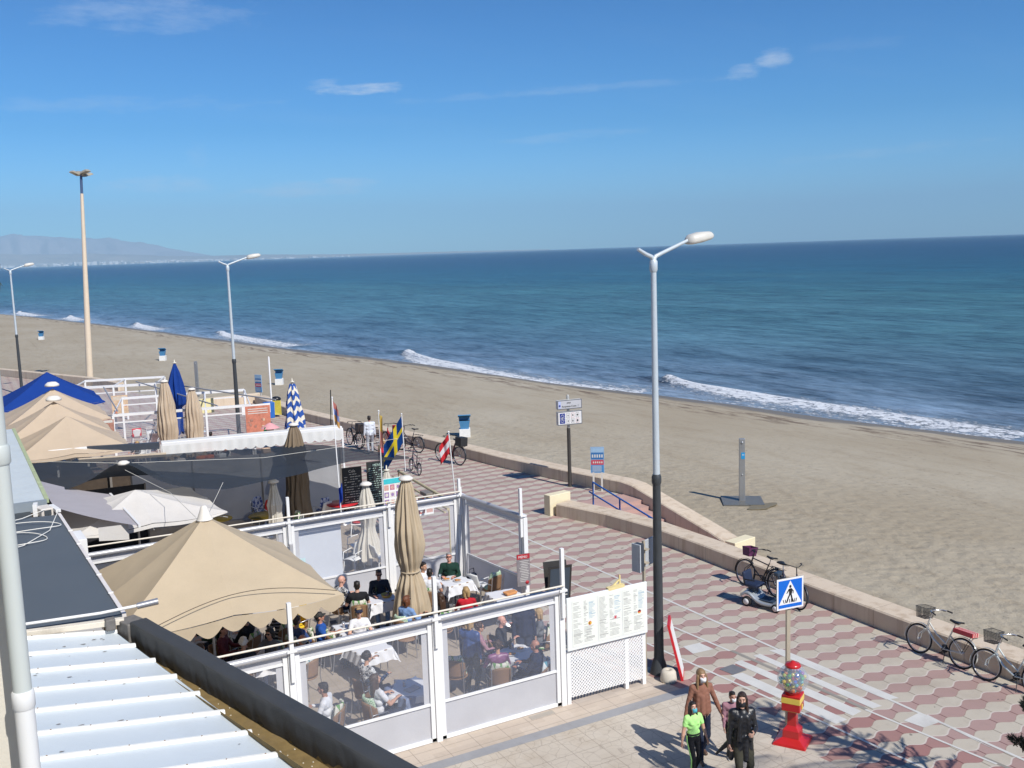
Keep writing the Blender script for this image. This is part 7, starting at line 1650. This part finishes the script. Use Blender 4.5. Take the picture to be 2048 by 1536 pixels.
poster(517, 848, 46.9, 1.15, 1.75, posters[0], 'tall red food poster on the third terrace, left of the striped parasol'); poster(240, 812, 59.0, .85, 1.2, posters[1], 'pale food poster inside the far white frame', seed=5); poster(216, 853, 46.5, .5, .6, posters[2], 'small dark red menu box behind the beige parasols', seed=6)
tag(MB().box(tuple(aty(632, 868, 42.0)), (1.35, .05, .55)).build('white_menu_panel', mat('menu_cream', (.72, .66, .58), .5, var=.2, vscale=9)), 'wide pale panel above the right end of the white scalloped awning', 'panel')
tag(MB().box(tuple(aty(409, 812, 52.6)), (.95, .05, .75)).build('cream_notice', mat('cream_notice', (.76, .68, .36), .6)), 'plain cream notice panel right of the closed tan parasols', 'panel')
tag(MB().box(tuple(aty(512, 818, 52.0)), (1.5, .05, .5)).build('white_notice', white_paint), 'blank white panel in front of the bright blue tub', 'panel')
# cook figure standee: a plain generic round figure with a pink hat
p = aty(541, 870, 44.5); t = thing('cook_figure', 'small display figure with a pink hat beside the red poster', 'figure', (p.x, p.y, 1.0), R(-10)); MB().lathe([(0, 0), (.20, 0), (.24, .25), (.12, .50), (0, .52)], n=18).build('body', mat('black_cloth_fig', (.02, .02, .02), .7), t)
MB().ball((0, 0, .64), (.17, .15, .17), 16, 10).build('head', mat('fig_face', (.62, .48, .38), .6), t); MB().lathe([(.42, .70), (.30, .78), (.12, .90), (0, .94)], n=20).build('hat', mat('fig_hat', (.72, .35, .36), .6), t)
tag(MB().lathe([(0, 0), (.07, 0), (.07, .22), (.03, .32), (0, .33)], tuple(aty(531, 869, 44.3)), 12).build('bottle', mat('green_bottle', (.02, .16, .05))), 'green bottle left of the figure with the pink hat', 'bottle')
for k, (px, py, c, lab) in enumerate(((272, 866, (.55, .02, .03), 'red draped chair in the cluttered third terrace'), (292, 872, (.60, .60, .60), 'white draped chair in the cluttered third terrace'), (300, 856, (.30, .31, .34), 'grey draped chair behind the white one, third terrace'), (285, 902, (.60, .60, .60), 'white chair in front of the fair haired person, third terrace'), (307, 880, (.18, .12, .12), 'dark chair left of the closed tan parasols'), (402, 858, (.50, .60, .66), 'pale blue sheet hanging right of the closed tan parasols'), (405, 880, (.65, .65, .65), 'stack of white chairs beside the man in orange'))):
    p = at(px, py, .6); t = copy_tree(PROTO[('plastic', None)]); t.location = (p.x, p.y, 0); t.rotation_euler.z = R(40*k); t['label'] = lab; t['group'] = 'chairs of the far terraces'
    MB().grid(lambda u, v: V3((u-.5)*.46, -.24-.04*math.sin(v*3), .42+.46*v), 6, 6).build('drape', mat('drape_%d' % k, c, .85), t, solid=.03); MB().box((0, 0, .46), (.44, .42, .04)).build('seat_pad', mat('drape_%d' % k, c), t)
for k in range(3):
    p = at(690+0*k, 1028, .7)
# ================================================================== TREES
def fronds(lab, loc, seed=3, big=1.0):
    t = thing('palm_tree', lab, 'palm tree', loc); t.scale = (big, big, big); lm = mat('palm_leaf', (.05, .055, .025), .7, var=.4); MB().tube([(0, 0, 0), (.3, 0, 4), (0, .2, 8.2)], [.30, .22, .2], 10).build('trunk', mat('palm_bark', (.14, .10, .07), .9), t)
    rs = random.Random(seed)
    for k in range(22):
        a = 2*PI*k/22+rs.uniform(-.1, .1); el = rs.uniform(.1, 1.0); L = rs.uniform(2.4, 3.2); mb = MB(); pts = []
        for j in range(9): s = j/8; pts.append(V3(math.cos(a)*L*s, math.sin(a)*L*s, 8.3+L*(math.sin(el)*s-1.0*s*s)))
        mb.tube(pts, [.03-.0025*j for j in range(9)], 5)
        for j in range(1, 9):
            for q_ in range(4):
                b_ = pts[j-1].lerp(pts[j], q_/4); dr = (pts[j]-pts[j-1]).normalized(); sd = dr.cross(V3(0, 0, 1)).normalized()
                for s in (1, -1): tip = b_+sd*s*.55*(1-.5*j/9)+dr*.25-V3(0, 0, .22); mb.add([b_-dr*.03, b_+dr*.03, tip], [(0, 1, 2)], False)
        mb.build('frond', lm, t)
fronds('far palm tree with fronds reaching in at the left edge', (-1.15, 73, 0), 3, 1.33)
fronds('tall palm tree standing just outside the picture, its shade falling on the plaza', (12.0, 4.3, -.9), 5)
def conifer():
    """araucaria-like tree right of the frame whose branch tips reach in and whose crown shades the plaza"""
    t = thing('pine_tree', 'dark spiky conifer whose branch tips reach in at the lower right edge', 'tree', (14.6, 8.0, 0)); bark = mat('pine_bark', (.10, .075, .055), .9, bump=.6); nd = mat('pine_needles', (.022, .028, .022), .6, var=.5)
    MB().tube([(0, 0, 0), (.05, 0, 3.0), (.0, .05, 6.6)], [.13, .10, .04], 10).build('trunk', bark, t); rs = random.Random(11); mb = MB(); br = MB()
    def shoot(p, d, L, n=34):
        p = Vector(p); d = Vector(d).normalized()
        br.tube([p, p+d*L], [.008, .004], 5)
        for k in range(n):
            q_ = p+d*L*rs.uniform(.05, 1.0); v = Vector((rs.gauss(0, 1), rs.gauss(0, 1), rs.gauss(0, 1))).normalized(); v = (d*1.0+v*.75+V3(0, 0, .35)).normalized(); l = rs.uniform(.07, .13); w = d.cross(v).normalized()*.006 if d.cross(v).length > .01 else V3(.006, 0, 0)
            m_ = q_+v*l*.5+V3(0, 0, .01); mb.add([q_-w, q_+w, m_+w*.8, q_+v*l, m_-w*.8], [(0, 1, 2, 3, 4)], False)
    for lv in range(7):
        z = 3.0+.55*lv; R_ = .85-.09*lv
        for k in range(7):
            a = 2*PI*k/7+lv*.5; e = V3(math.cos(a)*R_, math.sin(a)*R_, z+.12); br.tube([(0, 0, z), e*.6+V3(0, 0, z*.4-.05), e], [.03, .02, .01], 6)
            for j in range(7): q_ = V3(0, 0, z).lerp(e, .35+.65*j/6); shoot(q_, V3(math.cos(a)*.6+rs.uniform(-.5, .5), math.sin(a)*.6+rs.uniform(-.5, .5), .55), .20, 26)
    tx = V3(t.location.x, t.location.y, 0)
    for (px, py, z) in ((2044, 1420, 2.6), (2028, 1490, 2.45), (2050, 1500, 2.4)):
        e = at(px, py, z)-tx; br.tube([(0, 0, z-.5), e*.5+V3(0, 0, (z-.4)*.5), e], [.04, .02, .008], 6)
        for j in range(7): shoot(e+V3(rs.uniform(-.02, .12), rs.uniform(-.06, .06), rs.uniform(-.05, .03)), V3(rs.uniform(-.7, .3), rs.uniform(-.4, .4), .7), .10, 26)
    br.build('branches', bark, t); mb.build('crown', nd, t)
conifer()

# ================================================================== BICYCLES AND SCOOTER
tyre = mat('tyre_rubber', (.015, .015, .016), .75); rimm = mat('rim_alloy', (.55, .56, .58), .3, .8); blkp = mat('black_part', (.012, .012, .013), .5); chrome = mat('chrome_part', (.6, .6, .62), .2, .9)
def wheel(parent, y, r=.335, rim=rimm, ty=tyre):
    w = MB(); n = 40
    def torus(R_, r_, m=8):
        vs = [V3(0+r_*math.cos(2*PI*j/m), y+(R_+r_*math.sin(2*PI*j/m))*math.cos(2*PI*i/n), r+(R_+r_*math.sin(2*PI*j/m))*math.sin(2*PI*i/n)) for i in range(n) for j in range(m)]
        return vs, [(i*m+j, i*m+(j+1) % m, ((i+1) % n)*m+(j+1) % m, ((i+1) % n)*m+j) for i in range(n) for j in range(m)]
    vs, fs = torus(r-.018, .019); e = MB().add(vs, fs, True).build('wheel', ty, parent)
    vs, fs = torus(r-.045, .010); MB().add(vs, fs, True).build('rim', rim, e)
    sp = MB()
    for k in range(20): a = 2*PI*k/20; sx = .025*(1 if k % 2 else -1); sp.tube([(sx, y, r), (0, y+(r-.05)*math.cos(a), r+(r-.05)*math.sin(a))], .0018, 3, False)
    sp.tube([(-.05, y, r), (.05, y, r)], .018, 8); sp.build('spokes', rim, e); return e
def bicycle(label, front_px, rear_px=None, col=(.6, .6, .6), heading=0.0, lean=0.0, basket=None, box=None, red_rack=None, pos=None, big=1.0, steer=0.0, step=True, r=.335, guards=True, fat=False, name='bicycle', grp=None, dark_bars=True, rim=rimm):
    t = thing(name, label, 'bicycle', pos, 0, grp, rot=(0, lean, heading)); t.scale = (big, big, big); fm = mat('bike_%02d%02d%02d' % tuple(int(c*99) for c in col), col, .3, .2, var=.06, coat=.3)
    yf, yr = .54, -.54; wheel(t, yr, r, rim); fw_ = wheel(t, yf, r, rim)
    h = MB(); bbz = r-.05; hx = V3(0, .33, .80); hl = V3(0, .375, .62); bb = V3(0, -.08, bbz); st = V3(0, -.22, .62)
    tr = .019 if not fat else .032
    if step: h.tube([hl, V3(0, .18, .42), bb], tr+.004, 10); h.tube([hx-V3(0, .01, .05), V3(0, .12, .55), V3(0, -.12, .42)], tr-.002, 10)
    else: h.tube([hl, bb], tr, 10); h.tube([hx, V3(0, -.24, .74)], tr-.002, 10)
    h.tube([bb, V3(0, -.27, .80)], tr-.002, 10); h.tube([hx+V3(0, -.01, .06), hl-V3(0, -.01, .04)], .022, 10)
    for s in (1, -1): h.tube([bb+V3(s*.02, 0, 0), V3(s*.055, yr, r)], .010, 6); h.tube([st+V3(s*.012, 0, 0), V3(s*.055, yr, r)], .009, 6)
    h.build('frame', fm, t)
    k = MB()
    for s in (1, -1): k.tube([hl+V3(s*.045, .01, -.02), V3(s*.052, yf-.02, r+.12), V3(s*.052, yf, r)], .011, 6)
    k.tube([hl+V3(-.045, .01, -.02), hl+V3(.045, .01, -.02)], .014, 6); k.build('fork', fm, t)
    b = MB(); hb = V3(0, .28, 1.02); b.tube([hx, hb], .013, 8); b.tube([V3(-.30, .06, 1.05), V3(-.22, .18, 1.07), hb+V3(-.05, .02, .02), hb+V3(.05, .02, .02), V3(.22, .18, 1.07), V3(.30, .06, 1.05)], .011, 8); b.build('handlebar', chrome if not dark_bars else blkp, t)
    for s in (1, -1): MB().tube([V3(s*.31, .0, 1.045), V3(s*.27, .11, 1.065)], .017, 8).tube([V3(s*.27, .11, 1.055), V3(s*.20, .24, 1.05), V3(s*.30, .16, 1.03)], .006, 5).build('grip', blkp, t)
    s_ = MB(); s_.tube([V3(0, -.27, .78), V3(0, -.30, .93)], .012, 8); s_.build('seat_post', chrome, t)
    MB().grid(lambda u, v: V3((u-.5)*(.05+.17*(1-v)**1.3 if v < .9 else .05), -.44+.27*v, .955+.02*math.cos((u-.5)*3)-.015*math.sin(v*3)), 8, 10).build('saddle', blkp, t, solid=.035)
    c = MB(); c.lathe([(.0, -.006), (.085, -.006), (.085, .006), (0, .006)], (.06, -.08, bbz), 20, rot=Matrix.Rotation(PI/2, 3, 'Y')); c.tube([(.075, -.08, bbz), (.085, .03, bbz-.13)], .010, 6).tube([(-.075, -.08, bbz), (-.085, -.19, bbz+.13)], .010, 6); c.box((.13, .03, bbz-.13), (.09, .07, .02)).box((-.13, -.19, bbz+.13), (.09, .07, .02)); c.build('crank', blkp, t)
    if guards:
        for y, a0, a1 in ((yf, -10, 130), (yr, 20, 200)):
            m_ = MB(); m_.grid(lambda u, v, y=y, a0=a0, a1=a1: V3((v-.5)*.05, y+(r+.022)*math.cos(R(a0+(a1-a0)*u)), r+(r+.022)*math.sin(R(a0+(a1-a0)*u))), 18, 2); m_.build('mudguard', fm if not dark_bars or guards == 'frame' else mat('guard_dark', (.04, .04, .045), .35), t, solid=.003)
    rk = MB()
    for s in (1, -1): rk.tube([V3(s*.06, -.30, .74), V3(s*.06, -.80, .74)], .007, 6); rk.tube([V3(s*.06, -.72, .74), V3(s*.055, yr, r)], .006, 6)
    for y in (-.4, -.55, -.78): rk.tube([V3(-.06, y, .74), V3(.06, y, .74)], .006, 6)
    rk.build('rack', blkp, t)
    ks = MB().tube([(-.03, -.15, bbz-.02), (-.17, -.22, .02)], .009, 6); ks.build('kickstand', blkp, t)
    if basket:
        bm = mat('basket_%s' % basket, (.03, .03, .032) if basket != 'purple' else (.10, .02, .08), .5); q = MB(); x, y0, y1, z0, z1 = .17, .33, .60, .84, 1.08
        P = lambda sx, y, z, k_: V3(sx*(x*(.82+.18*k_)), .465+(y-.465)*(.82+.18*k_), z)
        if basket == 'purple': q.add([P(a, b_, z0, 0) for a, b_ in ((-1, y0), (1, y0), (1, y1), (-1, y1))]+[P(a, b_, z1, 1) for a, b_ in ((-1, y0), (1, y0), (1, y1), (-1, y1))], [(0, 3, 2, 1), (0, 1, 5, 4), (1, 2, 6, 5), (2, 3, 7, 6), (3, 0, 4, 7)], False)
        else:
            for i in range(9):
                k_ = i/8; z = z0+(z1-z0)*k_; c4 = [P(-1, y0, z, k_), P(1, y0, z, k_), P(1, y1, z, k_), P(-1, y1, z, k_)]
                for a, b_ in zip(c4, c4[1:]+c4[:1]): q.tube([a, b_], .0035 if 0 < i < 8 else .007, 4, False)
            for i in range(12):
                f = i/11
                for (sx, yy) in ((-1+2*f, y0), (-1+2*f, y1)): q.tube([P(sx, yy, z0, 0), P(sx, yy, z1, 1)], .003, 4, False)
                for sx in (-1, 1): yy = y0+(y1-y0)*f; q.tube([P(sx, yy, z0, 0), P(sx, yy, z1, 1)], .003, 4, False)
                q.tube([P(-1+2*f, y0, z0, 0), P(-1+2*f, y1, z0, 0)], .003, 4, False)
        q.build('basket', bm, t)
    if box: MB().box((0, -.62, .92), (.34, .36, .34)).build('rear_box', mat('box_%02d' % int(box[0]*99), box, .6), t, bevel=.02)
    if red_rack:
        q = MB()
        for i in range(6): q.mi(i % 2).box((-.10+.04*i, -.56, .80), (.036, .46, .09))
        q.build('striped_seat_pad', [mat('pad_red', (.50, .05, .06), .6), mat('pad_pink', (.72, .40, .36), .6)], t)
    return t
def wallpos(px, py, dx=0): p = at(px, py, 0); return (p.x+dx, p.y, 0)
LEAN = R(9)
GB = 'bicycles parked along the low wall'
bicycle('dark city bicycle with a purple basket leaning on the low wall beside the scooter', None, pos=(18.12, 19.72, 0), heading=R(4), lean=LEAN, col=(.03, .03, .035), basket='purple', step=False, grp=GB, r=.36)
bicycle('second dark bicycle with a grey front guard, partly behind the crossing sign', None, pos=(18.02, 18.6, 0), heading=R(170), lean=-LEAN*.8, col=(.05, .05, .09), grp=GB, dark_bars=True)
bicycle('silver bicycle with a wire basket and a red striped rear pad against the low wall', None, pos=(18.2, 14.1, 0), heading=R(3), lean=LEAN, col=(.66, .66, .60), basket='wire', red_rack=True, grp=GB, dark_bars=False, guards='frame')
bicycle('pale silver bicycle with a dark wire basket at the right edge of the picture', None, pos=(18.2, 12.38, 0), heading=R(6), lean=LEAN, col=(.60, .66, .64), basket='wire', grp=GB, dark_bars=False, guards='frame')
def bp_(px, py): p = at(px, py, 0); return Vector((p.x, p.y, 0))
def along(fp, rp, **k):
    a, b = bp_(*fp), bp_(*rp); d = (a-b).normalized(); return dict(pos=tuple((a+b)/2), heading=math.atan2(-d.x, d.y))
bicycle('black bicycle farthest along the wall, in front of the man in white', None, big=1.16, **along((694, 888), (724, 900)), lean=R(4), col=(.02, .02, .022), grp=GB, step=False, fat=True, box=(.03, .02, .02), r=.36)
bicycle('black bicycle half hidden by the man in white', None, big=1.16, **along((722, 898), (752, 902)), lean=R(4), col=(.02, .02, .022), grp=GB)
bicycle('bright red electric bicycle right of the man in white', None, big=1.16, **along((765, 893), (800, 905)), lean=R(3), col=(.50, .015, .02), grp=GB, fat=True, box=(.45, .02, .02))
bicycle('dark bicycle with a low saddle between the red bicycle and the wall', None, big=1.16, **along((800, 900), (838, 906)), lean=R(3), col=(.03, .03, .05), grp=GB, box=None)
bicycle('dark red electric bicycle with a black rear box, nearest of the far group', None, big=1.16, **along((876, 922), (925, 932)), lean=R(5), col=(.16, .01, .02), grp=GB, fat=True, box=(.02, .02, .02), r=.36)
bicycle('small dark folding bicycle standing alone on the promenade', None, **along((820, 940), (840, 952)), lean=R(4), col=(.02, .025, .06), r=.26, step=False)
def scooter():
    a, b = at(1497, 1205, 0), at(1568, 1222, 0); d = (b-a).normalized(); hd_ = math.atan2(-d.x, d.y)
    t = thing('mobility_scooter', 'silver and blue mobility scooter parked beside the dark bicycles', 'mobility scooter', (*((a+b)/2).xy, 0), hd_); sil = mat('scooter_silver', (.42, .46, .50), .35, .4, coat=.3); drk = mat('scooter_dark', (.03, .05, .08), .5)
    for x in (-.24, .24):
        for y, r_ in ((-.42, .13), (.40, .11)):
            w = MB().lathe([(.04, -.045), (r_-.02, -.05), (r_, -.03), (r_, .03), (r_-.02, .05), (.04, .045)], (x, y, r_), 22, rot=Matrix.Rotation(PI/2, 3, 'Y')).build('wheel', tyre, t)
            q = MB().lathe([(0, -.052), (r_*.62, -.052), (r_*.62, .052), (0, .052)], (x, y, r_), 16, rot=Matrix.Rotation(PI/2, 3, 'Y')); q.build('hub', mat('hub_white', (.7, .7, .7), .4), w)
    def deck_(u, v):
        y = -.60+1.16*v; z = .17+(.20*math.exp(-((y+.42)/.22)**2))+(.10*math.exp(-((y-.48)/.12)**2)); hw = .27-.05*abs(v-.5); return V3((u-.5)*2*hw, y, z-.02*abs(u-.5)*2)
    MB().grid(deck_, 10, 30).build('deck', sil, t, solid=.06); MB().box((0, .06, .215), (.36, .46, .02)).build('floor_mat', drk, t)
    MB().box((0, -.36, .40), (.20, .22, .26)).build('seat_column', drk, t, bevel=.03); MB().box((0, -.34, .54), (.42, .42, .09)).build('seat', mat('seat_navy', (.015, .025, .06), .6), t, bevel=.04)
    MB().box((0, -.54, .72), (.40, .08, .30), mtx=Matrix.Rotation(R(10), 3, 'X')).build('backrest', mat('seat_navy', (.015, .025, .06), .6), t, bevel=.04)
    for s in (1, -1): MB().tube([(s*.23, -.5, .56), (s*.24, -.48, .70), (s*.24, -.2, .71)], .018, 8).build('armrest', blkp, t)
    MB().tube([(0, .42, .25), (0, .34, .92)], .028, 10).build('tiller', drk, t); MB().tube([(-.24, .24, .93), (0, .34, .95), (.24, .24, .93)], .014, 8).build('handlebar', blkp, t); MB().box((0, .34, .95), (.24, .12, .10)).build('control_box', drk, t, bevel=.02)
    MB().box((0, .46, .72), (.34, .20, .22)).build('front_basket', blkp, t, bevel=.01)
scooter()
# ------------------------------------------------------------------ air
def build_haze():
    m = bpy.data.materials.new('sea_air'); m.use_nodes = True; nt = m.node_tree; nt.nodes.clear()
    out = nt.nodes.new('ShaderNodeOutputMaterial'); v = nt.nodes.new('ShaderNodeVolumePrincipled')
    v.inputs['Color'].default_value = (.48, .77, 1.0, 1); v.inputs['Density'].default_value = HAZE; v.inputs['Anisotropy'].default_value = -.15
    nt.links.new(v.outputs[0], out.inputs['Volume'])
    o = MB().box((0, 0, 500), (39900, 39900, 1012)).build('haze', m); o['kind'] = 'stuff'; tag(o, 'pale blue sea haze veiling the far hills and town', 'haze')
HAZE = 9.2e-5
build_haze()
